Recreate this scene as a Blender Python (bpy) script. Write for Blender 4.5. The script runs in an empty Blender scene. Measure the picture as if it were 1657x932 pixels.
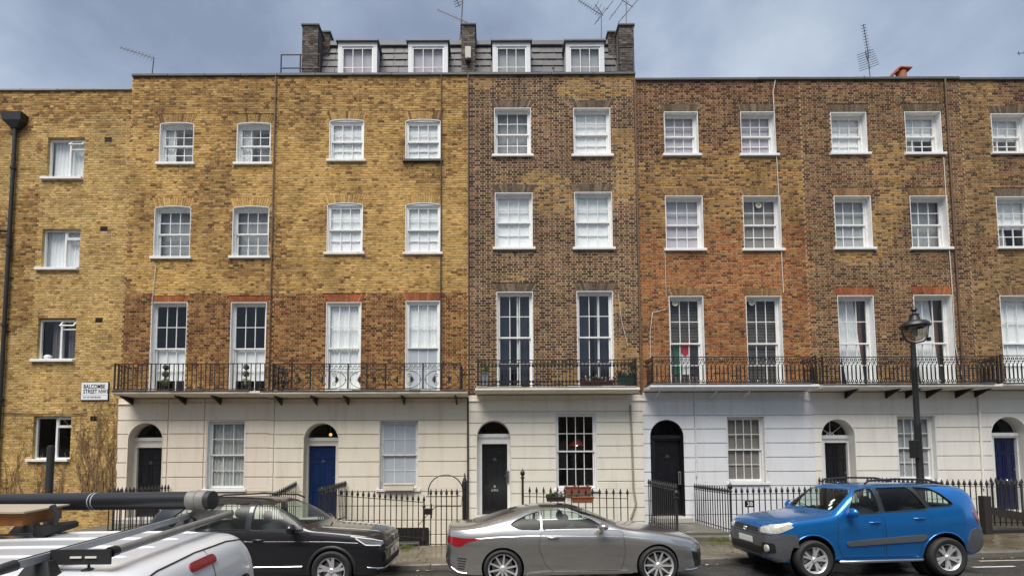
import bpy, bmesh, math, random
from mathutils import Vector, Matrix
from mathutils.bvhtree import BVHTree
random.seed(7)
R = math.radians
scene = bpy.context.scene
col = scene.collection

# ------------------------------------------------------------------ camera, sky, sun, exposure
CAM = Vector((0.0, -15.7, 2.1))
PITCH, ROLL = R(3.44), R(-0.22)
FPX, PX0, PY0 = 800.0, 795.0, 704.0            # focal length and principal point, measured on a 1657 x 932 picture
cam_d = bpy.data.cameras.new('camera')
cam = bpy.data.objects.new('camera', cam_d)
col.objects.link(cam)
CROT = Matrix.Rotation(math.pi/2 + PITCH, 3, 'X') @ Matrix.Rotation(ROLL, 3, 'Z')
cam.location = CAM
cam.rotation_euler = CROT.to_euler()
cam_d.sensor_fit = 'HORIZONTAL'
cam_d.sensor_width = 36.0
cam_d.lens = 36.0*FPX/1657.0
cam_d.shift_x = (828.5-PX0)/1657.0
cam_d.shift_y = (PY0-466.0)/1657.0
cam_d.clip_end = 3000
cam_d.clip_start = 0.05
scene.camera = cam

SUN_EL, SUN_AZ = R(62), R(203)                  # high, behind the photographer and a little to the left
world = bpy.data.worlds.new('World')
scene.world = world
world.use_nodes = True
wn, wl = world.node_tree.nodes, world.node_tree.links
wn.clear()
w_out = wn.new('ShaderNodeOutputWorld')
w_sky = wn.new('ShaderNodeTexSky'); w_sky.sky_type = 'NISHITA'; w_sky.sun_disc = False
w_sky.sun_elevation = SUN_EL; w_sky.sun_rotation = SUN_AZ; w_sky.air_density = 1.2; w_sky.dust_density = 2.0
w_bg = wn.new('ShaderNodeBackground'); w_bg.inputs['Strength'].default_value = 0.05
wl.new(w_sky.outputs[0], w_bg.inputs['Color'])
w_tc = wn.new('ShaderNodeTexCoord')
w_map = wn.new('ShaderNodeMapping'); w_map.inputs['Scale'].default_value = (1.0, 1.0, 1.6)
wl.new(w_tc.outputs['Generated'], w_map.inputs['Vector'])
w_n1 = wn.new('ShaderNodeTexNoise'); w_n1.inputs['Scale'].default_value = 3.4; w_n1.inputs['Detail'].default_value = 9
w_n1.inputs['Roughness'].default_value = 0.50; w_n1.inputs['Distortion'].default_value = 0.15
wl.new(w_map.outputs[0], w_n1.inputs['Vector'])
w_cr = wn.new('ShaderNodeValToRGB')
els = w_cr.color_ramp.elements
els[0].position = 0.33; els[0].color = (0.200, 0.245, 0.335, 1)
els[1].position = 0.68; els[1].color = (0.430, 0.490, 0.575, 1)
e = els.new(0.5); e.color = (0.290, 0.352, 0.455, 1)
wl.new(w_n1.outputs['Fac'], w_cr.inputs['Fac'])
w_bg2 = wn.new('ShaderNodeBackground'); w_bg2.inputs['Strength'].default_value = 0.385
wl.new(w_cr.outputs[0], w_bg2.inputs['Color'])
w_mix = wn.new('ShaderNodeMixShader'); w_mix.inputs['Fac'].default_value = 0.93   # a nearly closed cloud deck
wl.new(w_bg.outputs[0], w_mix.inputs[1]); wl.new(w_bg2.outputs[0], w_mix.inputs[2])
wl.new(w_mix.outputs[0], w_out.inputs['Surface'])

sun_d = bpy.data.lights.new('sun', 'SUN')
sun_d.energy = 1.5; sun_d.angle = R(40); sun_d.color = (1.0, 0.95, 0.88)
sun = bpy.data.objects.new('sun', sun_d)
col.objects.link(sun)
sdir = Vector((math.cos(SUN_EL)*math.sin(SUN_AZ), math.cos(SUN_EL)*math.cos(SUN_AZ), math.sin(SUN_EL)))
sun.rotation_euler = sdir.to_track_quat('Z', 'Y').to_euler()
sun.location = (-6, -30, 40)

scene.view_settings.view_transform = 'Standard'
scene.view_settings.look = 'None'
scene.view_settings.exposure = 1.8
scene.view_settings.gamma = 1.0
scene.view_settings.use_curve_mapping = False

# ------------------------------------------------------------------ measuring helpers
def at(px, py, Y=0.0):
    """a point of the photograph, measured on the upright plane at depth Y (facades stand at Y = 0)"""
    d = CROT @ Vector(((px-PX0)/FPX, -(py-PY0)/FPX, -1.0))
    return CAM + d*((Y-CAM.y)/d.y)
def G(x, y=0):
    """height of the far pavement: the street climbs gently to the right"""
    return 0.018*(x+1.2)

# ------------------------------------------------------------------ object helpers
ORG = {}
def org(o): return ORG.get(o.name, Vector((0, 0, 0))) if o else Vector((0, 0, 0))
def tag(o, label=None, cat=None, group=None, kind=None):
    if label: o['label'] = label
    if cat: o['category'] = cat
    if group: o['group'] = group
    if kind: o['kind'] = kind
    return o
def empty(name, loc, label, cat, group=None, rz=0.0):
    o = bpy.data.objects.new(name, None); col.objects.link(o)
    o.empty_display_size = 0.3
    o.location = loc; o.rotation_euler = (0, 0, rz)
    ORG[o.name] = Vector(loc)
    return tag(o, label, cat, group)
def link_mesh(name, me, parent=None, loc=None, rot=None, scale=None):
    o = bpy.data.objects.new(name, me); col.objects.link(o)
    if parent:
        o.parent = parent
        ORG[o.name] = org(parent)
    if loc is not None: o.location = Vector(loc) - org(parent)
    if rot is not None: o.rotation_euler = rot
    if scale is not None: o.scale = scale
    return o
class MB:
    """collects shapes (world coordinates) and links them as ONE mesh object"""
    def __init__(s): s.v = []; s.f = []; s.c = []
    def add(s, vs, fs, c=None):
        n = len(s.v); s.v += [tuple(p) for p in vs]
        s.f += [tuple(i+n for i in f) for f in fs]
        if c is not None: s.c += [c]*len(fs)
        return s
    def box(s, x0, x1, y0, y1, z0, z1, c=None, nb=False):
        vs = [(x0,y0,z0),(x1,y0,z0),(x1,y1,z0),(x0,y1,z0),(x0,y0,z1),(x1,y0,z1),(x1,y1,z1),(x0,y1,z1)]
        fs = [(0,1,5,4),(1,2,6,5),(3,0,4,7),(4,5,6,7),(0,3,2,1)]
        if not nb: fs.append((2,3,7,6))
        return s.add(vs, fs, c)
    def cbox(s, x0, x1, y0, y1, z0, z1, b=0.006):
        """box whose front edges (towards -Y) are chamfered"""
        vs = [(x0,y1,z0),(x1,y1,z0),(x1,y1,z1),(x0,y1,z1),(x0,y0+b,z0),(x1,y0+b,z0),(x1,y0+b,z1),(x0,y0+b,z1),
              (x0+b,y0,z0+b),(x1-b,y0,z0+b),(x1-b,y0,z1-b),(x0+b,y0,z1-b)]
        fs = [(3,2,1,0),(0,1,5,4),(1,2,6,5),(2,3,7,6),(3,0,4,7),(4,5,9,8),(5,6,10,9),(6,7,11,10),(7,4,8,11),(8,9,10,11)]
        return s.add(vs, fs)
    def prism(s, poly, y0, y1, c=None):
        """polygon of (x, z) points drawn counter-clockwise seen from the front, from y0 (front) to y1"""
        n = len(poly)
        vs = [(x, y0, z) for x, z in poly]+[(x, y1, z) for x, z in poly]
        fs = [tuple(range(n)), tuple(reversed(range(n, 2*n)))]
        fs += [(i, i+n, (i+1) % n+n, (i+1) % n) for i in range(n)]
        return s.add(vs, fs, c)
    def prism_x(s, poly, x0, x1):
        """polygon of (y, z) points swept along x"""
        n = len(poly)
        vs = [(x0, y, z) for y, z in poly]+[(x1, y, z) for y, z in poly]
        fs = [tuple(reversed(range(n))), tuple(range(n, 2*n))]
        fs += [(i, (i+1) % n, (i+1) % n+n, i+n) for i in range(n)]
        return s.add(vs, fs)
    def tube(s, pts, r, n=6, cap=True, closed=False):
        pts = [Vector(p) for p in pts]
        m = len(pts); rs = r if isinstance(r, (list, tuple)) else [r]*m
        base = len(s.v); prev = None
        for i, p in enumerate(pts):
            if closed: t = pts[(i+1) % m]-pts[i-1]
            else: t = pts[min(i+1, m-1)]-pts[max(i-1, 0)]
            if t.length < 1e-9: t = Vector((0, 0, 1))
            t.normalize()
            if prev is None:
                a = Vector((0, 0, 1)) if abs(t.z) < 0.9 else Vector((0, 1, 0))
                u = t.cross(a).normalized()
            else:
                u = (prev - t*prev.dot(t))
                u = u.normalized() if u.length > 1e-6 else t.orthogonal().normalized()
            prev = u; w = t.cross(u)
            for k in range(n):
                a = 2*math.pi*(k+0.5)/n
                s.v.append(tuple(p+(u*math.cos(a)+w*math.sin(a))*rs[i]))
        for i in range(m if closed else m-1):
            j = (i+1) % m
            for k in range(n):
                l = (k+1) % n
                s.f.append((base+i*n+k, base+i*n+l, base+j*n+l, base+j*n+k))
        if cap and not closed:
            s.f.append(tuple(base+k for k in reversed(range(n))))
            s.f.append(tuple(base+(m-1)*n+k for k in range(n)))
        return s
    def lathe(s, prof, n=16, c=(0, 0, 0), axis='Z', cap=True):
        """profile of (radius, height) turned about an axis through c"""
        base = len(s.v); c = Vector(c)
        for r, h in prof:
            for k in range(n):
                a = 2*math.pi*k/n; x, y = r*math.cos(a), r*math.sin(a)
                p = {'Z': (x, y, h), 'Y': (x, h, -y), 'X': (h, x, y)}[axis]
                s.v.append(tuple(c+Vector(p)))
        for i in range(len(prof)-1):
            for k in range(n):
                l = (k+1) % n
                s.f.append((base+i*n+k, base+i*n+l, base+(i+1)*n+l, base+(i+1)*n+k))
        if cap:
            s.f.append(tuple(base+k for k in reversed(range(n))))
            s.f.append(tuple(base+(len(prof)-1)*n+k for k in range(n)))
        return s
    def ball(s, c, r, n=10, m=7, sq=(1, 1, 1)):
        prof = [(math.cos(-math.pi/2+math.pi*i/m), math.sin(-math.pi/2+math.pi*i/m)) for i in range(m+1)]
        base = len(s.v)
        for a, h in prof:
            a = max(a, 0.02)
            for k in range(n):
                t = 2*math.pi*k/n
                s.v.append((c[0]+r*sq[0]*a*math.cos(t), c[1]+r*sq[1]*a*math.sin(t), c[2]+r*sq[2]*h))
        for i in range(m):
            for k in range(n):
                l = (k+1) % n
                s.f.append((base+i*n+k, base+i*n+l, base+(i+1)*n+l, base+(i+1)*n+k))
        return s
    def mesh(s, name, mat, smooth=None):
        me = bpy.data.meshes.new(name)
        me.from_pydata(s.v, [], s.f)
        if s.c:
            at_ = me.color_attributes.new('tone', 'FLOAT_COLOR', 'CORNER')
            buf = []
            for f, c in zip(s.f, s.c): buf += [c[0], c[1], c[2], 1.0]*len(f)
            at_.data.foreach_set('color', buf)
        if mat: me.materials.append(mat)
        if smooth is not None:
            me.polygons.foreach_set('use_smooth', [True]*len(me.polygons))
            me.set_sharp_from_angle(angle=R(smooth))
        me.update()
        return me
    def build(s, name, mat, parent=None, smooth=None, loc=None):
        """loc: the object's own base point; else the parent's origin is used"""
        o0 = Vector(loc) if (loc is not None and parent is None) else org(parent)
        if o0.length: s.v = [(p[0]-o0.x, p[1]-o0.y, p[2]-o0.z) for p in s.v]
        o = link_mesh(name, s.mesh(name, mat, smooth), parent)
        if parent is None and loc is not None:
            o.location = loc; ORG[o.name] = Vector(loc)
        return o
def build_loose(s, name, mat, parent=None, smooth=None):
    """the same, but every unconnected piece becomes an object of its own"""
    par = list(range(len(s.v)))
    def find(i):
        while par[i] != i: par[i] = par[par[i]]; i = par[i]
        return i
    for f in s.f:
        a = find(f[0])
        for i in f[1:]: par[find(i)] = a
    grp = {}
    for f in s.f: grp.setdefault(find(f[0]), []).append(f)
    out = []
    for fs in grp.values():
        m = MB(); idx = {}
        for f in fs:
            for i in f:
                if i not in idx: idx[i] = len(m.v); m.v.append(s.v[i])
            m.f.append(tuple(idx[i] for i in f))
        out.append(m.build(name, mat, parent, smooth))
    return out
MB.loose = build_loose
def text(name, body, size, mat, parent, loc, rot=(math.pi/2, 0, 0), ext=0.003, sx=1.0, align='CENTER', bold=0.0):
    cu = bpy.data.curves.new(name, 'FONT'); cu.body = body; cu.size = size
    cu.align_x = align; cu.align_y = 'CENTER'; cu.extrude = ext; cu.offset = bold; cu.resolution_u = 3
    tmp = bpy.data.objects.new(name+'_tmp', cu); col.objects.link(tmp)
    dg = bpy.context.evaluated_depsgraph_get()
    me = bpy.data.meshes.new_from_object(tmp.evaluated_get(dg))
    bpy.data.objects.remove(tmp); bpy.data.curves.remove(cu)
    me.name = name; me.materials.clear(); me.materials.append(mat)
    return link_mesh(name, me, parent, loc, rot, (sx, 1, 1))

# ------------------------------------------------------------------ materials
MATS = {}
def nodes(name):
    m = bpy.data.materials.new(name); m.use_nodes = True
    nt = m.node_tree; b = nt.nodes['Principled BSDF']
    return m, nt.nodes, nt.links, b
def mat(name, c, rough=0.6, metal=0.0, var=0.0, vscale=6.0, bump=0.0, bscale=60.0, coat=0.0, spec=0.5, rvar=0.0, stain=None, stscale=0.8, stamt=0.5, streak=False):
    """plain procedural material: base colour broken up by noise, optional stains, bump and uneven gloss"""
    if name in MATS: return MATS[name]
    m, N, L, b = nodes(name); MATS[name] = m
    b.inputs['Roughness'].default_value = rough; b.inputs['Metallic'].default_value = metal
    b.inputs['Specular IOR Level'].default_value = spec
    b.inputs['Coat Weight'].default_value = coat; b.inputs['Coat Roughness'].default_value = 0.10
    b.inputs['Base Color'].default_value = (*c, 1)
    if not (var or bump or rvar or stain): return m
    geo = N.new('ShaderNodeNewGeometry')
    def noise(sc, det=5, ro=0.6):
        n = N.new('ShaderNodeTexNoise'); n.inputs['Scale'].default_value = sc; n.inputs['Detail'].default_value = det
        n.inputs['Roughness'].default_value = ro; L.new(geo.outputs['Position'], n.inputs['Vector']); return n
    src = None
    if var:
        n = noise(vscale); mr = N.new('ShaderNodeMapRange')
        mr.inputs['From Min'].default_value = 0.25; mr.inputs['From Max'].default_value = 0.75
        mr.inputs['To Min'].default_value = 1-var; mr.inputs['To Max'].default_value = 1+var
        L.new(n.outputs['Fac'], mr.inputs['Value'])
        mx = N.new('ShaderNodeVectorMath'); mx.operation = 'SCALE'; mx.inputs[0].default_value = c
        L.new(mr.outputs[0], mx.inputs['Scale']); src = mx.outputs[0]
    if stain:
        n = noise(stscale, 8, 0.68)
        if streak:
            mp = N.new('ShaderNodeMapping'); mp.inputs['Scale'].default_value = (2.6, 2.6, 0.32)
            L.new(geo.outputs['Position'], mp.inputs['Vector']); L.new(mp.outputs[0], n.inputs['Vector'])
        mr = N.new('ShaderNodeMapRange')
        mr.inputs['From Min'].default_value = 0.5; mr.inputs['From Max'].default_value = 0.72; mr.inputs['To Max'].default_value = stamt
        L.new(n.outputs['Fac'], mr.inputs['Value'])
        mm = N.new('ShaderNodeMix'); mm.data_type = 'RGBA'
        L.new(mr.outputs[0], mm.inputs['Factor'])
        if src: L.new(src, mm.inputs[6])
        else: mm.inputs[6].default_value = (*c, 1)
        mm.inputs[7].default_value = (*stain, 1); src = mm.outputs[2]
    if src: L.new(src, b.inputs['Base Color'])
    if rvar:
        n = noise(vscale*0.45); mr = N.new('ShaderNodeMapRange')
        mr.inputs['From Min'].default_value = 0.35; mr.inputs['From Max'].default_value = 0.65
        mr.inputs['To Min'].default_value = max(0.03, rough-rvar); mr.inputs['To Max'].default_value = min(1, rough+rvar)
        L.new(n.outputs['Fac'], mr.inputs['Value']); L.new(mr.outputs[0], b.inputs['Roughness'])
    if bump:
        n = noise(bscale, 4); bp = N.new('ShaderNodeBump'); bp.inputs['Strength'].default_value = bump; bp.inputs['Distance'].default_value = 0.01
        L.new(n.outputs['Fac'], bp.inputs['Height']); L.new(bp.outputs[0], b.inputs['Normal'])
    return m
def brick_material():
    """colour comes from each brick's own 'tone'; soot and grain are added over the whole wall"""
    m, N, L, b = nodes('brick')
    a = N.new('ShaderNodeAttribute'); a.attribute_name = 'tone'
    geo = N.new('ShaderNodeNewGeometry')
    n1 = N.new('ShaderNodeTexNoise'); n1.inputs['Scale'].default_value = 38; n1.inputs['Detail'].default_value = 4
    n2 = N.new('ShaderNodeTexNoise'); n2.inputs['Scale'].default_value = 0.55; n2.inputs['Detail'].default_value = 9; n2.inputs['Roughness'].default_value = 0.65
    mp = N.new('ShaderNodeMapping'); mp.inputs['Scale'].default_value = (1.5, 1.5, 1.0)
    L.new(geo.outputs['Position'], mp.inputs['Vector'])
    L.new(geo.outputs['Position'], n1.inputs['Vector']); L.new(mp.outputs[0], n2.inputs['Vector'])
    r1 = N.new('ShaderNodeMapRange'); r1.inputs['From Min'].default_value = 0.3; r1.inputs['From Max'].default_value = 0.7
    r1.inputs['To Min'].default_value = 0.74; r1.inputs['To Max'].default_value = 1.22
    L.new(n1.outputs['Fac'], r1.inputs['Value'])
    r2 = N.new('ShaderNodeMapRange'); r2.inputs['From Min'].default_value = 0.40; r2.inputs['From Max'].default_value = 0.66
    r2.inputs['To Min'].default_value = 1.16; r2.inputs['To Max'].default_value = 0.74
    L.new(n2.outputs['Fac'], r2.inputs['Value'])
    mu = N.new('ShaderNodeMath'); mu.operation = 'MULTIPLY'; L.new(r1.outputs[0], mu.inputs[0]); L.new(r2.outputs[0], mu.inputs[1])
    sc = N.new('ShaderNodeVectorMath'); sc.operation = 'SCALE'; L.new(a.outputs['Color'], sc.inputs[0]); L.new(mu.outputs[0], sc.inputs['Scale'])
    # short dark smears, with the shade in the joints painted into the colour
    mp3 = N.new('ShaderNodeMapping'); mp3.inputs['Scale'].default_value = (5.5, 5.5, 24.0); L.new(geo.outputs['Position'], mp3.inputs['Vector'])
    n3 = N.new('ShaderNodeTexNoise'); n3.inputs['Scale'].default_value = 1.0; n3.inputs['Detail'].default_value = 3; L.new(mp3.outputs[0], n3.inputs['Vector'])
    r3 = N.new('ShaderNodeMapRange'); r3.inputs['From Min'].default_value = 0.53; r3.inputs['From Max'].default_value = 0.68; r3.inputs['To Min'].default_value = 1.0; r3.inputs['To Max'].default_value = 0.36
    L.new(n3.outputs['Fac'], r3.inputs['Value'])
    s3 = N.new('ShaderNodeVectorMath'); s3.operation = 'SCALE'; L.new(sc.outputs[0], s3.inputs[0]); L.new(r3.outputs[0], s3.inputs['Scale'])
    L.new(s3.outputs[0], b.inputs['Base Color'])
    b.inputs['Roughness'].default_value = 0.9; b.inputs['Specular IOR Level'].default_value = 0.25
    bp = N.new('ShaderNodeBump'); bp.inputs['Strength'].default_value = 0.5; bp.inputs['Distance'].default_value = 0.008
    L.new(n1.outputs['Fac'], bp.inputs['Height']); L.new(bp.outputs[0], b.inputs['Normal'])
    return m
def glass_material(name, tint=(0.9, 0.95, 0.95), refl=1.0, rough=0.02):
    m = bpy.data.materials.new(name); m.use_nodes = True
    N, L = m.node_tree.nodes, m.node_tree.links; N.clear()
    o = N.new('ShaderNodeOutputMaterial'); t = N.new('ShaderNodeBsdfTransparent'); g = N.new('ShaderNodeBsdfGlossy')
    t.inputs['Color'].default_value = (*tint, 1); g.inputs['Roughness'].default_value = rough
    geo = N.new('ShaderNodeNewGeometry')
    dt = N.new('ShaderNodeVectorMath'); dt.operation = 'DOT_PRODUCT'      # Schlick, the same from either side of the sheet
    L.new(geo.outputs['Normal'], dt.inputs[0]); L.new(geo.outputs['Incoming'], dt.inputs[1])
    ab = N.new('ShaderNodeMath'); ab.operation = 'ABSOLUTE'; L.new(dt.outputs['Value'], ab.inputs[0])
    iv = N.new('ShaderNodeMath'); iv.operation = 'SUBTRACT'; iv.inputs[0].default_value = 1.0; L.new(ab.outputs[0], iv.inputs[1])
    pw = N.new('ShaderNodeMath'); pw.operation = 'POWER'; pw.inputs[1].default_value = 5.0; L.new(iv.outputs[0], pw.inputs[0])
    f = N.new('ShaderNodeMath'); f.operation = 'MULTIPLY_ADD'; f.inputs[1].default_value = 0.957; f.inputs[2].default_value = 0.043; L.new(pw.outputs[0], f.inputs[0])
    mu = N.new('ShaderNodeMath'); mu.operation = 'MULTIPLY'; mu.inputs[1].default_value = refl; mu.use_clamp = True
    L.new(f.outputs[0], mu.inputs[0])
    n = N.new('ShaderNodeTexNoise'); n.inputs['Scale'].default_value = 5.0
    bp = N.new('ShaderNodeBump'); bp.inputs['Strength'].default_value = 0.06; bp.inputs['Distance'].default_value = 0.02
    L.new(geo.outputs['Position'], n.inputs['Vector']); L.new(n.outputs['Fac'], bp.inputs['Height']); L.new(bp.outputs[0], g.inputs['Normal'])
    mx = N.new('ShaderNodeMixShader'); L.new(mu.outputs[0], mx.inputs['Fac']); L.new(t.outputs[0], mx.inputs[1]); L.new(g.outputs[0], mx.inputs[2])
    L.new(mx.outputs[0], o.inputs['Surface'])
    return m
BRICK = brick_material()
GLASS = glass_material('window_glass', (0.985, 0.995, 0.995), 0.8)
FROST = mat('frosted_glass', (0.42, 0.46, 0.50), 0.25, var=0.05, vscale=3)
WHITE = mat('white_paint', (0.78, 0.78, 0.76), 0.42, var=0.05, vscale=9, stain=(0.46, 0.44, 0.40), stscale=5, stamt=0.35)
WHITE2 = mat('aged_white_paint', (0.70, 0.69, 0.66), 0.5, var=0.07, vscale=9, stain=(0.28, 0.26, 0.23), stscale=6, stamt=0.6)
BLACKP = mat('black_gloss_paint', (0.012, 0.012, 0.014), 0.22, var=0.15, vscale=20)
IRON = mat('black_iron', (0.014, 0.013, 0.013), 0.42, var=0.25, vscale=30, bump=0.2, bscale=90)
RUSTY = mat('rust_brown_iron', (0.032, 0.019, 0.015), 0.6, var=0.3, vscale=25, bump=0.2, bscale=90)
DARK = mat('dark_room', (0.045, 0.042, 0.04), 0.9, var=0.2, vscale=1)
LEAD = mat('lead_coping', (0.085, 0.088, 0.09), 0.65, var=0.25, vscale=3)
PIPE = mat('cast_iron_pipe', (0.02, 0.019, 0.02), 0.5, var=0.3, vscale=8)
BRPIPE = mat('brown_pipe', (0.12, 0.068, 0.04), 0.6, var=0.3, vscale=8)
CABLEW = mat('pale_cable', (0.55, 0.53, 0.49), 0.6)
GALV = mat('galvanised_steel', (0.27, 0.27, 0.28), 0.45, 0.7, var=0.15, vscale=20)
BRASS = mat('brass', (0.62, 0.55, 0.38), 0.3, 1.0)
CHROME = mat('chrome', (0.62, 0.63, 0.65), 0.22, 1.0)
AERIAL = mat('dull_aerial_metal', (0.10, 0.10, 0.115), 0.55, 0.4)
# ------------------------------------------------------------------ brickwork
from mathutils import noise as mnoise
def nz(x, z, s=1.0, o=0.0): return mnoise.noise(Vector((x*s+o, 3.7+o, z*s)))
def pick(pal):
    t = random.random()*sum(w for _, w in pal)
    for c, w in pal:
        t -= w
        if t <= 0: break
    k = random.uniform(0.86, 1.14)
    return (c[0]*k, c[1]*k*random.uniform(0.97, 1.03), c[2]*k)
YEL = [((0.542, 0.342, 0.119), 6), ((0.483, 0.295, 0.099), 4), ((0.414, 0.242, 0.077), 2.2), ((0.296, 0.161, 0.057), 0.8), ((0.178, 0.094, 0.04), 0.25), ((0.572, 0.375, 0.146), 1.2)]
YELD = [((0.404, 0.24, 0.082), 4), ((0.31, 0.172, 0.06), 4), ((0.212, 0.112, 0.044), 2.4), ((0.122, 0.066, 0.03), 0.5), ((0.469, 0.298, 0.107), 2.8)]
SAND = [((0.543, 0.365, 0.142), 6), ((0.483, 0.315, 0.116), 4), ((0.404, 0.248, 0.09), 2), ((0.286, 0.163, 0.063), 0.6), ((0.572, 0.398, 0.18), 1.3)]
BRN = [((0.166, 0.092, 0.053), 3), ((0.107, 0.054, 0.031), 3), ((0.051, 0.027, 0.018), 3), ((0.22, 0.124, 0.065), 1.8), ((0.272, 0.154, 0.081), 0.6)]
REDB = [((0.237, 0.104, 0.041), 3), ((0.166, 0.068, 0.028), 3), ((0.304, 0.157, 0.06), 2.2), ((0.076, 0.037, 0.021), 1.5), ((0.351, 0.191, 0.075), 0.9)]
ORNG = [((0.367, 0.145, 0.055), 4), ((0.293, 0.105, 0.04), 3), ((0.216, 0.075, 0.03), 1.4), ((0.11, 0.051, 0.029), 1.0), ((0.385, 0.194, 0.076), 1.2)]
OCHR = [((0.38, 0.223, 0.076), 4), ((0.3, 0.169, 0.058), 3), ((0.16, 0.086, 0.036), 2.2), ((0.08, 0.047, 0.026), 0.9)]
EBRN = [((0.209, 0.112, 0.055), 3), ((0.149, 0.075, 0.038), 3), ((0.071, 0.035, 0.024), 2.4), ((0.268, 0.153, 0.075), 1.3)]
FBRN = [((0.289, 0.176, 0.076), 3), ((0.218, 0.125, 0.055), 2.4), ((0.096, 0.055, 0.032), 1.8), ((0.332, 0.207, 0.091), 0.9)]
GREYB = [((.13,.11,.10),3),((.09,.078,.072),3),((.17,.145,.125),1.5),((.055,.048,.046),1.2)]
REDARCH = [((.33,.105,.042),4),((.27,.082,.035),3),((.38,.15,.062),1)]
DARKARCH = [((.15,.11,.075),3),((.10,.072,.052),2),((.20,.15,.10),1)]
BRNARCH = [((.25,.145,.065),3),((.19,.10,.045),2),((.30,.19,.09),1)]
YELARCH = [((.38,.24,.09),4),((.30,.18,.07),2),((.15,.08,.04),1)]

class Opening:
    """a hole in a brick face, with the band of arch bricks above it"""
    def __init__(s, x0, x1, z0, z1, band=0.27, splay=0.1, rise=0.0):
        s.x0, s.x1, s.z0, s.z1, s.band, s.splay, s.rise = x0, x1, z0, z1, band, splay, rise
    def span(s, za, zb):
        zm = (za+zb)/2
        if zm < s.z0 or zm > s.z1+s.band: return None
        if zm <= s.z1-s.rise or not s.band: return (s.x0, s.x1)
        k = max(0.0, (zm-s.z1)/s.band)
        return (s.x0-s.splay*k, s.x1+s.splay*k)
def free(x0, x1, za, zb, ops):
    iv = [(x0, x1)]
    for o in ops:
        sp = o.span(za, zb)
        if not sp: continue
        nv = []
        for a, b in iv:
            if sp[1] <= a or sp[0] >= b: nv.append((a, b)); continue
            if sp[0] > a: nv.append((a, sp[0]))
            if sp[1] < b: nv.append((sp[1], b))
        iv = nv
    return [(a, b) for a, b in iv if b-a > 0.015]
BR_MESH = {}
def brick_mesh(c):
    k = tuple(round(v*30) for v in c)
    if k not in BR_MESH:
        m = MB(); m.box(0, 1, 0, 1, 0, 1, c, nb=True)
        BR_MESH[k] = m.mesh('brick', BRICK)
    return BR_MESH[k]
def brick_face(root, x0, x1, z0, z1, ops, colour, mortar, course=0.0797, joint=0.014, y=0.0, singles=300, wallname='wall', smin=None, depth=0.11):
    """a Flemish-bond face: recessed mortar wall, every brick its own block; the lowest ones are separate parts"""
    wall, bulk, rows = MB(), MB(), []
    n = int(round((z1-z0)/course)); course = (z1-z0)/n
    for i in range(n):
        za, zb = z0+i*course, z0+(i+1)*course
        for a, b in free(x0, x1, za, zb, ops):
            mc = mortar((a+b)/2, za)
            wall.box(a, b, y+0.007, y+depth, za, zb, mc)
            # Flemish bond, alternate courses shifted so headers sit over stretchers
            st, hd = 0.231, 0.1165
            p = x0-1.0+(0.1735 if i % 2 else 0.0)
            k = 0
            while p < b:
                w = st if k % 2 == 0 else hd
                xa, xb = max(p, a), min(p+w-joint, b)
                if p+w > a and xb-xa > 0.03:
                    pr = random.uniform(-0.0025, 0.0025)
                    rows.append((xa, xb, za+joint*0.5, zb-joint*0.5, pr, colour((xa+xb)/2, (za+zb)/2)))
                p += w; k += 1
    rows.sort(key=lambda r: abs(r[2]-(smin if smin is not None else z0)))
    w = wall.build(wallname, BRICK, root)
    for r in rows[:singles]:
        link_mesh('brick', brick_mesh(r[5]), w, (r[0], y+r[4], r[2]), None, (r[1]-r[0], 0.02, r[3]-r[2]))
    for r in rows[singles:]:
        bulk.box(r[0], r[1], y+r[4], y+0.009, r[2], r[3], r[5], nb=True)
    if bulk.v: tag(bulk.build('brickwork', BRICK, w), kind='stuff')
    return w
def flat_arch(root, op, pal, mc, y=0.0):
    """gauged brick arch over an opening: splayed bricks, each its own piece"""
    x0, x1, z1, rise = op.x0, op.x1, op.z1, op.rise
    n = max(9, int(round((x1-x0)/0.074)))
    def low(t): return z1-rise*(2*t-1)**2
    back = MB()
    ts = [i/12 for i in range(13)]
    poly = [(x0+(x1-x0)*t, low(t)) for t in ts]+[(x1+op.splay, z1+op.band), (x0-op.splay, z1+op.band)]
    back.prism(poly, y+0.006, y+0.11, mc)
    w = back.build('window_arch', BRICK, root)
    g = 0.11
    for i in range(n):
        ta, tb = (i+g)/n, (i+1-g)/n
        top = lambda t: x0-op.splay+(x1-x0+2*op.splay)*t
        bot = lambda t: x0+(x1-x0)*t
        m = MB(); pr = random.uniform(-0.004, 0.001)
        m.prism([(bot(ta), low(ta)+0.004), (bot(tb), low(tb)+0.004), (top(tb), z1+op.band-0.006), (top(ta), z1+op.band-0.006)], y+pr-0.001, y+0.02, pick(pal))
        m.build('brick', BRICK, w)

# ------------------------------------------------------------------ windows
def wavy(x0, x1, y, z0, z1, amp=0.03, per=0.13, lean=0.0, n=40, mb=None):
    """hanging cloth with vertical folds"""
    m = mb or MB(); base = len(m.v); ph = random.random()*6
    for i in range(n+1):
        t = i/n; x = x0+(x1-x0)*t
        d = amp*math.sin(2*math.pi*(x-x0)/per+ph+0.6*math.sin(x*7))
        m.v.append((x, y+d*0.6, z1)); m.v.append((x+lean*(1-t*0.4), y+d*1.2, z0))
    for i in range(n): m.f.append((base+2*i, base+2*i+1, base+2*i+3, base+2*i+2))
    return m
CLOTHW = mat('white_blind', (0.88, 0.885, 0.88), 0.85, var=0.04, vscale=4)
CLOTHG = mat('grey_blind', (0.36, 0.365, 0.365), 0.85, var=0.06, vscale=3)
CLOTHP = mat('lilac_blind', (0.50, 0.46, 0.50), 0.85, var=0.05, vscale=3)
CLOTHB = mat('taupe_blind', (0.235, 0.215, 0.19), 0.85, var=0.06, vscale=3)
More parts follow.
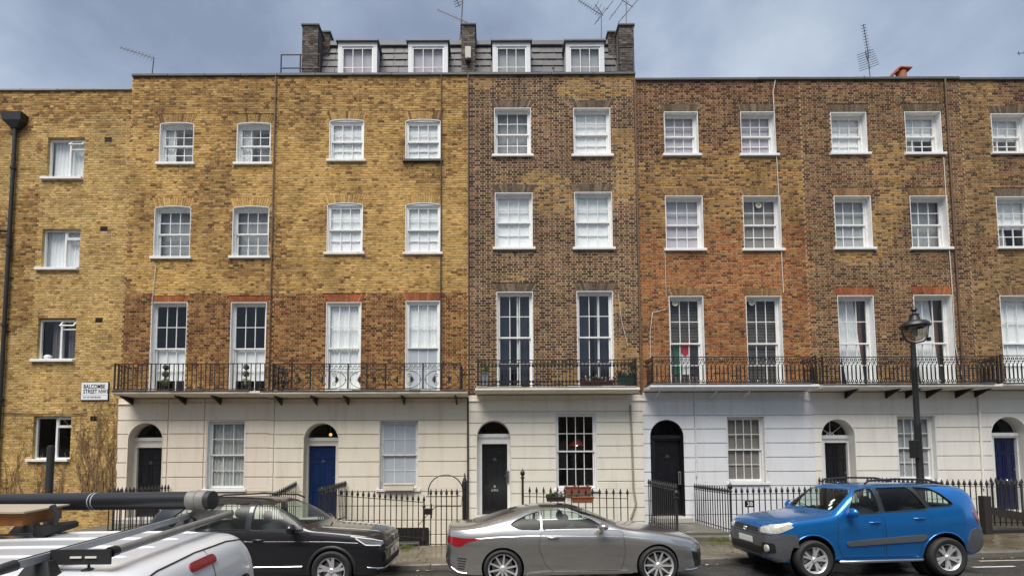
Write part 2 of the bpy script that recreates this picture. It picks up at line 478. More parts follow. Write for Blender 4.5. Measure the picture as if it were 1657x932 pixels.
CLOTHN = mat('navy_curtain', (0.016, 0.022, 0.042), 0.9)
CLOTHT = mat('tan_curtain', (0.20, 0.09, 0.045), 0.9)
NET = mat('net_curtain', (0.50, 0.50, 0.48), 0.9, var=0.25, vscale=14)
SLATM = mat('venetian_slat', (0.20, 0.175, 0.15), 0.6)
PANE = {}
def pane_mesh(m, key):
    if key not in PANE:
        b = MB(); b.box(-0.5, 0.5, -0.5, 0.5, -0.5, 0.5); PANE[key] = b.mesh('pane', m)
    return PANE[key]
def glaze(win, x0, x1, z0, z1, cols, rows, y, sash, bar=0.022, fr=0.045, glass='clear', name='pane', bottom=None, rails=True):
    """one sash: stiles, rails and glazing bars into the mesh builder, and each pane as its own object"""
    bt = bottom or fr
    sash.box(x0, x0+fr, y, y+0.04, z0, z1); sash.box(x1-fr, x1, y, y+0.04, z0, z1)
    sash.box(x0+fr, x1-fr, y+0.001, y+0.039, z0, z0+bt); sash.box(x0+fr, x1-fr, y+0.001, y+0.039, z1-fr, z1)
    gx0, gx1, gz0, gz1 = x0+fr, x1-fr, z0+bt, z1-fr
    for i in range(1, cols):
        xc = gx0+(gx1-gx0)*i/cols; sash.box(xc-bar/2, xc+bar/2, y+0.004, y+0.036, gz0, gz1)
    for j in range(1, rows):
        zc = gz0+(gz1-gz0)*j/rows; sash.box(gx0, gx1, y+0.006, y+0.034, zc-bar/2, zc+bar/2)
    for i in range(cols):
        for j in range(rows):
            a, b = gx0+(gx1-gx0)*i/cols, gx0+(gx1-gx0)*(i+1)/cols
            c, d = gz0+(gz1-gz0)*j/rows, gz0+(gz1-gz0)*(j+1)/rows
            gm = {'clear': GLASS, 'frost': FROST}[glass]
            link_mesh(name, pane_mesh(gm, glass), win, ((a+b)/2, y+0.02, (c+d)/2),
                      (R(random.gauss(0, 0.5)), 0, R(random.gauss(0, 0.5))), (b-a, 0.004, d-c))
def fill_window(win, kind, x0, x1, z0, z1, y, zm):
    """what hangs behind the glass"""
    m = MB(); w = x1-x0
    if kind in ('white', 'grey', 'lilac', 'taupe'):
        cm = {'white': CLOTHW, 'grey': CLOTHG, 'lilac': CLOTHP, 'taupe': CLOTHB}[kind]
        wavy(x0, x1, y+0.036, z0, z1, 0.004, 0.5, mb=m); m.build('blind', cm, win, smooth=60)
    elif kind == 'whitenet':
        wavy(x0, x1, y+0.06, z0, z1, 0.014, 0.11, mb=m); m.build('net_curtain', CLOTHW, win, smooth=60)
    elif kind == 'net':
        wavy(x0, x1, y+0.06, z0, z1, 0.03, 0.12, mb=m); m.build('net_curtain', NET, win, smooth=60)
    elif kind == 'half':      # blind drawn over the upper part of the lower sash, dark above and below
        wavy(x0, x1, y+0.06, z0+(zm-z0)*0.30, zm, 0.004, 0.5, mb=m); m.build('blind', CLOTHW, win)
    elif kind == 'sidecurt':
        wavy(x0, x0+w*0.36, y+0.08, z0, z1, 0.025, 0.1, mb=m); m.build('curtain', CLOTHW, win, smooth=60)
        m = MB(); wavy(x0+w*0.36, x1, y+0.35, z0, z1, 0.006, 0.4, mb=m); m.build('blind', CLOTHG, win, smooth=60)
    elif kind == 'greysheet':  # grey sheet; in some windows it stands in for reflected sky
        wavy(x0, x1, y+0.15, z0, z1, 0.01, 0.3, mb=m); m.build('blind', CLOTHG, win, smooth=60)
    elif kind == 'navy':
        wavy(x0, x0+w*0.40, y+0.16, z0, z1, 0.03, 0.12, mb=m); wavy(x1-w*0.46, x1, y+0.16, z0, z1, 0.03, 0.12, mb=m)
        m.build('curtain', CLOTHN, win, smooth=60)
    elif kind == 'drape':
        wavy(x0+w*0.02, x0+w*0.70, y+0.18, z0+(z1-z0)*0.02, z1, 0.02, 0.1, lean=w*0.42, mb=m)
        m.build('curtain', CLOTHW, win, smooth=60)
        m = MB(); wavy(x0+w*0.70, x1, y+0.25, z0, z1, 0.02, 0.11, mb=m); m.build('curtain', CLOTHT, win, smooth=60)
    elif kind == 'venetian':
        k = int((z1-z0)/0.05)
        for i in range(k):
            z = z0+(z1-z0)*(i+0.5)/k
            m.add([(x0, y+0.07, z-0.014), (x1, y+0.07, z-0.014), (x1, y+0.10, z+0.016), (x0, y+0.10, z+0.016)], [(0, 1, 2, 3)])
        m.build('venetian_blind', SLATM, win)
    elif kind == 'partwhite':
        wavy(x0, x1, y+0.05, z0+(z1-z0)*0.42, z1, 0.004, 0.5, mb=m); m.build('blind', CLOTHW, win)
        m = MB(); wavy(x0, x0+w*0.5, y+0.12, z0, z0+(z1-z0)*0.42, 0.02, 0.12, lean=0.1, mb=m); m.build('curtain', CLOTHG, win, smooth=60)
def sash_window(root, x0, x1, z0, z1, r, kind, cols=3, rows=(2, 2), rise=0.0, sill=True, split=0.5, sillmat=None, paint=None, glass=('clear', 'clear'), lining=0.018, name='window'):
    """a boxed sash window set r metres behind the brick face"""
    wm = paint or WHITE
    f = MB()
    lw = lining; ztop = z1-rise
    # painted reveal and box frame
    f.box(x0, x0+lw, -0.004, r+0.12, z0, ztop); f.box(x1-lw, x1, -0.004, r+0.12, z0, ztop)
    if rise:
        pts = [(x0+(x1-x0)*i/12, z1-rise*(2*i/12-1)**2-0.002) for i in range(13)]
        f.prism([(x1, ztop-0.03), (x1, ztop-0.002)]+list(reversed(pts))[1:-1]+[(x0, ztop-0.002), (x0, ztop-0.03)], r-0.03, r+0.12)
        arc = pts; inner = [(x, z-0.02) for x, z in pts]
        f.prism(inner+list(reversed(arc)), -0.004, r-0.03)
    else:
        f.box(x0+lw, x1-lw, -0.003, r+0.119, z1-lw, z1)
    fx0, fx1, fz1 = x0+lw, x1-lw, (ztop-0.03 if rise else z1-lw)
    fw = 0.045
    f.box(fx0, fx0+fw, r, r+0.12, z0, fz1); f.box(fx1-fw, fx1, r, r+0.12, z0, fz1)
    f.box(fx0+fw, fx1-fw, r+0.001, r+0.119, fz1-fw, fz1); f.box(fx0+fw, fx1-fw, r+0.002, r+0.118, z0, z0+0.03)
    win = f.build(name, wm, root)
    sx0, sx1, sz0, sz1 = fx0+fw, fx1-fw, z0+0.03, fz1-fw
    zm = sz0+(sz1-sz0)*split
    up, lo = MB(), MB()
    glaze(win, sx0, sx1, zm-0.02, sz1, cols, rows[0], r+0.02, up, glass=glass[0])
    glaze(win, sx0, sx1, sz0, zm+0.02, cols, rows[1], r+0.065, lo, glass=glass[1], bottom=0.07)
    up.build('upper_sash', wm, win); lo.build('lower_sash', wm, win)
    if sill:
        s = MB(); s.cbox(x0-0.08, x1+0.08, -0.07, r, z0-0.085, z0, 0.008); s.build('sill', sillmat or wm, win)
    if kind: fill_window(win, kind, x0+lw, x1-lw, z0, z1-rise, r+0.075, zm)
    return win

# ------------------------------------------------------------------ stuccoed ground floor
def arch_half(op, z):
    """half width of a round-headed opening at height z (or None above it)"""
    xc, hw, zs, rise = op
    if z <= zs: return hw
    t = (z-zs)/rise
    return hw*math.sqrt(1-t*t) if t < 1 else None
def stucco(root, x0, x1, lines, z_low, door, win, smat, gap=0.03, vjoints=(), keys=True, depth=0.036, ytop=0.0):
    """rendered wall with recessed channels: each course between channels is a run of separate panels"""
    y0 = -0.02
    xc, hw, zs, rise = door[:4]
    # backing, in strips so that the openings stay open
    back = MB(); zz = sorted(set([z_low, lines[0], win[2], win[3], zs, door[4] if len(door) > 4 else z_low]+[zs+rise*i/10 for i in range(11)]))
    zz = [z for z in zz if z_low <= z <= lines[0]]
    d4 = (xc, hw, zs, rise)
    def cuts(za, zb):
        zm = (za+zb)/2; c = []
        if win[2]-1e-6 < zm < win[3]: c.append((win[0], win[1]))
        h = arch_half(d4, zm)
        if h and zm > door[4]: c.append((xc-h, xc+h))
        return c
    def runs(za, zb, a, b):
        iv = [(a, b)]
        for c in sorted(cuts(za, zb)):
            nv = []
            for p, q in iv:
                if c[1] <= p or c[0] >= q: nv.append((p, q)); continue
                if c[0] > p: nv.append((p, c[0]))
                if c[1] < q: nv.append((c[1], q))
            iv = nv
        return [i for i in iv if i[1]-i[0] > 0.03]
    for za, zb in zip(zz, zz[1:]):
        if zb-za < 1e-4: continue
        for a, b in runs(za, zb, x0, x1): back.box(a, b, y0+depth, 0.30, za, zb)
    w = back.build('stucco_wall', smat, root)
    # panels
    ls = list(lines)
    while ls[-1]-0.45 > z_low+0.1: ls.append(ls[-1]-0.45)
    for i in range(len(ls)-1):
        zb, za = ls[i]-gap/2, ls[i+1]+gap/2
        bands = [(za, zb)]
        for zc in (win[2], win[3], door[4]):
            nb = []
            for p, q in bands:
                if p+0.02 < zc < q-0.02: nb += [(p, zc), (zc, q)]
                else: nb.append((p, q))
            bands = nb
        for p, q in bands:
            zm = (p+q)/2
            segs = [(x0, x1)]
            for vj in vjoints:
                ns = []
                for a, b in segs:
                    if a+0.1 < vj < b-0.1: ns += [(a, vj-gap/2), (vj+gap/2, b)]
                    else: ns.append((a, b))
                segs = ns
            for a, b in segs:
                parts = [(a, b, 0, 0)]
                if win[2]-1e-6 < zm < win[3]:
                    np_ = []
                    for s in parts:
                        if win[0] > s[0]+0.03 and win[1] < s[1]-0.03: np_ += [(s[0], win[0], s[2], 0), (win[1], s[1], 0, s[3])]
                        elif s[0] < win[0] < s[1]: np_.append((s[0], win[0], s[2], 0))
                        elif s[0] < win[1] < s[1]: np_.append((win[1], s[1], 0, s[3]))
                        elif s[0] >= win[0] and s[1] <= win[1]: pass
                        else: np_.append(s)
                    parts = np_
                hlo = arch_half(d4, p)
                if hlo and zm > door[4]:
                    np_ = []
                    for s in parts:
                        if s[0] < xc < s[1] or s[0] < xc-hlo*0.5 < s[1] or s[0] < xc+hlo*0.5 < s[1]:
                            np_ += [(s[0], None, s[2], 1), (None, s[1], 1, s[3])] if s[0] < xc < s[1] else []
                        else: np_.append(s)
                    parts = np_
                for l, r_, al, ar in parts:
                    k = 8; poly = []
                    if ar:
                        zq = min(q, zs+rise)
                        rb = []
                        for t in range(k+1):
                            z = p+(zq-p)*t/k; h = arch_half(d4, z); h = 0.0 if h is None else h
                            rb.append((xc-h, z))
                        poly = [(l, p)]+rb+([(xc-0.001, q)] if q > zs+rise else [])+[(l, q)]
                    elif al:
                        zq = min(q, zs+rise); lb = []
                        for t in range(k+1):
                            z = p+(zq-p)*t/k; h = arch_half(d4, z); h = 0.0 if h is None else h
                            lb.append((xc+h, z))
                        poly = [(r_, p), (r_, q)]+([(xc+0.001, q)] if q > zs+rise else [])+list(reversed(lb))
                    else: poly = [(l, p), (r_, p), (r_, q), (l, q)]
                    if len(poly) == 4 and not (al or ar):
                        if r_-l < 0.04: continue
                        m = MB(); m.cbox(l, r_, y0, y0+depth+0.01, p, q, 0.007)
                    else:
                        m = MB(); m.prism(poly, y0, y0+depth+0.01)
                    m.build('stucco_panel', smat, w)
    return w
def arch_strip(xc, hw, zs, rise, z0, n=20):
    pts = [(xc-hw, z0)]+[(xc-hw*math.cos(math.pi*i/n), zs+rise*math.sin(math.pi*i/n)) for i in range(n+1)]+[(xc+hw, z0)]
    return pts
def front_door(root, door, z0, d, dmat, lining, number=None, fan='plain', reveal=0.32, trim=None, extras=()):
    """round-headed doorway: lined recess, frame, fanlight and panelled door. d = (x0, x1, top of door, transom top)"""
    xc, hw, zs, rise = door[:4]; dx0, dx1, dt, tt = d
    trim = trim or WHITE
    o = arch_strip(xc, hw-0.003, zs, rise-0.003, z0); i_ = arch_strip(xc, hw-0.022, zs, rise-0.022, z0)
    m = MB(); n = len(o)
    for k in range(n-1):
        (a, za), (b, zb) = o[k], o[k+1]; (c, zc), (e_, ze) = i_[k], i_[k+1]
        vs = [(a, -0.026, za), (b, -0.026, zb), (e_, -0.026, ze), (c, -0.026, zc), (a, reveal, za), (b, reveal, zb), (e_, reveal, ze), (c, reveal, zc)]
        m.add(vs, [(0, 3, 2, 1), (3, 7, 6, 2), (0, 1, 5, 4)])
    sur = m.build('door_recess', lining, root)
    fr = MB(); y = reveal
    fr.box(xc-hw+0.022, dx0, y-0.05, y+0.10, z0, tt-0.12); fr.box(dx1, xc+hw-0.022, y-0.05, y+0.10, z0, tt-0.12)
    fr.box(dx0, dx1, y-0.045, y+0.10, dt, tt-0.12)
    fr.build('door_frame', trim, sur)
    tr = MB(); tr.cbox(xc-hw+0.02, xc+hw-0.02, y-0.09, y+0.09, tt-0.12, tt, 0.012)
    tr.box(xc-hw+0.02, xc+hw-0.02, y-0.06, y+0.08, tt-0.16, tt-0.121); tr.build('transom', trim, sur)
    # fanlight
    hz = [(x, z) for x, z in arch_strip(xc, hw-0.025, zs, rise-0.025, tt) if z >= tt-1e-6]
    h = arch_half((xc, hw-0.025, zs, rise-0.025), tt)
    poly = [(xc+h, tt)]+[p for p in reversed(hz) if p[1] > tt+0.001]+[(xc-h, tt)]
    g = MB(); g.prism(list(reversed(poly)), y+0.03, y+0.036)
    g.build('fanlight', GLASS, sur)
    b = MB()
    ring = [Vector((x, y+0.03, z)) for x, z in poly]
    b.tube(ring, 0.02, 4)
    if fan == 'rays':
        for a in (40, 90, 140):
            b.tube([(xc, y+0.03, tt+0.02), (xc+h*0.97*math.cos(R(a)), y+0.03, tt+(zs+rise-0.03-tt)*math.sin(R(a)))], 0.012, 4)
        b.tube([(xc+0.12*math.cos(R(a)), y+0.03, tt+0.1*math.sin(R(a))) for a in range(0, 181, 20)], 0.012, 4)
    b.build('fanlight_bar', trim, sur)
    # the door leaf
    D = MB(); D.cbox(dx0+0.006, dx1-0.006, y+0.03, y+0.075, z0+0.02, dt-0.006, 0.004)
    leaf = D.build('door', dmat, root)
    W = dx1-dx0; H = dt-z0
    for (a, b_, c, e_) in ((.12, .46, .80, .94), (.54, .88, .80, .94), (.12, .46, .44, .76), (.54, .88, .44, .76), (.12, .46, .09, .36), (.54, .88, .09, .36)):
        X0, X1, Z0, Z1 = dx0+W*a, dx0+W*b_, z0+H*c, z0+H*e_
        p = MB()
        for q in ((X0, X1, Z0, Z0+0.022), (X0, X1, Z1-0.022, Z1), (X0, X0+0.022, Z0+0.0225, Z1-0.0225), (X1-0.022, X1, Z0+0.0225, Z1-0.0225)):
            p.box(q[0], q[1], y+0.016, y+0.032, q[2], q[3])
        p.cbox(X0+0.05, X1-0.05, y+0.02, y+0.032, Z0+0.05, Z1-0.05, 0.006)
        p.build('door_panel', dmat, leaf)
    k = MB(); k.lathe([(0.012, 0.03), (0.012, -0.01), (0.034, -0.025), (0.036, -0.045), (0.02, -0.06)], 12, (dx0+W*0.5, y, z0+H*0.40), 'Y'); k.build('door_knob', CHROME, leaf, smooth=40)
    lb = MB(); lb.cbox(dx0+W*0.36, dx0+W*0.64, y+0.018, y+0.03, z0+H*0.33, z0+H*0.33+0.075, 0.005); lb.build('letter_box', BRASS if 'brass' in extras else CHROME, leaf)
    lk = MB(); lk.lathe([(0.02, 0.03), (0.02, 0.012)], 10, (dx1-W*0.08, y, z0+H*0.55), 'Y'); lk.build('lock', CHROME, leaf)
    if number: text('house_number', number, 0.12, BRASS if 'brass' in extras else CHROME, leaf, (dx0+W*0.5, y+0.024, z0+H*0.78), ext=0.004)
    if 'entryphone' in extras:
        e_ = MB(); e_.cbox(xc+hw-0.14, xc+hw-0.05, y-0.075, y-0.045, z0+1.0, z0+1.42, 0.006)
        ep = e_.build('entryphone', GALV, sur)
        for q in range(5):
            t = MB(); t.cbox(xc+hw-0.125, xc+hw-0.085, y-0.082, y-0.074, z0+1.05+q*0.07, z0+1.09+q*0.07, 0.002); t.build('bell_button', BLACKP, sur)
    return sur
# ------------------------------------------------------------------ the terrace
def X(px, py, Y=0.0): return at(px, py, Y).x
def Z(px, py, Y=0.0): return at(px, py, Y).z
def rect(l, r, t, b):
    mx, my = (l+r)/2, (t+b)/2
    return X(l, my), X(r, my), Z(mx, b), Z(mx, t)
# party lines, measured half-way up the brick face
XB = [X(203, 400), X(443, 400), X(757, 400), X(1034, 400), X(1304, 400), X(1568, 400)]
def st(name, c): return mat(name, c, 0.75, var=0.035, vscale=1.2, bump=0.12, bscale=25, stain=(c[0]*0.68, c[1]*0.65, c[2]*0.58), stscale=1.3, stamt=0.5, streak=True)
ST_A = st('stucco_pink_cream', (0.75, 0.66, 0.54)); ST_B = st('stucco_cream', (0.76, 0.69, 0.56)); ST_C = st('stucco_ivory', (0.76, 0.715, 0.61))
ST_D = st('stucco_cool_white', (0.715, 0.725, 0.74)); ST_E = st('stucco_warm_white', (0.76, 0.73, 0.665)); ST_F = st('stucco_off_white', (0.76, 0.74, 0.685))
NAVY = mat('navy_door_paint', (0.006, 0.022, 0.085), 0.25, var=0.1, vscale=12)
NAVY2 = mat('dark_blue_door_paint', (0.008, 0.012, 0.055), 0.25, var=0.1, vscale=12)
BLACKREV = mat('black_painted_recess', (0.014, 0.014, 0.016), 0.35)

def mortar_c(c): return lambda x, z: tuple(v*random.uniform(0.92, 1.06) for v in c)
ZTOP0 = Z(100, 148)
zA475 = Z(330, 476); zpar = Z(600, 124); zpar2 = Z(1300, 131)
def col_0(x, z):
    t = nz(x, z, 0.5)
    return pick(YELD) if (z > ZTOP0-1.0+t*1.0 or (x < X(60, 400) and t > 0.0)) else pick(SAND)
def col_AB(x, z):
    if z < zA475+0.05*nz(x, z, 3): return pick(REDB)
    t = nz(x, z, 0.45, 5)
    if z > zpar-1.3+1.2*t: return pick(YELD)
    return pick(YELD) if (t > 0.22) else pick(YEL)
def col_C(x, z):
    t = nz(x, z, 0.5, 9)
    return pick(OCHR) if (t > 0.24 or (z > zpar-0.7 and t > -0.1)) else pick(BRN)
zD1 = Z(1170, 365); zD2 = Z(1170, 250)
def col_D(x, z):
    t = nz(x, z, 0.8, 2)+random.gauss(0, 0.35)
    if z < zD1+0.45*t: return pick(ORNG if random.random() < 0.88 else OCHR)
    if z < zD2+1.0*t: return pick(OCHR)
    return pick(BRN)
def col_E(x, z):
    t = nz(x, z, 0.5, 14)
    if x < XB[4]+0.25 and z < zD1 and random.random() < 0.5: return pick(ORNG)
    return pick(OCHR) if t > 0.3 else pick(EBRN)
def col_F(x, z): return pick(FBRN) if nz(x, z, 0.6, 21) > -0.25 else pick(EBRN)

HOUSES = []
def house(name, label, cat, x0, x1, group='terraced houses along the street'):
    h = empty(name, ((x0+x1)/2, 0, G((x0+x1)/2)), label, cat, group)
    h['x0'], h['x1'] = x0, x1
    HOUSES.append(h); return h
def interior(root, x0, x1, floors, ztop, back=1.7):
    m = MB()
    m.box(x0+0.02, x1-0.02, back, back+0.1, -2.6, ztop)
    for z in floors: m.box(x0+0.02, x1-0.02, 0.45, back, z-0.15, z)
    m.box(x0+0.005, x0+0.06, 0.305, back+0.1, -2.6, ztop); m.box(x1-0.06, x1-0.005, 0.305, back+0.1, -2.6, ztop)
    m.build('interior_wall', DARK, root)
def coping(root, x0, x1, z, h=0.09, over=0.06, m=None):
    n = max(2, int((x1-x0)/1.2))
    for i in range(n):
        c = MB(); a, b = x0+(x1-x0)*i/n, x0+(x1-x0)*(i+1)/n
        c.cbox(a+0.004, b-0.004, -over, 0.45, z+random.uniform(0, 0.008), z+h+random.uniform(-0.006, 0.008), 0.01)
        c.build('coping_stone', m or LEAD, root)
def pipe_run(root, pts, r, m, name='downpipe', collars=()):
    b = MB(); b.tube(pts, r, 8)
    for z in collars:
        p = Vector(pts[0]); b.lathe([(r*1.35, z-0.04), (r*1.35, z+0.04)], 10, (p.x, p.y, 0))
    return b.build(name, m, root, smooth=50)

def window_floor(root, specs, ops, r, y=0.0):
    for s in specs:
        sash_window(root, s['x'][0], s['x'][1], s['z'][0], s['z'][1], r, s.get('k'), s.get('cols', 3), s.get('rows', (2, 2)), s.get('rise', 0.0),
                    s.get('sill', True), s.get('split', 0.5), s.get('sillmat'), s.get('paint'), s.get('glass', ('clear', 'clear')))
def W(l, r, t, b, k, arch, mc, sillpx=6, **kw):
    x0, x1, z0, z1 = rect(l, r, t, b)
    sill = kw.get('sill', True)
    if sill: z0 += 0.09
    d = dict(x=(x0, x1), z=(z0, z1), k=k, arch=arch, mc=mc, **kw)
    d['op'] = Opening(x0, x1, z0-(0.088 if sill else 0), z1, kw.get('band', 0.27), kw.get('splay', 0.10), kw.get('rise', 0.0))
    return d
def brick_front(root, x0, x1, z0, z1, wins, colour, mc, reveal, **kw):
    ops = [w['op'] for w in wins]
    brick_face(root, x0, x1, z0, z1, ops, colour, mortar_c(mc), smin=kw.get('smin'), joint=kw.get('joint', 0.014), singles=kw.get('singles', 300))
    for w in wins:
        if w['arch']: flat_arch(root, w['op'], w['arch'], w['mc'])
    window_floor(root, wins, ops, reveal)

# --- the flats at the left end
x0, x1 = X(-160, 400), XB[0]
h0 = house('apartment_block', 'sandy brick block of flats with white casement windows at the left end of the street', 'building', x0, x1, None)
MC0 = (0.53, 0.37, 0.155)
wins0 = []
for (l, r, t, b) in ((76, 136, 224, 292), (67, 129, 370, 438), (60, 122, 516, 586), (53, 114, 674, 747)):
    xa, xb, za, zb = rect(l, r, t, b)
    wins0.append((xa, xb, za+0.09, zb))
    ll, rr = l-150, r-150
ops0 = [Opening(a, b, c-0.088, d, 0.0, 0.0) for a, b, c, d in wins0]
vents = []
for (px, py) in ((175, 226), (168, 371), (160, 518), (152, 676)):
    p = at(px, py); vents.append(p); ops0.append(Opening(p.x-0.12, p.x+0.12, p.z-0.08, p.z+0.08, 0.0, 0.0))
brick_face(h0, x0, x1, -0.6, ZTOP0, ops0, col_0, mortar_c(MC0), joint=0.016, smin=0.3)
for p in vents:
    m = MB(); m.box(p.x-0.12, p.x+0.12, 0.03, 0.1, p.z-0.08, p.z+0.08)
    for k in range(3): m.box(p.x-0.11, p.x+0.11, 0.008, 0.03, p.z-0.062+k*0.048, p.z-0.040+k*0.048)
    m.build('air_vent', PIPE, h0)
for wi, (xa, xb, za, zb) in enumerate(wins0):
    r = 0.10; f = MB(); fw = 0.05
    f.box(xa, xa+fw, r, r+0.07, za, zb); f.box(xb-fw, xb, r, r+0.07, za, zb)
    f.box(xa+fw, xb-fw, r+.001, r+0.069, za, za+fw); f.box(xa+fw, xb-fw, r+.001, r+0.069, zb-fw, zb)
    xm = xa+(xb-xa)*0.56; f.box(xm-0.03, xm+0.03, r-0.003, r+0.068, za+fw, zb-fw)
    zt = zb-(zb-za)*0.24
    if wi != 2 or True: f.box(xm+0.03, xb-fw, r+.002, r+0.066, zt-0.022, zt+0.022)
    win = f.build('window', WHITE, h0)
    for (a, b, c, d) in ((xa+fw, xm-0.03, za+fw, zb-fw), (xm+0.03, xb-fw, za+fw, zt-0.022)):
        link_mesh('pane', pane_mesh(GLASS, 'clear'), win, ((a+b)/2, r+0.035, (c+d)/2), None, (b-a, 0.004, d-c))
    tl = R(-38) if wi in (0, 2) else 0       # the small top light stands open
    s = MB(); w_, h_ = xb-fw-xm-0.03, zb-fw-zt-0.022
    for q in ((0, w_, -0.035, 0), (0, w_, -h_, -h_+0.035), (0, 0.035, -h_+0.0355, -0.0355), (w_-0.035, w_, -h_+0.0355, -0.0355)): s.box(q[0], q[1], -0.02, 0.02, q[2], q[3])
    sh = link_mesh('top_light', s.mesh('top_light', WHITE), win, (xm+0.03, r+0.02, zb-fw), (tl, 0, 0))
    link_mesh('pane', pane_mesh(GLASS, 'clear'), win, (xm+0.03+w_/2, r+0.02+math.sin(-tl)*-h_/2, zb-fw-math.cos(tl)*h_/2), (tl, 0, 0), (w_-0.07, 0.004, h_-0.07))
    sl = MB(); sl.cbox(xa-0.14, xb, -0.09, r, za-0.085, za, 0.008); sl.build('sill', WHITE, win)
    if wi < 2:
        m = wavy(xa, xb, r+0.16, za, zb, 0.03, 0.13); m.build('net_curtain', CLOTHW, win, smooth=60)
    elif wi == 2:
        m = wavy(xa+0.28, xa+0.62, r+0.2, za, zb, 0.03, 0.1); wavy(xm+0.06, xb, r+0.2, za, zb, 0.03, 0.1, mb=m)
        m.build('curtain', mat('mauve_curtain', (0.17, 0.14, 0.145), 0.9), win, smooth=60)
interior(h0, x0, x1, [Z(90, 600), Z(90, 455), Z(90, 305)], ZTOP0-0.3)
coping(h0, x0, x1, ZTOP0, 0.07, 0.05, mat('pale_coping', (0.30, 0.30, 0.30), 0.7, var=0.1, vscale=4))
# hopper head and downpipe
hp = at(24, 195, -0.12)
m = MB(); m.add([(hp.x-0.34, -0.28, hp.z+0.2), (hp.x+0.34, -0.28, hp.z+0.2), (hp.x+0.34, 0, hp.z+0.2), (hp.x-0.34, 0, hp.z+0.2),
                 (hp.x-0.30, -0.25, hp.z-0.06), (hp.x+0.30, -0.25, hp.z-0.06), (hp.x+0.30, 0, hp.z-0.06), (hp.x-0.30, 0, hp.z-0.06),
                 (hp.x-0.10, -0.16, hp.z-0.27), (hp.x+0.10, -0.16, hp.z-0.27), (hp.x+0.10, -0.02, hp.z-0.27), (hp.x-0.10, -0.02, hp.z-0.27)],
                [(0,1,2,3),(4,5,1,0),(5,6,2,1),(7,4,0,3),(8,9,5,4),(9,10,6,5),(11,8,4,7),(11,10,9,8)])
m.build('hopper_head', PIPE, h0)
bt = at(10, 640, -0.1)
pipe_run(h0, [(hp.x, -0.09, hp.z-0.2), (hp.x, -0.09, hp.z-2.2), (hp.x, -0.09, -0.4)], 0.06, PIPE, collars=(hp.z-1.6, hp.z-4.2, hp.z-6.8, hp.z-9.2))
q = at(14, 371, -0.1); m = MB(); m.tube([(hp.x-0.02, -0.09, q.z-0.06), (hp.x-0.7, -0.1, q.z)], 0.05, 8); m.tube([(hp.x-0.55, -0.1, q.z), (hp.x-0.6, -0.1, q.z+1.0)], 0.1, 8)
m.build('waste_pipe', PIPE, h0, smooth=50)
m = MB(); m.tube([at(2, 668, -0.03), at(110, 671, -0.03), at(140, 668, -0.03)], 0.012, 5); m.build('cable', RUSTY, h0)

# --- balcony slab heights and stucco tops
ZS = {k: Z(px, py, -0.72) for k, px, py in (('A', 330, 633), ('B', 610, 633), ('C', 900, 627), ('D', 1190, 622), ('E', 1450, 622), ('F', 1620, 620))}
def lines_of(px, ys): return [Z(px, y) for y in ys]

# --- house 32: sandy upper floors, rust brown band, black door
x0, x1 = XB[0], XB[1]
hA = house('terraced_house', 'yellow brick house with black door and two topiaries on its plain railed balcony', 'house', x0, x1)
mcU = (0.36, 0.23, 0.09)
wA = [W(258, 313, 198, 268, 'sidecurt', YELARCH, mcU, rise=0.045), W(383, 438, 198, 268, 'sidecurt', YELARCH, mcU, rise=0.045),
      W(249, 308, 333, 420, 'greysheet', YEL, mcU, rise=0.055), W(376, 435, 333, 419, 'greysheet', YEL, mcU, rise=0.055),  # grey sheets put in for the sky mirrored in both windows
      W(243, 301, 489, 636, 'half', REDARCH, (.30, .13, .06), sill=False, band=0.2), W(372, 430, 489, 636, 'half', REDARCH, (.30, .13, .06), sill=False, band=0.2)]
zsA = ZS['A']-0.12
brick_front(hA, x0, x1, zsA, zpar, wA, col_AB, (0.54, 0.365, 0.155), 0.12, joint=0.017)
dA = (X(234, 760), X(263, 760)-X(234, 760), Z(234, 712), Z(234, 683)-Z(234, 712), Z(234, 838))
wr = rect(334, 396, 680, 797)
wg = (wr[0], wr[1], wr[2]+0.12, wr[3])
lA = [zsA]+lines_of(300, (653, 680, 702, 725, 748, 772, 796))
stucco(hA, x0, x1, lA, -2.6, dA, wg, ST_A, vjoints=(X(272, 700), X(332, 665)))
front_door(hA, dA, dA[4], (X(221, 780, .3), X(262, 780, .3), Z(240, 724, .3), Z(240, 708, .3)), BLACKP, ST_A, '32', trim=mat('cream_trim', (.66,.62,.55), 0.5, var=.04))
sash_window(hA, wg[0], wg[1], wg[2], wg[3], 0.12, 'net', 3, (2, 2))
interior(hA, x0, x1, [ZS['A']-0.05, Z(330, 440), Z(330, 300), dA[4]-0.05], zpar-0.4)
coping(hA, x0, x1, zpar)

# --- house 34: blue door, scrolled balcony
x0, x1 = XB[1], XB[2]
hB = house('terraced_house', 'yellow brick house with bright blue door and scrolled ironwork balcony', 'house', x0, x1)
wB = [W(533, 589, 193, 263, 'white', YELARCH, mcU, rise=0.05, sillmat=WHITE2), W(656, 713, 193, 263, 'white', YELARCH, mcU, rise=0.05, sillmat=PIPE),
      W(529, 587, 328, 413, 'white', YEL, mcU, rise=0.06, sillmat=WHITE2), W(656, 713, 328, 413, 'white', YEL, mcU, rise=0.06, sillmat=WHITE2),
      W(527, 584, 489, 636, 'whitenet', REDARCH, (.30, .13, .06), sill=False, splay=0.14), W(656, 712, 487, 636, 'whitenet', REDARCH, (.30, .13, .06), sill=False, splay=0.14, glass=('clear', 'frost'))]
zsB = ZS['B']-0.12
brick_front(hB, x0, x1, zsB, zpar, wB, col_AB, (0.54, 0.365, 0.155), 0.05, joint=0.017)
dB = (X(519, 760), X(548, 760)-X(519, 760), Z(519, 711), Z(519, 683)-Z(519, 711), Z(519, 838))
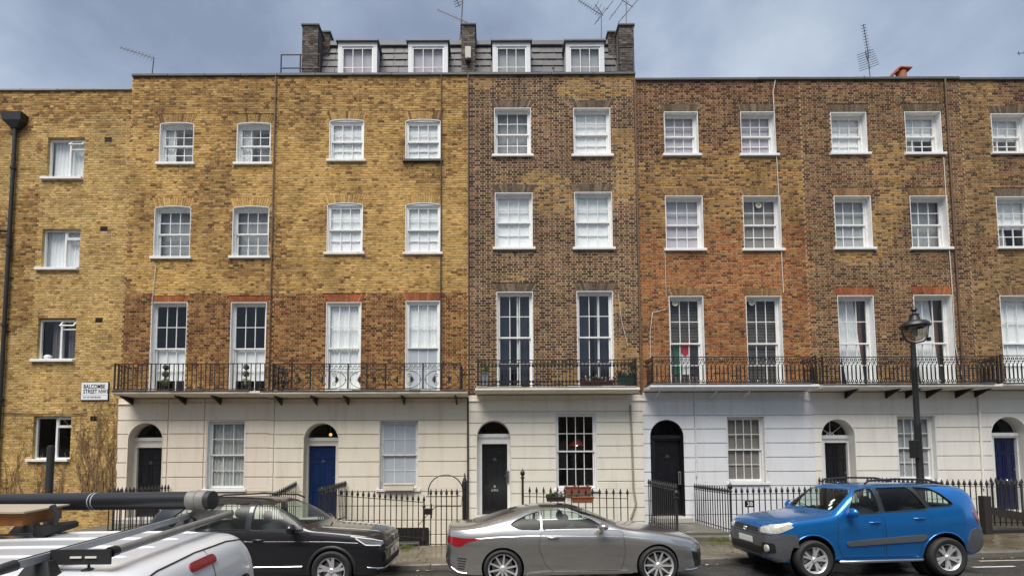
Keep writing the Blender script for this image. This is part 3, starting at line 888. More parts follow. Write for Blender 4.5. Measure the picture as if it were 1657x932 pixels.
wr = rect(614, 677, 680, 797)
wg = (wr[0], wr[1], wr[2]+0.12, wr[3])
lB = [zsB]+lines_of(580, (652, 680, 702.5, 724.6, 747, 771, 795))
stucco(hB, x0, x1, lB, -2.6, dB, wg, ST_B, vjoints=(X(443, 700)+0.02,))
fdB = front_door(hB, dB, dB[4], (X(499, 780, .3), X(543, 780, .3), Z(519, 721, .3), Z(519, 708, .3)), NAVY, ST_B, '34', trim=mat('cream_trim', (.66,.62,.55), 0.5), extras=('brass',))
sash_window(hB, wg[0], wg[1], wg[2], wg[3], 0.10, 'white', 3, (2, 2), glass=('frost', 'frost'), paint=WHITE2)
interior(hB, x0, x1, [ZS['B']-0.05, Z(610, 440), Z(610, 300), dB[4]-0.05], zpar-0.4)
coping(hB, x0, x1, zpar)

# --- house 36: soot brown brick
x0, x1 = XB[2], XB[3]
hC = house('terraced_house', 'dark brown brick house with ivory ground floor and planted balcony, fourth from the left', 'house', x0, x1)
mcC = (0.43, 0.315, 0.195)
wC = [W(800, 859, 175, 255, 'greysheet', DARKARCH, (.17,.13,.09), splay=.13), W(928, 988, 175, 255, 'white', DARKARCH, (.17,.13,.09), splay=.13),  # left window: grey sheet in place of mirrored sky
      W(801, 862, 312, 405, 'white', DARKARCH, (.17,.13,.09), splay=.14), W(930, 991, 311, 405, 'white', DARKARCH, (.17,.13,.09), splay=.14),
      W(804, 863, 472, 632, 'navy', DARKARCH, (.17,.13,.09), sill=False, splay=.16, split=0.55), W(934, 993, 471, 632, 'navy', DARKARCH, (.17,.13,.09), sill=False, splay=.16, split=0.55)]
zsC = ZS['C']-0.12
brick_front(hC, x0, x1, zsC, zpar, wC, col_C, mcC, 0.13, joint=0.026)
dC = (X(799, 760), X(827, 760)-X(799, 760), Z(799, 707), Z(799, 679)-Z(799, 707), Z(799, 834))
wr = rect(899, 966, 668, 797)
wg = (wr[0], wr[1], wr[2]+0.12, wr[3])
lC = [zsC]+lines_of(860, (648, 666, 684, 703, 722, 741, 760, 779, 798))
stucco(hC, x0, x1, lC, -2.6, dC, wg, ST_C, gap=0.026)
front_door(hC, dC, dC[4], (X(780, 780, .28), X(821, 780, .28), Z(799, 718, .28), Z(799, 702, .28)), BLACKP, ST_C, '36', reveal=0.28, extras=('entryphone',))
wgC = sash_window(hC, wg[0], wg[1], wg[2], wg[3], 0.07, None, 4, (2, 2))
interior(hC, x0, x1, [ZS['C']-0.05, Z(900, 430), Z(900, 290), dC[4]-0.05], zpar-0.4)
coping(hC, x0, x1, zpar)

# --- house 38: orange brick, cool white stucco, black arched doorway
x0, x1 = XB[3], XB[4]
hD = house('terraced_house', 'brick house turning orange lower down, over a cool white ground floor with black archway', 'house', x0, x1)
mcD = (0.40, 0.245, 0.125)
wD = [W(1075, 1130, 181, 254, 'lilac', DARKARCH, (.2,.14,.08), splay=.12), W(1199, 1255, 181, 254, 'lilac', DARKARCH, (.2,.14,.08), splay=.12),
      W(1077, 1138, 317, 407, 'lilac', BRNARCH, (.34,.24,.13), splay=.13), W(1203, 1264, 317, 407, 'taupe', BRNARCH, (.34,.24,.13), splay=.13),
      W(1084, 1140, 479, 628, 'venetian', BRNARCH, (.25,.14,.07), sill=False, splay=.13), W(1209, 1267, 479, 628, 'venetian', BRNARCH, (.25,.14,.07), sill=False, splay=.13)]
zsD = ZS['D']-0.12
brick_front(hD, x0, x1, zsD, zpar2, wD, col_D, mcD, 0.16, joint=0.024)
dD = (X(1080, 760), X(1107, 760)-X(1080, 760), Z(1080, 706), Z(1080, 679)-Z(1080, 706), Z(1080, 836))
wr = rect(1177, 1239, 673, 786)
wg = (wr[0], wr[1], wr[2]+0.12, wr[3])
lD = [zsD]+lines_of(1150, (647, 672, 694, 717, 740, 763, 786))
stucco(hD, x0, x1, lD, -2.6, dD, wg, ST_D, vjoints=(X(1124, 700),))
fdD = front_door(hD, dD, dD[4], (X(1060, 780, .2), X(1102, 780, .2), Z(1080, 711, .2), Z(1080, 704, .2)), BLACKP, BLACKREV, '38', reveal=0.2, trim=BLACKREV, extras=('entryphone',))
sash_window(hD, wg[0], wg[1], wg[2], wg[3], 0.12, 'taupe', 4, (2, 2))
interior(hD, x0, x1, [ZS['D']-0.05, Z(1170, 430), Z(1170, 290), dD[4]-0.05], zpar2-0.4)
coping(hD, x0, x1, zpar2)

# --- house 40
x0, x1 = XB[4], XB[5]
hE = house('terraced_house', 'brown brick house with red window arches, draped curtains and a ray fanlight', 'house', x0, x1)
mcE = (0.41, 0.295, 0.17)
wE = [W(1345, 1403, 182, 252, 'white', DARKARCH, (.18,.13,.07), splay=.12), W(1465, 1524, 181, 252, 'partwhite', DARKARCH, (.18,.13,.07), splay=.12),
      W(1351, 1411, 317, 405, 'grey', BRNARCH, (.37,.27,.15), splay=.13), W(1474, 1535, 317, 405, 'greysheet', BRNARCH, (.37,.27,.15), splay=.13),
      W(1358, 1417, 478, 628, 'drape', REDARCH, (.30,.14,.07), sill=False, splay=.13), W(1482, 1544, 477, 628, 'drape', REDARCH, (.30,.14,.07), sill=False, splay=.13)]
zsE = ZS['E']-0.12
brick_front(hE, x0, x1, zsE, zpar2, wE, col_E, mcE, 0.19, joint=0.024)
dE = (X(1358, 760), X(1386, 760)-X(1358, 760), Z(1358, 705), Z(1358, 677)-Z(1358, 705), Z(1358, 826))
wr = rect(1453, 1516, 672, 782)
wg = (wr[0], wr[1], wr[2]+0.12, wr[3])
lE = [zsE]+lines_of(1420, (646, 670, 692, 715, 738, 761, 784))
stucco(hE, x0, x1, lE, -2.6, dE, wg, ST_E, gap=0.026)
front_door(hE, dE, dE[4], (X(1336, 780, .3), X(1373, 780, .3), Z(1354, 716, .3), Z(1354, 704, .3)), BLACKP, ST_E, None, fan='rays')
sash_window(hE, wg[0], wg[1], wg[2], wg[3], 0.14, 'grey', 4, (2, 2))
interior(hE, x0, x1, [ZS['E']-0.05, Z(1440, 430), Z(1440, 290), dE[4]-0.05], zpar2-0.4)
coping(hE, x0, x1, zpar2)

# --- house 42, cut by the edge of the picture
x0, x1 = XB[5], XB[5]+5.4
hF = house('terraced_house', 'brown brick house with dark blue door at the right edge of the photo', 'house', x0, x1)
mcF = (0.38, 0.275, 0.15)
def shift(w, d):
    w = dict(w); w['x'] = (w['x'][0]+d, w['x'][1]+d); o = w['op']
    w['op'] = Opening(o.x0+d, o.x1+d, o.z0, o.z1, o.band, o.splay, o.rise); return w
wF = [W(1605, 1663, 184, 251, 'partwhite', DARKARCH, (.2,.14,.08), splay=.12), W(1614, 1674, 318, 404, 'partwhite', DARKARCH, (.2,.14,.08), splay=.13),
      W(1622, 1682, 478, 628, 'white', BRNARCH, (.25,.16,.08), sill=False, splay=.13)]
wF += [shift(w, 2.5) for w in wF]
zsF = ZS['F']-0.12
brick_front(hF, x0, x1, zsF, zpar2-0.03, wF, col_F, mcF, 0.19, joint=0.021)
dF = (X(1636, 760), X(1666, 760)-X(1636, 760), Z(1636, 702), Z(1636, 673)-Z(1636, 702), Z(1636, 826))
wg = (dF[0]+2.0, dF[0]+3.2, dF[4]+0.9, dF[4]+3.0)
lF = [zsF]+lines_of(1600, (645, 668, 691, 714, 737, 760, 783))
stucco(hF, x0, x1, lF, -2.6, dF, wg, ST_F, gap=0.026)
front_door(hF, dF, dF[4], (X(1611, 780, .3), X(1648, 780, .3), Z(1630, 706, .3), Z(1630, 700, .3)), NAVY2, ST_F, None)
sash_window(hF, wg[0], wg[1], wg[2], wg[3], 0.12, 'grey', 4, (2, 2))
interior(hF, x0, x1, [ZS['F']-0.05, Z(1640, 430), Z(1640, 290), dF[4]-0.05], zpar2-0.4)
coping(hF, x0, x1, zpar2-0.03)
DOORS = [(hA, dA), (hB, dB), (hC, dC), (hD, dD), (hE, dE), (hF, dF)]

# string course under the balconies
for h, lz, sm in ((hA, lA, ST_A), (hB, lB, ST_B), (hC, lC, ST_C), (hD, lD, ST_D), (hE, lE, ST_E), (hF, lF, ST_F)):
    m = MB(); m.cbox(h['x0'], h['x1'], -0.055, 0.0, lz[1]-0.03, lz[1]+0.012, 0.006); m.build('string_course', sm, h)
# pipes and cables on the fronts
pipe_run(hA, [(XB[1]-0.03, -0.07, zpar-0.05), (XB[1]-0.03, -0.07, ZS['A'])], 0.026, BRPIPE)
pipe_run(hB, [(X(714, 300), -0.05, zpar), (X(714, 300), -0.05, ZS['B'])], 0.02, PIPE, 'cable')
pipe_run(hC, [(XB[2]+0.02, -0.05, zpar), (XB[2]+0.02, -0.05, ZS['C']-0.1)], 0.022, BRPIPE, 'cable')
pipe_run(hC, [(XB[2]+0.0, -0.06, ZS['C']-0.2), (XB[2]+0.0, -0.06, 0.1)], 0.03, PIPE, 'downpipe')
pipe_run(hC, [at(1020, 655, -.06), at(1022, 700, -.06), at(1025, 790, -.06), at(1029, 815, -.06), at(1021, 838, -.06)], 0.03, mat('grey_pipe', (.30,.27,.22), .6), 'waste_pipe')
pipe_run(hD, [(XB[3]-0.04, -0.07, zpar2+0.02), (XB[3]-0.04, -0.07, ZS['D']-0.1)], 0.032, BRPIPE)
pipe_run(hD, [at(1255, 128, -.03), at(1251, 150, -.03), at(1257, 260, -.03), at(1262, 350, -.03), at(1266, 440, -.03), at(1268, 474, -.03)], 0.013, CABLEW, 'cable')
pipe_run(hD, [at(1076, 408, -.03), at(1078, 480, -.03)], 0.010, CABLEW, 'cable')
pipe_run(hD, [at(1078, 500, -.03), at(1056, 506, -.03), at(1052, 540, -.03), at(1053, 580, -.03)], 0.010, CABLEW, 'cable')
pipe_run(hD, [at(1124, 648, -.05), at(1126, 700, -.05), at(1127, 770, -.05)], 0.018, ST_D, 'pipe')
pipe_run(hE, [(XB[5]-0.5, -0.06, zpar2), (XB[5]-0.5, -0.06, ZS['E'])], 0.03, BRPIPE)
pipe_run(hE, [at(1527, 255, -.03), at(1533, 360, -.03), at(1541, 470, -.03), at(1546, 560, -.03), at(1556, 605, -.03), at(1566, 616, -.03)], 0.014, CABLEW, 'cable')
pipe_run(hF, [at(1582, 632, -.05), at(1584, 650, -.05), at(1588, 720, -.05), at(1592, 790, -.05)], 0.035, ST_F, 'waste_pipe')
pipe_run(hA, [at(247, 424, -.03), at(252, 432, -.03), at(248, 470, -.03), at(246, 492, -.03)], 0.011, CABLEW, 'cable')
pipe_run(hC, [at(1000, 474, -.03), at(1006, 520, -.03), at(1016, 560, -.03)], 0.010, CABLEW, 'cable')
# ------------------------------------------------------------------ ground
YK, YR = -5.05, -2.5            # kerb line and railing line
def gz(m, dz=0.0):
    m.v = [(x, y, z+G(x)+dz) for x, y, z in m.v]; return m
PAVE = mat('york_paving', (0.12, 0.098, 0.062), 0.28, var=0.30, vscale=1.6, bump=0.25, bscale=30, rvar=0.24, stain=(0.055, 0.044, 0.026), stscale=1.3, stamt=0.75)
KERBM = mat('granite_kerb', (0.13, 0.12, 0.105), 0.45, var=0.2, vscale=9, bump=0.3, bscale=80, rvar=0.2)
ASPH = mat('wet_asphalt', (0.030, 0.028, 0.026), 0.36, var=0.25, vscale=3, bump=0.55, bscale=160, rvar=0.30, stain=(0.058, 0.052, 0.04), stscale=0.9, stamt=0.6)
GROUND = mat('bare_ground', (0.10, 0.09, 0.08), 0.9, var=0.2, vscale=0.3)
m = MB(); m.add([(-900, -900, -3.4), (900, -900, -3.4), (900, 900, -3.4), (-900, 900, -3.4)], [(0, 1, 2, 3)])
tag(m.build('ground', GROUND), kind='structure')
m = MB(); xs = [-60, -30, -12, 0, 12, 30, 60]
ys = [(-14.75, -0.115), (-12, -0.075), (-9.6, -0.05), (-7, -0.075), (YK, -0.115)]
for i in range(len(xs)):
    for y, z in ys: m.v.append((xs[i], y, z+G(xs[i])))
for i in range(len(xs)-1):
    for j in range(len(ys)-1):
        a = i*len(ys)+j; m.f.append((a, a+len(ys), a+len(ys)+1, a+1))
tag(m.build('road', ASPH), kind='structure')
LINE = mat('worn_white_line', (0.62, 0.61, 0.58), 0.55, var=0.2, vscale=12)
YLINE = mat('worn_cream_line', (0.50, 0.45, 0.30), 0.55, var=0.25, vscale=12)
def road_z(y):
    for (a, za), (b, zb) in zip(ys, ys[1:]):
        if a <= y <= b: return za+(zb-za)*(y-a)/(b-a)
    return -0.115
def painted(name, pts, mt):
    m = MB(); m.add([(x, y, road_z(y)+0.005) for x, y in pts], [tuple(range(len(pts)))]); gz(m)
    tag(m.build(name, mt), kind='structure')
painted('bay_line', [(10.0, -5.45), (16, -5.45), (16, -5.38), (10.0, -5.38)], YLINE)
painted('bay_line', [(9.3, -6.05), (10.1, -6.05), (10.1, -5.97), (9.3, -5.97)], LINE)
painted('bay_line', [(10.75, -6.75), (12.3, -6.75), (12.3, -6.67), (10.75, -6.67)], LINE)
# far pavement: base, slabs and kerb stones
m = MB()
for a, b in zip(xs, xs[1:]): m.box(a, b, YK+0.16, YR+0.12, -0.45, -0.03)
base = tag(gz(m).build('pavement', mat('mortar_bed', (0.085, 0.075, 0.06), 0.9, var=.2)), kind='structure')
rows = [(YK+0.165, YK+0.72), (YK+0.73, YK+1.36), (YK+1.37, YK+1.99), (YK+2.0, YR-0.02)]
for j, (ya, yb) in enumerate(rows):
    x = -17.5+0.31*j
    while x < 19:
        w = random.choice((0.6, 0.75, 0.9, 0.9)) if j else random.choice((0.45, 0.6))
        s = MB(); t = random.uniform(-0.003, 0.003)
        s.box(x+0.007, x+w-0.007, ya, yb, -0.05, 0.0+t, nb=False)
        gz(s).build('paving_slab', PAVE, base); x += w
x = -17.5
kerb = None
m = MB(); m.box(-60, 60, YK+0.012, YK+0.15, -0.4, -0.02)
m.v = [(a, b, c+G(a)) for a, b, c in m.v]
kerb = tag(m.build('kerb', KERBM), kind='structure')
while x < 19:
    s = MB(); s.cbox(x+0.004, x+0.896, YK, YK+0.155, -0.16, 0.001+random.uniform(-.002, .002), 0.018)
    gz(s).build('kerb_stone', KERBM, kerb); x += 0.9
# pavement on the photographer's side
m = MB()
for a, b in zip(xs, xs[1:]): m.box(a, b, -19, -14.77, -0.4, 0.0)
tag(gz(m).build('near_pavement', PAVE), kind='structure')

# ------------------------------------------------------------------ the sunk areas in front of the houses
AREAW = mat('white_area_wall', (0.66, 0.62, 0.60), 0.7, var=0.08, vscale=2, stain=(0.30, 0.27, 0.23), stscale=2.2, stamt=0.5)
m = MB(); m.box(-60, 60, YR+0.12, 0.5, -3.0, -2.6); tag(m.build('area_floor', mat('area_paving', (.16,.15,.13), .8, var=.2)), kind='structure')
STONE = mat('worn_step_stone', (0.125, 0.115, 0.092), 0.45, var=0.3, vscale=5, bump=0.3, bscale=40, rvar=.2, stain=(0.05, 0.055, 0.035), stscale=2.5, stamt=0.7)
THRESH = mat('pale_threshold_stone', (0.42, 0.40, 0.36), 0.6, var=0.15, vscale=6)
BLACKST = mat('black_painted_stone', (0.02, 0.02, 0.02), 0.5, var=0.3, vscale=9)
LAND = []
for h, d in DOORS:
    xc, hw = d[0], d[1]; xa, xb = xc-hw-0.12, xc+hw+0.22; z = d[4]
    g = G(xc)
    lz = max(z-0.15, g+0.12)
    p = MB(); p.box(xa, xb, YR-0.05, 0.0, lz-0.22, lz); p.box(xa, xb, YR+0.3, -0.021, -2.6, lz-0.22); step = p.build('landing', STONE, h)
    p = MB(); p.cbox(xc-hw-0.02, xc+hw+0.09, -0.42, d[1]*0+0.30, lz+0.001, z+0.018, 0.015); p.build('threshold', THRESH, step)
    p = MB(); p.cbox(xa-0.15, xb+0.15, YR-0.34, YR-0.051, g-0.05, g+0.12, 0.015); p.build('step', STONE, step)
    LAND.append((xa, xb, lz))
# retaining wall and coping under the railings, between the landings
AX = [(X(-60, 800), LAND[0][0])]+[(LAND[i][1], LAND[i+1][0]) for i in range(5)]
for i, (a, b) in enumerate(AX):
    hh = (h0, hA, hB, hC, hD, hE)[i]
    gap = (X(680, 870, YR), X(740, 870, YR)) if i == 2 else None
    m = MB()
    for p, q in ([(a, b)] if not gap else [(a, gap[0]), (gap[1], b)]): m.box(p, q, YR+0.1, YR+0.22, -2.6, G((p+q)/2)-0.04)
    if gap: m.box(gap[0], gap[1], YR+0.1, YR+0.22, -2.6, -0.25)
    rw = m.build('area_wall', AREAW, hh)
    n = max(1, int((b-a)/1.1))
    for k in range(n):
        p, q = a+(b-a)*k/n, a+(b-a)*(k+1)/n
        if gap and p < gap[1] and q > gap[0]:
            p, q = (p, gap[0]) if p < gap[0] else (gap[1], q)
            if q-p < 0.1: continue
        c = MB(); c.cbox(p+0.004, q-0.004, YR-0.10, YR+0.24, G(p)-0.035, G(p)+0.10, 0.012); c.build('coping_stone', BLACKST, rw)
# basement window of the blue-doored house
bx0, bx1 = X(636, 862), X(694, 862)
m = MB(); m.box(bx0, bx1, -0.028, -0.022, -1.6, Z(660, 853)); wb = m.build('basement_window', mat('dark_basement_glass', (.02, .02, .02), .15), hB)
m = MB()
for k in range(9): m.box(bx0+k*(bx1-bx0)/8-0.01, bx0+k*(bx1-bx0)/8+0.01, -0.06, -0.03, -1.6, Z(660, 853)-0.05)
m.build('window_bar', IRON, wb)

# leaf litter lying in the gutter and on the slabs
bits = MB()
for k in range(26):
    px = random.choice((690, 720, 1135, 1150, 1165, 1120, 1610, 1640, 1180, 1630))+random.gauss(0, 9); gut = random.random() < 0.6
    y = YK-0.06-random.random()*0.10 if gut else random.uniform(YK+0.3, YR-0.5)
    x = X(px, 905, y); z = G(x)+(road_z(y) if gut else 0.0)+0.005; c = random.choice(((.16, .09, .03), (.38, .28, .07), (.5, .48, .42)))
    a_ = random.random()*6.3; q = random.uniform(0.8, 1.5); u, w = Vector((math.cos(a_), math.sin(a_), 0))*q, Vector((-math.sin(a_), math.cos(a_), 0))*q; p = Vector((x, y, z))
    bits.add([p-u*.035, p-w*.022+Vector((0, 0, .008)), p+u*.04, p+w*.024+Vector((0, 0, .010))], [(0, 1, 2, 3)], c)
tag(bits.build('leaf_litter', BRICK), 'scattered fallen leaves and scraps along the kerb between the parked cars', 'litter', kind='stuff')
# ------------------------------------------------------------------ balconies
YB = -0.72
MOSS = mat('mossy_slab_edge', (0.075, 0.068, 0.055), 0.85, var=0.45, vscale=14, bump=0.5, bscale=50)
def spiral(cx, cz, r0, turns, a0, y, sgn=1, n=18):
    return [(cx+r0*(1-0.82*i/n)*math.cos(a0+sgn*2*math.pi*turns*i/n), y, cz+r0*(1-0.82*i/n)*math.sin(a0+sgn*2*math.pi*turns*i/n)) for i in range(n+1)]
def balcony(h, x0, x1, zs, soffit, edge, brackets=(), lip=None):
    m = MB()
    m.prism_x([(YB, zs-0.06), (YB, zs), (0.0, zs), (0.0, zs-0.10), (YB+0.1, zs-0.10)], x0, x1)
    b = m.build('balcony', soffit, h)
    for k in range(int((x1-x0)/0.35)):                       # uneven, crumbling edge of the slab covering
        a = x0+k*0.35; e = MB(); t = random.uniform(0.02, 0.05)
        e.cbox(a+0.002, min(a+0.348, x1), YB-0.025-random.uniform(0, .015), YB+0.35, zs+0.002, zs+t, 0.012); e.build('slab_edge', edge, b)
    if lip:
        m = MB(); m.prism_x([(YB-0.03, zs-0.07), (YB-0.03, zs-0.015), (YB+0.02, zs-0.015), (YB+0.08, zs-0.10), (YB+0.20, zs-0.14), (YB+0.20, zs-0.15), (YB+0.05, zs-0.12)], x0-0.02, x1+0.02); m.build('moulding', lip, b)
    for x in brackets:
        m = MB(); m.add([(x-0.025, -0.005, zs-0.10), (x-0.025, YB+0.12, zs-0.105), (x-0.025, -0.005, zs-0.34), (x-0.025, YB+0.18, zs-0.14),
                         (x+0.025, -0.005, zs-0.10), (x+0.025, YB+0.12, zs-0.105), (x+0.025, -0.005, zs-0.34), (x+0.025, YB+0.18, zs-0.14)],
                        [(0, 2, 3, 1), (4, 5, 7, 6), (0, 1, 5, 4), (1, 3, 7, 5), (3, 2, 6, 7)]); m.build('bracket', IRON, b)
    return b
def rail_frame(b, x0, x1, zs, ht, m, extra=(), r=0.013, sides=(True, True)):
    y = YB+0.05
    f = MB()
    f.box(x0, x1, y-0.018, y+0.018, zs+ht-0.012, zs+ht+0.012); f.box(x0, x1, y-0.012, y+0.012, zs+0.07, zs+0.09)
    for e in extra: f.box(x0, x1, y-0.009, y+0.009, zs+ht-e-0.008, zs+ht-e+0.008)
    for k, x in enumerate((x0, x1)):
        if sides[k]:
            f.box(x-0.018, x+0.018, y+0.018, -0.0, zs+ht-0.010, zs+ht+0.010); f.box(x-0.012, x+0.012, y+0.012, -0.0, zs+0.07, zs+0.09)
        f.box(x-0.02, x+0.02, y-0.0195, y+0.0195, zs+0.0, zs+ht+0.03)
    return f.build('balcony_rail', m, b.parent)
def place_bars(rail, me, x0, x1, zs, step, y=YB+0.05, sides=(True, True), name='baluster'):
    n = int(round((x1-x0)/step))
    for i in range(1, n): link_mesh(name, me, rail, (x0+(x1-x0)*i/n, y, zs))
    for k, x in enumerate((x0, x1)):
        if sides[k]:
            for q in range(1, 5): link_mesh(name, me, rail, (x, y+(0.0-y)*q/5, zs), (0, 0, math.pi/2))
HT = 0.86
# plain bars
bm = MB(); bm.box(-0.011, 0.011, -0.011, 0.011, 0.0, HT); BAR_PLAIN = bm.mesh('baluster', RUSTY)
# bars with a ring in the top band, a swan-neck below it and a ring at the foot
bm = MB(); bm.box(-0.014, 0.014, -0.012, 0.012, 0.17, HT-0.30); bm.box(-0.007, 0.007, -0.007, 0.007, 0.0, 0.08)
bm.tube([(0.036*math.cos(a*math.pi/5), 0, HT-0.085+0.036*math.sin(a*math.pi/5)) for a in range(10)], 0.013, 4, closed=True)
bm.tube([(0.036*math.cos(a*math.pi/5), 0, 0.128+0.036*math.sin(a*math.pi/5)) for a in range(10)], 0.013, 4, closed=True)
bm.tube([(0, 0, HT-0.30), (0.012, 0, HT-0.26), (0.05, 0, HT-0.20), (0.062, 0, HT-0.15), (0.062, 0, HT-0.13)], 0.011, 4)
bm.tube([(0, 0, HT-0.30), (-0.012, 0, HT-0.26), (-0.03, 0, HT-0.22)], 0.007, 4)
BAR_RING = bm.mesh('baluster', IRON)
# bars with leaf bosses top and bottom
bm = MB(); bm.box(-0.010, 0.010, -0.010, 0.010, 0.0, HT)
for zc, s in ((HT-0.17, 1.35), (0.19, 1.35), (0.08, .9)):
    bm.prism([(0, zc-0.055*s), (0.034*s, zc-0.01), (0.03*s, zc+0.025*s), (0.0, zc+0.04*s), (-0.03*s, zc+0.025*s), (-0.034*s, zc-0.01)], -0.012, 0.012)
bm.tube(spiral(0.03, HT-0.07, 0.03, 1.1, math.pi, 0), 0.006, 4)
BAR_LEAF = bm.mesh('baluster', IRON)
# cast panel: running wave on top, facing lyres with palmettes below
PWID = 0.58
def scroll_panel(flip):
    m = MB(); s = -1 if flip else 1
    m.box(-PWID/2, -PWID/2+0.022, -0.012, 0.012, 0.07, HT); m.box(PWID/2-0.022, PWID/2, -0.012, 0.012, 0.07, HT)
    m.box(-PWID/2+0.022, PWID/2-0.022, -0.008, 0.008, HT-0.175, HT-0.16)
    for k in range(4):
        cx = -PWID/2+0.085+k*0.137
        m.tube(spiral(cx, HT-0.085, 0.05, 1.25, math.pi*1.2, 0, -1), 0.009, 4)
        m.tube([(cx-0.085, 0, HT-0.15), (cx-0.06, 0, HT-0.12), (cx-0.045, 0, HT-0.085)], 0.009, 4)
    e = PWID/2-0.03
    for sg in (-1, 1):       # big facing curves
        m.tube([(s*(-e+0.02+0.46*math.sin(math.pi*t/16)), 0, HT*0.43+sg*(0.005+0.275*math.cos(math.pi*t/16))*1.0) for t in range(0, 9)], 0.011, 4)
        m.tube(spiral(s*(-e+0.12), HT*0.43+sg*0.125, 0.075, 1.3, -sg*math.pi/2 if s > 0 else -sg*math.pi/2, 0, sg*s), 0.010, 4)
        m.tube([(s*(-e), 0, HT*0.43+sg*0.27), (s*(-e+0.05), 0, HT*0.43+sg*0.285), (s*(-e+0.12), 0, HT*0.43+sg*0.27)], 0.010, 4)
    for a in range(-70, 71, 28):   # palmette
        c, q = math.cos(R(a)), math.sin(R(a))
        m.tube([(s*(-e+0.16), 0, HT*0.43), (s*(-e+0.16+0.075*c), 0, HT*0.43+0.075*q), (s*(-e+0.16+0.12*c), 0, HT*0.43+0.12*q)], [0.008, 0.02, 0.008], 5)
    m.tube([(s*(e-0.09), 0, HT*0.43), (s*e, 0, HT*0.43)], 0.010, 4)
    return m.mesh('scroll_panel', IRON)
PAN = (scroll_panel(False), scroll_panel(True))

zA = ZS['A']; bA = balcony(hA, X(181, 632, YB), XB[1]-0.0, zA, ST_A, MOSS, [X(p, 645, -0.3) for p in (205, 292, 350)])
ra = rail_frame(bA, X(184, 600, YB), XB[1]+0.25, zA, HT, RUSTY, sides=(True, False)); place_bars(ra, BAR_PLAIN, X(184, 600, YB), XB[1]+0.25, zA, 0.139, sides=(True, False))
zB = ZS['B']; bB = balcony(hB, XB[1]+0.002, X(755, 632, YB), zB, ST_B, MOSS, [X(p, 645, -0.3) for p in (450, 508, 560, 652, 738)])
xb0, xb1 = XB[1]+0.37, X(745, 610, YB)
rb = rail_frame(bB, xb0, xb1, zB, HT, IRON, sides=(False, True))
n = int(round((xb1-xb0)/PWID)); 
for i in range(n): link_mesh('scroll_panel', PAN[(i+1) % 2], rb, (xb0+(xb1-xb0)*(i+0.5)/n, YB+0.05, zB), None, ((xb1-xb0)/n/PWID, 1, 1))
for q in range(2): link_mesh('scroll_panel', PAN[q], rb, (xb1, YB+0.05+0.17+q*0.33, zB), (0, 0, math.pi/2), (0.56, 1, 1))
for q in range(3): link_mesh('scroll_panel', PAN[q % 2], rb, (xb0+0.03+q*.06, YB+0.2+q*0.2, zB), (0, 0, math.pi/2), (0.5, 1, 1))
zC = ZS['C']; bC = balcony(hC, X(770, 627, YB), X(1034, 627, YB), zC, ST_C, mat('pale_weathered_slab', (.36, .34, .30), .8, var=.4, vscale=12), (), ST_C)
rc = rail_frame(bC, X(773, 600, YB), X(1030, 600, YB), zC, HT, IRON, (0.10, 0.66)); place_bars(rc, BAR_LEAF, X(773, 600, YB), X(1030, 600, YB), zC, 0.112)
zD = ZS['D']; bD = balcony(hD, X(1053, 622, YB), X(1325, 622, YB), zD, ST_D, LEAD, (), ST_D)
for p in (1064, 1155, 1208, 1298):
    m = MB(); x = X(p, 640, -.3); m.tube([(x, YB+0.1, zD-0.10), (x, YB+0.3, zD-0.22), (x, -0.05, zD-0.30)], 0.02, 5); m.build('bracket', ST_D, bD)
rd = rail_frame(bD, X(1057, 600, YB), X(1322, 600, YB), zD, HT, IRON, (0.17,)); place_bars(rd, BAR_RING, X(1057, 600, YB), X(1322, 600, YB), zD, 0.127)
zE = ZS['E']; bE = balcony(hE, X(1331, 622, YB), XB[5]+0.05, zE, ST_E, LEAD, [X(p, 640, -.3) for p in (1378, 1445, 1478, 1512, 1560)])
re_ = rail_frame(bE, X(1333, 600, YB), XB[5]-0.02, zE, HT, IRON, (0.17,)); place_bars(re_, BAR_RING, X(1333, 600, YB), XB[5]-0.02, zE, 0.127)
zF = ZS['F']; bF = balcony(hF, XB[5]+0.06, hF['x1'], zF, ST_F, LEAD, [X(1592, 640, -.3)])
rf = rail_frame(bF, XB[5]+0.08, hF['x1'], zF, HT, IRON, (0.17,)); place_bars(rf, BAR_RING, XB[5]+0.08, hF['x1'], zF, 0.127)

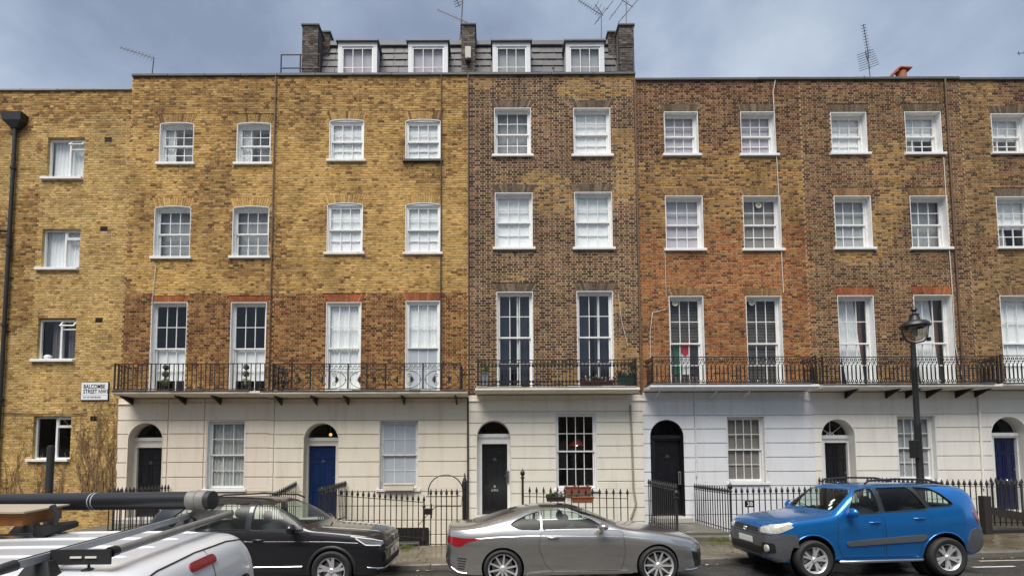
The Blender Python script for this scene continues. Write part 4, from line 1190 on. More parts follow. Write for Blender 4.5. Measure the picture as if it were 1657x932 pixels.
# ------------------------------------------------------------------ street railings
def spear_mesh(ht, head=0.17, m=IRON, fat=1.0):
    b = MB(); r = 0.0138*fat
    prof = [(r, 0.0), (r, ht-head-0.04), (r*1.5, ht-head-0.035), (r*1.5, ht-head-0.02), (r*0.9, ht-head-0.01), (r*2.8, ht-head+0.04), (r*2.3, ht-head*0.55), (r*0.15, ht)]
    b.lathe(prof, 6, (0, 0, 0)); return b.mesh('baluster', m)
RH = {}
def spear(ht, fat=1.0):
    k = (round(ht, 2), fat)
    if k not in RH: RH[k] = spear_mesh(ht, fat=fat)
    return RH[k]
PLAINBAR = {}
def railing(label, pts, ht, step=0.15, group='spear-headed railings before the houses', rail_drop=0.19, zb=None, low=True, group_on=True, posts=True, heads=None):
    """railing along ground points (x, y, z of the foot); one spear per step, rails between corners"""
    root = empty('area_railing', pts[0], label, 'railing', group)
    f = MB()
    for (p, q) in zip(pts, pts[1:]):
        p, q = Vector(p), Vector(q); L = (q-p).length; n = max(1, int(round(L/step)))
        d = (q-p).normalized(); s = Vector((-d.y, d.x, 0))*0.017
        for dz in ([ht-rail_drop]+([0.09] if low else [])):
            vs = []
            for e in (p, q):
                for sg in (-1, 1):
                    for zz in (-0.008, 0.008): vs.append(tuple(e+s*sg+Vector((0, 0, dz+zz))))
            f.add(vs, [(0, 1, 3, 2), (4, 6, 7, 5), (0, 4, 5, 1), (2, 3, 7, 6), (1, 5, 7, 3), (0, 2, 6, 4)])
        for i in range(n+1):
            if i == n and q != Vector(pts[-1]): continue
            link_mesh('baluster', spear(ht), root, p+(q-p)*i/n, (0, 0, R(30)))
    f.build('rail', IRON, root)
    return root
def post(root, p, ht, r=0.028, urn=True, name='post'):
    m = MB(); prof = [(r*1.5, 0), (r*1.5, 0.06), (r, 0.09), (r, ht-0.26), (r*1.8, ht-0.24), (r*1.8, ht-0.22), (r*0.8, ht-0.19)]
    prof += [(r*2.0, ht-0.14), (r*2.1, ht-0.09), (r*1.2, ht-0.04), (r*0.4, ht-0.02), (r*0.2, ht+0.03)] if urn else [(r*0.5, ht)]
    m.lathe(prof, 10, p); m.build(name, IRON, root, smooth=40)
def gp(x, y=YR, dz=0.10): return (x, y, G(x)+dz)
HR = 1.22
HRET = 1.36
def ret(x, zf, y0=-0.05): return (x, y0, zf)
L0, L1, L2, L3, L4, L5 = LAND
ra0 = railing('spear railing before the flats, behind the white van', [gp(X(85, 800, YR)), gp(L0[0]-0.06)], HR)
post(ra0, gp(X(92, 800, YR)), HR+0.08)
ra1 = railing('spear railing stretching from the black door 32 to the blue door, behind the black car', [(L0[1]+0.05, -0.1, L0[2]), (L0[1]+0.05, YR, L0[2]), gp(L1[0]-0.05), (L1[0]-0.05, -0.1, L1[2]+0.12)], HR)
gx0, gx1 = X(686, 830, YR), X(742, 830, YR)
ra2 = railing('spear railing right of the blue door, with an iron hoop over its gate', [(L1[1]+0.04, -0.1, L1[2]+0.12), (L1[1]+0.04, YR, L1[2]+0.02), gp(gx0)], HR)
post(ra2, gp(gx0), HR-0.06, urn=False)
gate = empty('area_gate', gp((gx0+gx1)/2, YR, -0.02), 'low iron gate under the thin hoop, between blue door and silver car', 'gate')
m = MB(); z0 = G(gx0)+0.03; z1 = Z(715, 803, YR)
for z in (z0, z1): m.box(gx0+0.05, gx1, YR-0.015, YR+0.015, z-0.01, z+0.01)
m.build('rail', IRON, gate)
for i in range(6): link_mesh('baluster', spear(Z(715, 790, YR)-z0+0.03), gate, (gx0+0.18+i*(gx1-gx0-0.22)/5, YR, z0-0.03))
m = MB(); m.cbox(gx0+0.0, gx0+0.22, YR-0.05, YR+0.04, Z(690, 832, YR), Z(690, 822, YR), 0.01); m.tube([(gx0+0.2, YR-0.03, Z(690, 838, YR)), (gx0+0.2, YR-0.03, Z(690, 815, YR))], 0.02, 6); m.build('lock_box', IRON, gate)
m = MB(); cxh = X(721, 790, YR); rw_ = X(749, 790, YR)-cxh; zt, zl = Z(721, 768, YR), Z(721, 795, YR)
m.tube([(cxh-rw_, YR, zl-0.1)]+[(cxh-rw_*math.cos(math.pi*i/16), YR, zl+(zt-zl)*math.sin(math.pi*i/16)) for i in range(17)]+[(cxh+rw_, YR, zl-0.1)], 0.016, 6)
m.tube([(gx0+0.2, YR, Z(700, 826, YR)), (X(705, 819, YR), YR, Z(705, 819, YR)), (X(746, 819, YR), YR, Z(746, 819, YR)), (X(748, 803, YR), YR, Z(748, 803, YR)), (X(740, 800, YR), YR, Z(740, 801, YR))], 0.01, 5)
m.tube([(gx0+0.2, YR, Z(700, 826, YR)), (X(676, 850, YR), YR+0.1, Z(676, 850, YR))], 0.01, 5)
m.build('hoop', IRON, gate)
# tall wrapped post beside door 36
pz = L2[2]; pb = (X(752, 840, YR), YR, G(0)+0.02)
wp = empty('gate_post', pb, 'thick black gate post with pointed top, left of the door numbered 36', 'post')
h_ = Z(752, 768, YR)-pb[2]
m = MB(); m.lathe([(0.075, 0), (0.075, 0.08), (0.062, 0.10), (0.068, h_*0.55), (0.066, h_*0.78), (0.082, h_*0.80), (0.07, h_*0.9), (0.02, h_*0.97), (0.01, h_+0.05)], 8, pb); m.build('shaft', IRON, wp)
m = MB(); m.lathe([(0.10, -0.02), (0.10, 0.06), (0.07, 0.10)], 8, pb); m.build('base', IRON, wp)
ra3 = railing('thin spear railing with flower boxes hanging on it, behind the silver car', [(X(846, 820, YR), YR, L2[2]-0.1), gp(X(1016, 830, YR))], 1.28, step=0.18, rail_drop=0.27)
post(ra3, (X(846, 820, YR), YR, L2[2]-0.12), 1.75, 0.03)
ra4a = railing('dense spear railing along the left side of the black arched doorway', [(L3[0]-0.02, -0.2, L3[2]), (L3[0]-0.02, YR, L3[2]-0.05)], HRET, step=0.17)
post(ra4a, (L3[0]-0.02, YR, L3[2]-0.05), 1.2, 0.035)
ra4 = railing('spear railing with the number 38 plate, behind the blue car', [(L3[1]+0.02, -0.2, L3[2]), (L3[1]+0.02, YR, L3[2]-0.02), gp(L4[0]-0.04), (L4[0]-0.04, -0.1, L4[2])], HR)
post(ra4, (L3[1]+0.02, YR, L3[2]-0.03), HR+0.12)
ra5 = railing('spear railing at the right, between blue car and dark blue door', [(L4[1]+0.04, -0.1, L4[2]), (L4[1]+0.04, YR, L4[2]), gp(L5[0]-0.05), (L5[0]-0.05, -0.1, L5[2])], HR)
ra6 = railing('spear railing right of the dark blue door, cut by the photo edge', [(L5[1]+0.04, -0.1, L5[2]), (L5[1]+0.04, YR, L5[2]), gp(hF['x1'])], HR)
# number plate on the railing
np_ = at(1213, 815, YR-0.03)
m = MB(); m.cbox(np_.x-0.125, np_.x+0.125, YR-0.04, YR-0.022, np_.z-0.085, np_.z+0.085, 0.004)
pl = m.build('number_sign', BLACKP, None, loc=(np_.x, YR-0.03, np_.z-0.085)); tag(pl, 'small black plate reading 38 fixed to the spear railing', 'sign')
text('numerals', '38', 0.16, WHITE, pl, (np_.x, YR-0.042, np_.z), ext=0.002)

# ------------------------------------------------------------------ mansard roof with dormers over the two middle houses
SLATE = mat('slate', (0.058, 0.057, 0.064), 0.6, var=0.3, vscale=5, bump=0.2, bscale=30, stain=(0.092, 0.082, 0.076), stscale=2.0, stamt=0.6)
ROOFLEAD = mat('roof_lead', (0.11, 0.115, 0.13), 0.5, var=0.15, vscale=3)
DORM = mat('dormer_paint', (0.60, 0.62, 0.64), 0.5, var=0.06, vscale=8)
zb_ = zpar-0.4; YM0, YM1 = 0.55, 1.05; zt_ = Z(760, 71, YM1)
CHX = {'l': (X(489, 100, .5), X(517, 100, .5)), 'm': (X(747, 100, .5), X(769, 100, .5)), 'r': (X(1002, 100, .5), X(1026, 100, .5))}
DORMERS = ((548, 611), (661, 725), (797, 858), (915, 977))
for h, a, b, dl in ((hB, CHX['l'][1]-0.02, CHX['m'][0]+0.02, DORMERS[:2]), (hC, CHX['m'][1]-0.02, CHX['r'][0]+0.02, DORMERS[2:])):
    m = MB(); m.add([(a, YM0, zb_), (b, YM0, zb_), (b, YM1, zt_), (a, YM1, zt_), (b, 6, zt_+0.1), (a, 6, zt_+0.1)], [(0, 1, 2, 3), (3, 2, 4, 5)])
    roof = m.build('mansard_roof', ROOFLEAD, h)
    m = MB(); m.cbox(a, b, YM1-0.12, YM1+0.1, zt_-0.16, zt_+0.03, 0.02); m.build('lead_roll', ROOFLEAD, roof)
    dz = [(X(p, 100, YM0)-0.02, X(q, 100, YM0)+0.02) for p, q in dl]
    nr = 8; hh = (zt_-0.16-zb_)/nr
    for j in range(nr):
        za = zb_+j*hh; x = a-(0.22 if j % 2 else 0.0)
        while x < b:
            w = random.choice((0.34, 0.40, 0.46)); p, q = max(x, a), min(x+w-0.018, b); x += w
            for (c, d) in dz:
                if p < d and q > c:
                    if p < c: q = c
                    elif q > d: p = d
                    else: q = p
            if q-p < 0.06: continue
            y0_ = YM0+(YM1-YM0)*(za-zb_)/(zt_-zb_); y1_ = YM0+(YM1-YM0)*(za+hh*1.12-zb_)/(zt_-zb_)
            t = random.uniform(0.010, 0.02)
            s = MB(); s.add([(p, y0_-0.028-t, za), (q, y0_-0.028-t, za+random.uniform(-.006, .006)), (q, y1_-0.008, za+hh*1.12), (p, y1_-0.008, za+hh*1.12), (p, y0_-0.012, za), (q, y0_-0.012, za)],
                            [(0, 1, 2, 3), (0, 4, 5, 1), (0, 3, 4), (1, 5, 2)]); s.build('slate_tile', SLATE, roof)
    for k, (p, q) in enumerate(dl):
        xa, xb = X(p, 95, 0.5), X(q, 95, 0.5); z1 = Z((p+q)/2, 70, 0.5); z0 = zpar-0.45
        m = MB(); m.box(xa, xa+0.14, 0.42, 0.50, z0, z1-0.2); m.box(xb-0.14, xb, 0.42, 0.50, z0, z1-0.2); m.box(xa, xb, 0.415, 0.50, z1-0.2, z1-0.06)
        m.box(xa+0.01, xa+0.04, 0.50, 1.6, z0, z1-0.06); m.box(xb-0.04, xb-0.01, 0.50, 1.6, z0, z1-0.06)
        d = m.build('dormer', DORM, h)
        m = MB(); m.cbox(xa-0.06, xb+0.06, 0.34, 1.8, z1-0.06, z1+0.02, 0.015); m.build('dormer_roof', ROOFLEAD, d)
        s = MB(); glaze(d, xa+0.14, xb-0.14, zpar-0.03, z1-0.22, 3, 2, 0.44, s, bar=0.02, fr=0.04); s.build('sash', WHITE, d)
        m = wavy(xa+0.15, xb-0.15, 0.56, zpar+0.06, z1-0.22, 0.004, 0.5); m.build('blind', CLOTHP if k + 2*(h is hC) < 2 else CLOTHG, d)
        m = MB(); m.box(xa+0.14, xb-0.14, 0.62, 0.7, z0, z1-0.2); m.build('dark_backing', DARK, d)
# party-wall stacks
CHM = mat('stack_render', (0.11, 0.10, 0.095), 0.85, var=0.3, vscale=5)
def stack(h, x0, x1, y0, y1, za, zb, label=None):
    w = brick_face(h, x0, x1, za, zb, [], lambda x, z: pick(GREYB), mortar_c((.075, .068, .064)), y=y0, singles=300, wallname='chimney_stack', joint=0.012)
    m = MB(); m.box(x0+0.004, x1-0.004, y0+0.111, y1, za, zb-0.002); m.build('stack_body', CHM, w)
    m = MB(); m.cbox(x0-0.035, x1+0.035, y0-0.035, y1+0.03, zb, zb+0.07, 0.012); m.build('stack_cap', CHM, w)
    return w
stack(hB, CHX['l'][0], CHX['l'][1]-0.05, 0.46, 1.1, zpar-0.4, Z(503, 44, 0.5))
stack(hB, CHX['l'][1]-0.04, CHX['l'][1]+0.2, 0.9, 2.0, zpar-0.4, Z(522, 58, 1.0))
stack(hC, CHX['m'][0], CHX['m'][1], 0.40, 1.1, zpar-0.4, Z(757, 46, 0.5))
stack(hC, CHX['r'][0], CHX['r'][1], 0.46, 1.1, zpar-0.4, Z(1012, 44, 0.5))
stack(hC, CHX['r'][0]-0.26, CHX['r'][0]-0.01, 0.9, 2.0, zpar-0.4, Z(992, 58, 1.0))
m = MB(); p = at(757, 90, 0.36); m.cbox(p.x-0.09, p.x+0.11, 0.30, 0.40, p.z-0.14, p.z+0.28, 0.01); m.build('alarm_box', mat('beige_plastic', (.42, .40, .35), .5), hC)
m = MB(); p = at(757, 98, 0.34); m.ball((p.x, 0.33, p.z), 0.09, 8, 6); m.build('flood_lamp', PIPE, hC)
def guard(label, pl, y, ht):
    root = empty('roof_guard_rail', (pl[0], y, zpar+0.05), label, 'guard rail'); m = MB(); t = 0.022
    for z in (ht, ht*0.45): m.tube([(x, y, zpar+0.08+z) for x in pl], t, 6)
    m.build('rail', IRON, root)
    for x in pl:
        m = MB(); m.tube([(x, y, zpar+0.05), (x, y, zpar+0.08+ht)], t, 6); m.build('upright', IRON, root)
guard('black tubular guard rail on the parapet, left of the left chimney stack', [X(455, 100, .2), X(486, 100, .2), X(517, 100, .2)], 0.2, Z(490, 89, .2)-zpar-0.08)
guard('black tubular guard rail on the parapet around the right chimney stack', [X(1000, 100, .2), X(1025, 100, .2)], 0.2, Z(1010, 77, .2)-zpar-0.08)
m = MB(); p = at(895, 116, .1); m.lathe([(0.07, 0), (0.09, 0.06), (0.05, 0.14), (0.03, 0.2), (0.045, 0.26), (0.01, 0.3)], 8, (p.x, .1, zpar+0.085)); o = m.build('roof_ornament', PIPE, None, smooth=40, loc=(p.x, .1, zpar+0.08)); tag(o, 'small dark figure perched on the parapet between the right-hand dormers', 'ornament')

# ------------------------------------------------------------------ aerials, dish and cowl on the roofs
def aerial(label, P, booms, mast, Y, rm=0.018):
    """booms: (pixel start, pixel end, number of elements, element half-length, element angle in degrees)"""
    root = empty('tv_aerial', at(mast[-1][0], mast[-1][1], Y), label, 'aerial')
    m = MB(); m.tube([at(a, b, Y) for a, b in mast], rm, 6); m.build('mast', AERIAL, root)
    for (a, b, n, hl, ang, hl2) in booms:
        p, q = at(*a, Y), at(*b, Y+0.25)
        m = MB(); m.tube([p, q], 0.012, 5); bo = m.build('boom', AERIAL, root)
        d = Vector((math.cos(R(ang)), 0.25, math.sin(R(ang)))).normalized()
        for i in range(n):
            c = p+(q-p)*(i+0.3)/n; L = hl+(hl2-hl)*i/n
            m = MB(); m.tube([c-d*L*1.3, c+d*L*1.3], 0.010, 4); m.build('element', AERIAL, bo)
aerial('thin television aerial above the left house, pointing left', None, [((194, 77), (250, 95), 10, 0.07, 75, 0.12)], [(249, 94), (246, 122)], 1.0)
aerial('television aerial beside the middle chimney stack', None, [((707, 16), (764, 41), 14, 0.075, 70, 0.10), ((736, -8), (744, 12), 5, 0.12, 40, 0.16)], [(749, -10), (747, 30), (744, 70)], 1.2, 0.026)
aerial('tilted television aerial with wide reflector, left of the right chimney stack', None, [((936, 1), (972, 24), 10, 0.09, 60, 0.13), ((962, 40), (992, 2), 2, 0.05, 30, 0.05), ((963, 8), (976, 26), 3, 0.2, 65, 0.3)], [(973, 22), (973, 72)], 1.2, 0.016)
aerial('television aerial on the right chimney stack, long bare elements', None, [((996, -6), (1024, 12), 2, 0.1, 50, 0.1), ((986, 32), (1008, 2), 1, 0.1, 50, 0.1), ((1000, 38), (1034, -2), 1, 0.1, 50, 0.1)], [(1014, -10), (1013, 46)], 0.7, 0.016)
aerial('comb-shaped television aerial above the brown house, far right', None, [((1397, 40), (1406, 94), 12, 0.10, 25, 0.10), ((1400, 84), (1408, 112), 8, 0.34, 28, 0.42)], [(1404, 88), (1409, 135)], 1.0, 0.015)
aerial('aerial whose tip shows at the right edge of the sky', None, [((1646, 87), (1700, 84), 6, 0.08, 80, 0.1)], [(1690, 84), (1690, 135)], 1.0)
p = at(1405, 126, 0.8); m = MB(); m.lathe([(0.02, 0.05), (0.12, 0.035), (0.24, 0.0), (0.25, 0.0), (0.12, 0.05), (0.02, 0.065)], 18, (0, 0, 0), 'Y')
o = m.build('satellite_dish', mat('grey_dish', (.35, .37, .36), .5), None, smooth=40); o.location = (p.x, 0.8, p.z-0.06); o.rotation_euler = (R(-25), R(0), R(30)); tag(o, 'grey satellite dish peeping over the parapet beside a comb-shaped aerial', 'satellite dish')
p = at(1458, 122, 0.6); TERRA = mat('terracotta', (.36, .115, .055), .8, var=.15, vscale=10)
cw = empty('chimney_cowl', (p.x, 0.6, p.z-0.3), 'orange terracotta chimney cowl showing above the right-hand parapet', 'chimney pot')
m = MB(); m.lathe([(0.17, -0.5), (0.15, 0.02), (0.15, 0.08)], 14, p); m.build('pot', TERRA, cw, smooth=40)
m = MB(); m.prism([(p.x-0.24, p.z+0.0), (p.x-0.20, p.z+0.10), (p.x-0.12, p.z+0.15), (p.x+0.26, p.z+0.13), (p.x+0.26, p.z+0.17), (p.x-0.14, p.z+0.19), (p.x-0.25, p.z+0.12), (p.x-0.28, p.z+0.0)], p.y-0.17, p.y+0.17); m.build('hood', TERRA, cw)
# ------------------------------------------------------------------ vehicles
def pchip(tab):
    xs_, ys_ = [p[0] for p in tab], [p[1] for p in tab]; n = len(xs_)
    d = [(ys_[i+1]-ys_[i])/(xs_[i+1]-xs_[i]) for i in range(n-1)]
    m = [d[0]]+[0 if d[i-1]*d[i] <= 0 else 2*d[i-1]*d[i]/(d[i-1]+d[i]) for i in range(1, n-1)]+[d[-1]]
    def f(x):
        if x <= xs_[0]: return ys_[0]
        if x >= xs_[-1]: return ys_[-1]
        i = max(k for k in range(n-1) if xs_[k] <= x)
        h = xs_[i+1]-xs_[i]; t = (x-xs_[i])/h
        return (2*t**3-3*t*t+1)*ys_[i]+(t**3-2*t*t+t)*h*m[i]+(-2*t**3+3*t*t)*ys_[i+1]+(t**3-t*t)*h*m[i+1]
    return f
RUBBER = mat('tyre_rubber', (0.018, 0.018, 0.018), 0.75, var=0.2, vscale=20, bump=0.2, bscale=120)
ALLOY = mat('alloy_rim', (0.66, 0.66, 0.67), 0.33, 0.55)
ALLOYD = mat('dark_alloy', (0.06, 0.06, 0.065), 0.4, 0.6)
BRAKE = mat('brake_disc', (0.20, 0.19, 0.18), 0.45, 0.8)
PLAST = mat('black_plastic', (0.022, 0.022, 0.023), 0.5, bump=0.1, bscale=200)
SEATM = mat('dark_upholstery', (0.035, 0.034, 0.034), 0.85)
CARGLASS = glass_material('car_glass', (0.80, 0.90, 0.87), 1.0, 0.32)
SCREEN = glass_material('windscreen_glass', (0.84, 0.92, 0.90), 1.0, 0.30)
LAMPW = mat('headlamp_lens', (0.60, 0.60, 0.53), 0.15, 0.3, coat=1.0, var=.35, vscale=22)
LAMPD = mat('dark_headlamp', (0.22, 0.23, 0.24), 0.12, 0.4, coat=1.0)
LAMPR = mat('red_lamp', (0.24, 0.006, 0.010), 0.15, coat=1.0)
LAMPO = mat('amber_lamp', (0.55, 0.16, 0.02), 0.2, coat=1.0)
PLATEW = mat('white_number_plate', (0.72, 0.73, 0.70), 0.4)
SEAM = mat('panel_gap', (0.006, 0.006, 0.007), 0.6)
def paint(name, c, metal=0.0, rough=0.3, flake=0.0):
    return mat(name, c, rough, metal, coat=1.0, var=flake, vscale=400)
class Car:
    def __init__(s, sp):
        s.sp = sp; s.f = {k: pchip(sp[k]) for k in ('top', 'bot', 'belt', 'wid')}; s.L = sp['L']
    def section(s, x, inset=0.0):
        zb, zt, w = s.f['bot'](x), s.f['top'](x), s.f['wid'](x)
        zl = min(s.f['belt'](x), zt-0.012); zl = max(zl, zb+0.05)
        pts = [(0, zb), (w*0.55, zb), (w*0.84, zb+0.004)]
        cr = s.sp.get('crease', 0.45)
        for i in range(11):
            u = i/10
            y = w*(1-0.075*(1-u)**2.4-s.sp.get('shoulder', 0.03)*max(0, (u-0.55)/0.45)**2)
            y -= s.sp.get('dish', 0.012)*math.exp(-((u-cr)/0.16)**2)
            pts.append((y, zb+0.03+(zl-zb-0.03)*u))
        wb = pts[-1][0]; h = zt-zl
        tum = s.sp.get('tum', 0.2)*min(1, h/0.5)
        n = 2.35+s.sp.get('box', 1.2)*min(1, max(0, h-0.06)/0.3)
        for i in range(1, 17):
            a = math.pi/2*i/16
            c, q = max(0.0, math.cos(a))**(2/n), math.sin(a)**(2/n)
            pts.append((wb*c*(1-tum*q), zl+h*q))
        return pts
    def solid(s, name, xs_, fn):
        m = MB(); ring = None
        for x in xs_:
            half = fn(x); full = half+[(-y, z) for y, z in reversed(half[1:-1])]
            ring = len(full)
            for y, z in full: m.v.append((x, y, z))
        for i in range(len(xs_)-1):
            for k in range(ring):
                l = (k+1) % ring
                m.f.append((i*ring+k, (i+1)*ring+k, (i+1)*ring+l, i*ring+l))
        m.f.append(tuple(range(ring))); m.f.append(tuple(reversed(range((len(xs_)-1)*ring, len(xs_)*ring))))
        return m.mesh(name, None)
def temp(me): o = bpy.data.objects.new('tmp', me); col.objects.link(o); return o
def cyl_mesh(c, r, y0, y1, n=40):
    m = MB(); m.lathe([(r, y0), (r, y1)], n, c, 'Y'); return m.mesh('c', None)
def fix_normals(me):
    b = bmesh.new(); b.from_mesh(me); bmesh.ops.recalc_face_normals(b, faces=b.faces); b.to_mesh(me); b.free(); return me
def boolean_cut(me, cutters):
    o = temp(fix_normals(me)); tmps = []
    for c in cutters:
        t = temp(fix_normals(c)); tmps.append(t)
        md = o.modifiers.new('b', 'BOOLEAN'); md.operation = 'DIFFERENCE'; md.object = t; md.solver = 'EXACT'
        try: md.material_mode = 'TRANSFER'
        except Exception: pass
    dg = bpy.context.evaluated_depsgraph_get(); dg.update()
    out = bpy.data.meshes.new_from_object(o.evaluated_get(dg))
    for t in tmps+[o]: bpy.data.objects.remove(t)
    return out
def grid_poly(poly, h):
    """polygon in 2-D cut into a fine grid; returns (verts, faces)"""
    b = bmesh.new(); vs = [b.verts.new((u, v, 0)) for u, v in poly]; b.faces.new(vs)
    us, vv = [p[0] for p in poly], [p[1] for p in poly]
    for lo, hi, no in ((min(us), max(us), (1, 0, 0)), (min(vv), max(vv), (0, 1, 0))):
        k = int((hi-lo)/h)+1
        for i in range(1, k):
            c = lo+(hi-lo)*i/k; co = (c, 0, 0) if no[0] else (0, c, 0)
            bmesh.ops.bisect_plane(b, geom=b.verts[:]+b.edges[:]+b.faces[:], plane_co=co, plane_no=no)
    bmesh.ops.triangulate(b, faces=[f for f in b.faces if len(f.verts) > 4])
    b.verts.index_update()
    out = [(v.co.x, v.co.y) for v in b.verts], [tuple(v.index for v in f.verts) for f in b.faces]
    b.free(); return out
def smooth_poly(pts, n=1):
    """closed outline with filleted corners"""
    rad = {1: 0.045, 2: 0.07, 3: 0.11}[n]; q = []; k = len(pts)
    for i in range(k):
        p, a, b = Vector(pts[i]), Vector(pts[i-1]), Vector(pts[(i+1) % k])
        da, db = (a-p), (b-p); la, lb = min(rad, da.length*0.4), min(rad, db.length*0.4)
        s0, s1 = p+da.normalized()*la, p+db.normalized()*lb
        for t in (0, 0.25, 0.5, 0.75, 1): 
            c = s0*(1-t)**2+p*2*t*(1-t)+s1*t*t; q.append((c.x, c.y))
    return q
class Skin:
    """lays patches and lines on the car's outer surface"""
    def __init__(s, me):
        b = bmesh.new(); b.from_mesh(me); bmesh.ops.triangulate(b, faces=b.faces); s.t = BVHTree.FromBMesh(b); b.free()
    def hit(s, view, u, v, off):
        o, d = {'side': (Vector((u, 3, v)), Vector((0, -1, 0))), 'front': (Vector((-2, u, v)), Vector((1, 0, 0))),
                'rear': (Vector((8, u, v)), Vector((-1, 0, 0))), 'top': (Vector((u, v, 4)), Vector((0, 0, -1)))}[view]
        l, n, i, dist = s.t.ray_cast(o, d)
        if l is None: return None
        if n.dot(d) > 0: n = -n
        return l+n*off
    def patch(s, view, poly, off, h=0.06, mb=None, mirror=True, rim=0.006, sides=(1, -1)):
        vs, fs = grid_poly(poly, h)
        P = [s.hit(view, u, v, off) for u, v in vs]
        P0 = [s.hit(view, u, v, -rim) for u, v in vs]
        m = mb or MB(); keep = [f for f in fs if all(P[i] is not None for i in f)]
        edges = {}
        for f in keep:
            for a, b in zip(f, f[1:]+f[:1]): edges[frozenset((a, b))] = edges.get(frozenset((a, b)), 0)+1
        for sg in (sides if view == 'side' else (1,)):
            base = len(m.v); idx = {}
            for f in keep:
                for i in f:
                    if i not in idx: idx[i] = len(m.v); m.v.append((P[i].x, P[i].y*sg, P[i].z))
            low = {}
            for f in keep:
                g = tuple(idx[i] for i in f); m.f.append(g if sg > 0 else tuple(reversed(g)))
            for e, c in edges.items():
                if c == 1:
                    a, b = tuple(e)
                    for i in (a, b):
                        if i not in low: low[i] = len(m.v); m.v.append((P0[i].x, P0[i].y*sg, P0[i].z))
                    m.f.append((idx[a], idx[b], low[b], low[a]))
        return m
    def line(s, view, pts, r, mb=None, off=0.0, closed=False, mirror=True, n=5, step=0.05, sides=(1, -1)):
        m = mb or MB(); dense = []
        seq = list(pts)+([pts[0]] if closed else [])
        for a, b in zip(seq, seq[1:]):
            k = max(1, int(math.dist(a, b)/step))
            for i in range(k): dense.append((a[0]+(b[0]-a[0])*i/k, a[1]+(b[1]-a[1])*i/k))
        if not closed: dense.append(seq[-1])
        P = [p for p in (s.hit(view, u, v, off) for u, v in dense) if p is not None]
        if len(P) < 2: return m
        for sg in (sides if view == 'side' else (1,)): m.tube([Vector((p.x, sg*p.y, p.z)) for p in P], r, n, closed=closed)
        return m
def wheel_meshes(rt, rr, w, style, name):
    t = MB(); t.lathe([(rr*0.97, -w/2+0.02), (rr+0.012, -w/2+0.004), (rt-0.035, -w/2), (rt-0.008, -w/2+0.022), (rt, -w/2+0.05), (rt, w/2-0.05), (rt-0.008, w/2-0.022), (rt-0.035, w/2), (rr+0.012, w/2-0.004), (rr*0.97, w/2-0.02)], 40, (0, 0, 0), 'Y', cap=False)
    tyre = t.mesh('tyre', RUBBER, smooth=40)
    r = MB(); y = -w/2+0.015
    r.lathe([(rr*0.985, w/2-0.03), (rr*0.90, w/2-0.05), (rr*0.88, y+0.05), (rr*0.93, y+0.012), (rr*0.99, y), (rr*1.0, y+0.006)], 40, (0, 0, 0), 'Y', cap=False)
    n, double, wi, wo, gap, twist = style
    for k in range(n):
        a0 = 2*math.pi*(k+0.25)/n
        for sg in ((-1, 1) if double else (0,)):
            pts = []
            for f, hw, yy in ((0.16, wi, y+0.03), (0.55, (wi+wo)/2*0.9, y+0.022), (0.93, wo, y+0.012)):
                a = a0+sg*(gap*(0.35+0.65*f))+twist*f
                c, q = math.cos(a), math.sin(a)
                for e in (-1, 1):
                    for dy in (0, 0.03): pts.append((c*rr*f-e*q*hw, yy+dy, q*rr*f+e*c*hw))
            fs = []
            for b_ in (0, 4):
                fs += [(b_, b_+4, b_+6, b_+2), (b_+1, b_+3, b_+7, b_+5), (b_, b_+1, b_+5, b_+4), (b_+2, b_+6, b_+7, b_+3)]
            r.add(pts, fs)
    r.lathe([(0.001, y+0.012), (rr*0.13, y+0.010), (rr*0.17, y+0.022), (rr*0.24, y+0.034), (rr*0.24, y+0.07)], 20, (0, 0, 0), 'Y', cap=False)
    for k in range(5):
        a = 2*math.pi*k/5; r.lathe([(0.010, y+0.020), (0.010, y+0.05)], 8, (rr*0.19*math.cos(a), 0, rr*0.19*math.sin(a)), 'Y')
    rim = r.mesh('rim', ALLOY, smooth=35)
    d = MB(); d.lathe([(rr*0.2, -0.02), (rr*0.72, -0.02), (rr*0.72, 0.01), (rr*0.2, 0.01)], 30, (0, 0, 0), 'Y'); d.box(rr*0.35, rr*0.75, -0.05, 0.03, -rr*0.3, rr*0.3)
    disc = d.mesh('brake_disc', BRAKE)
    return tyre, rim, disc
def rounded_arch(xc, zc, r, a0=-8, a1=188, n=26):
    return [(xc-r*math.cos(R(a0+(a1-a0)*i/n)), zc+r*math.sin(R(a0+(a1-a0)*i/n))) for i in range(n+1)]
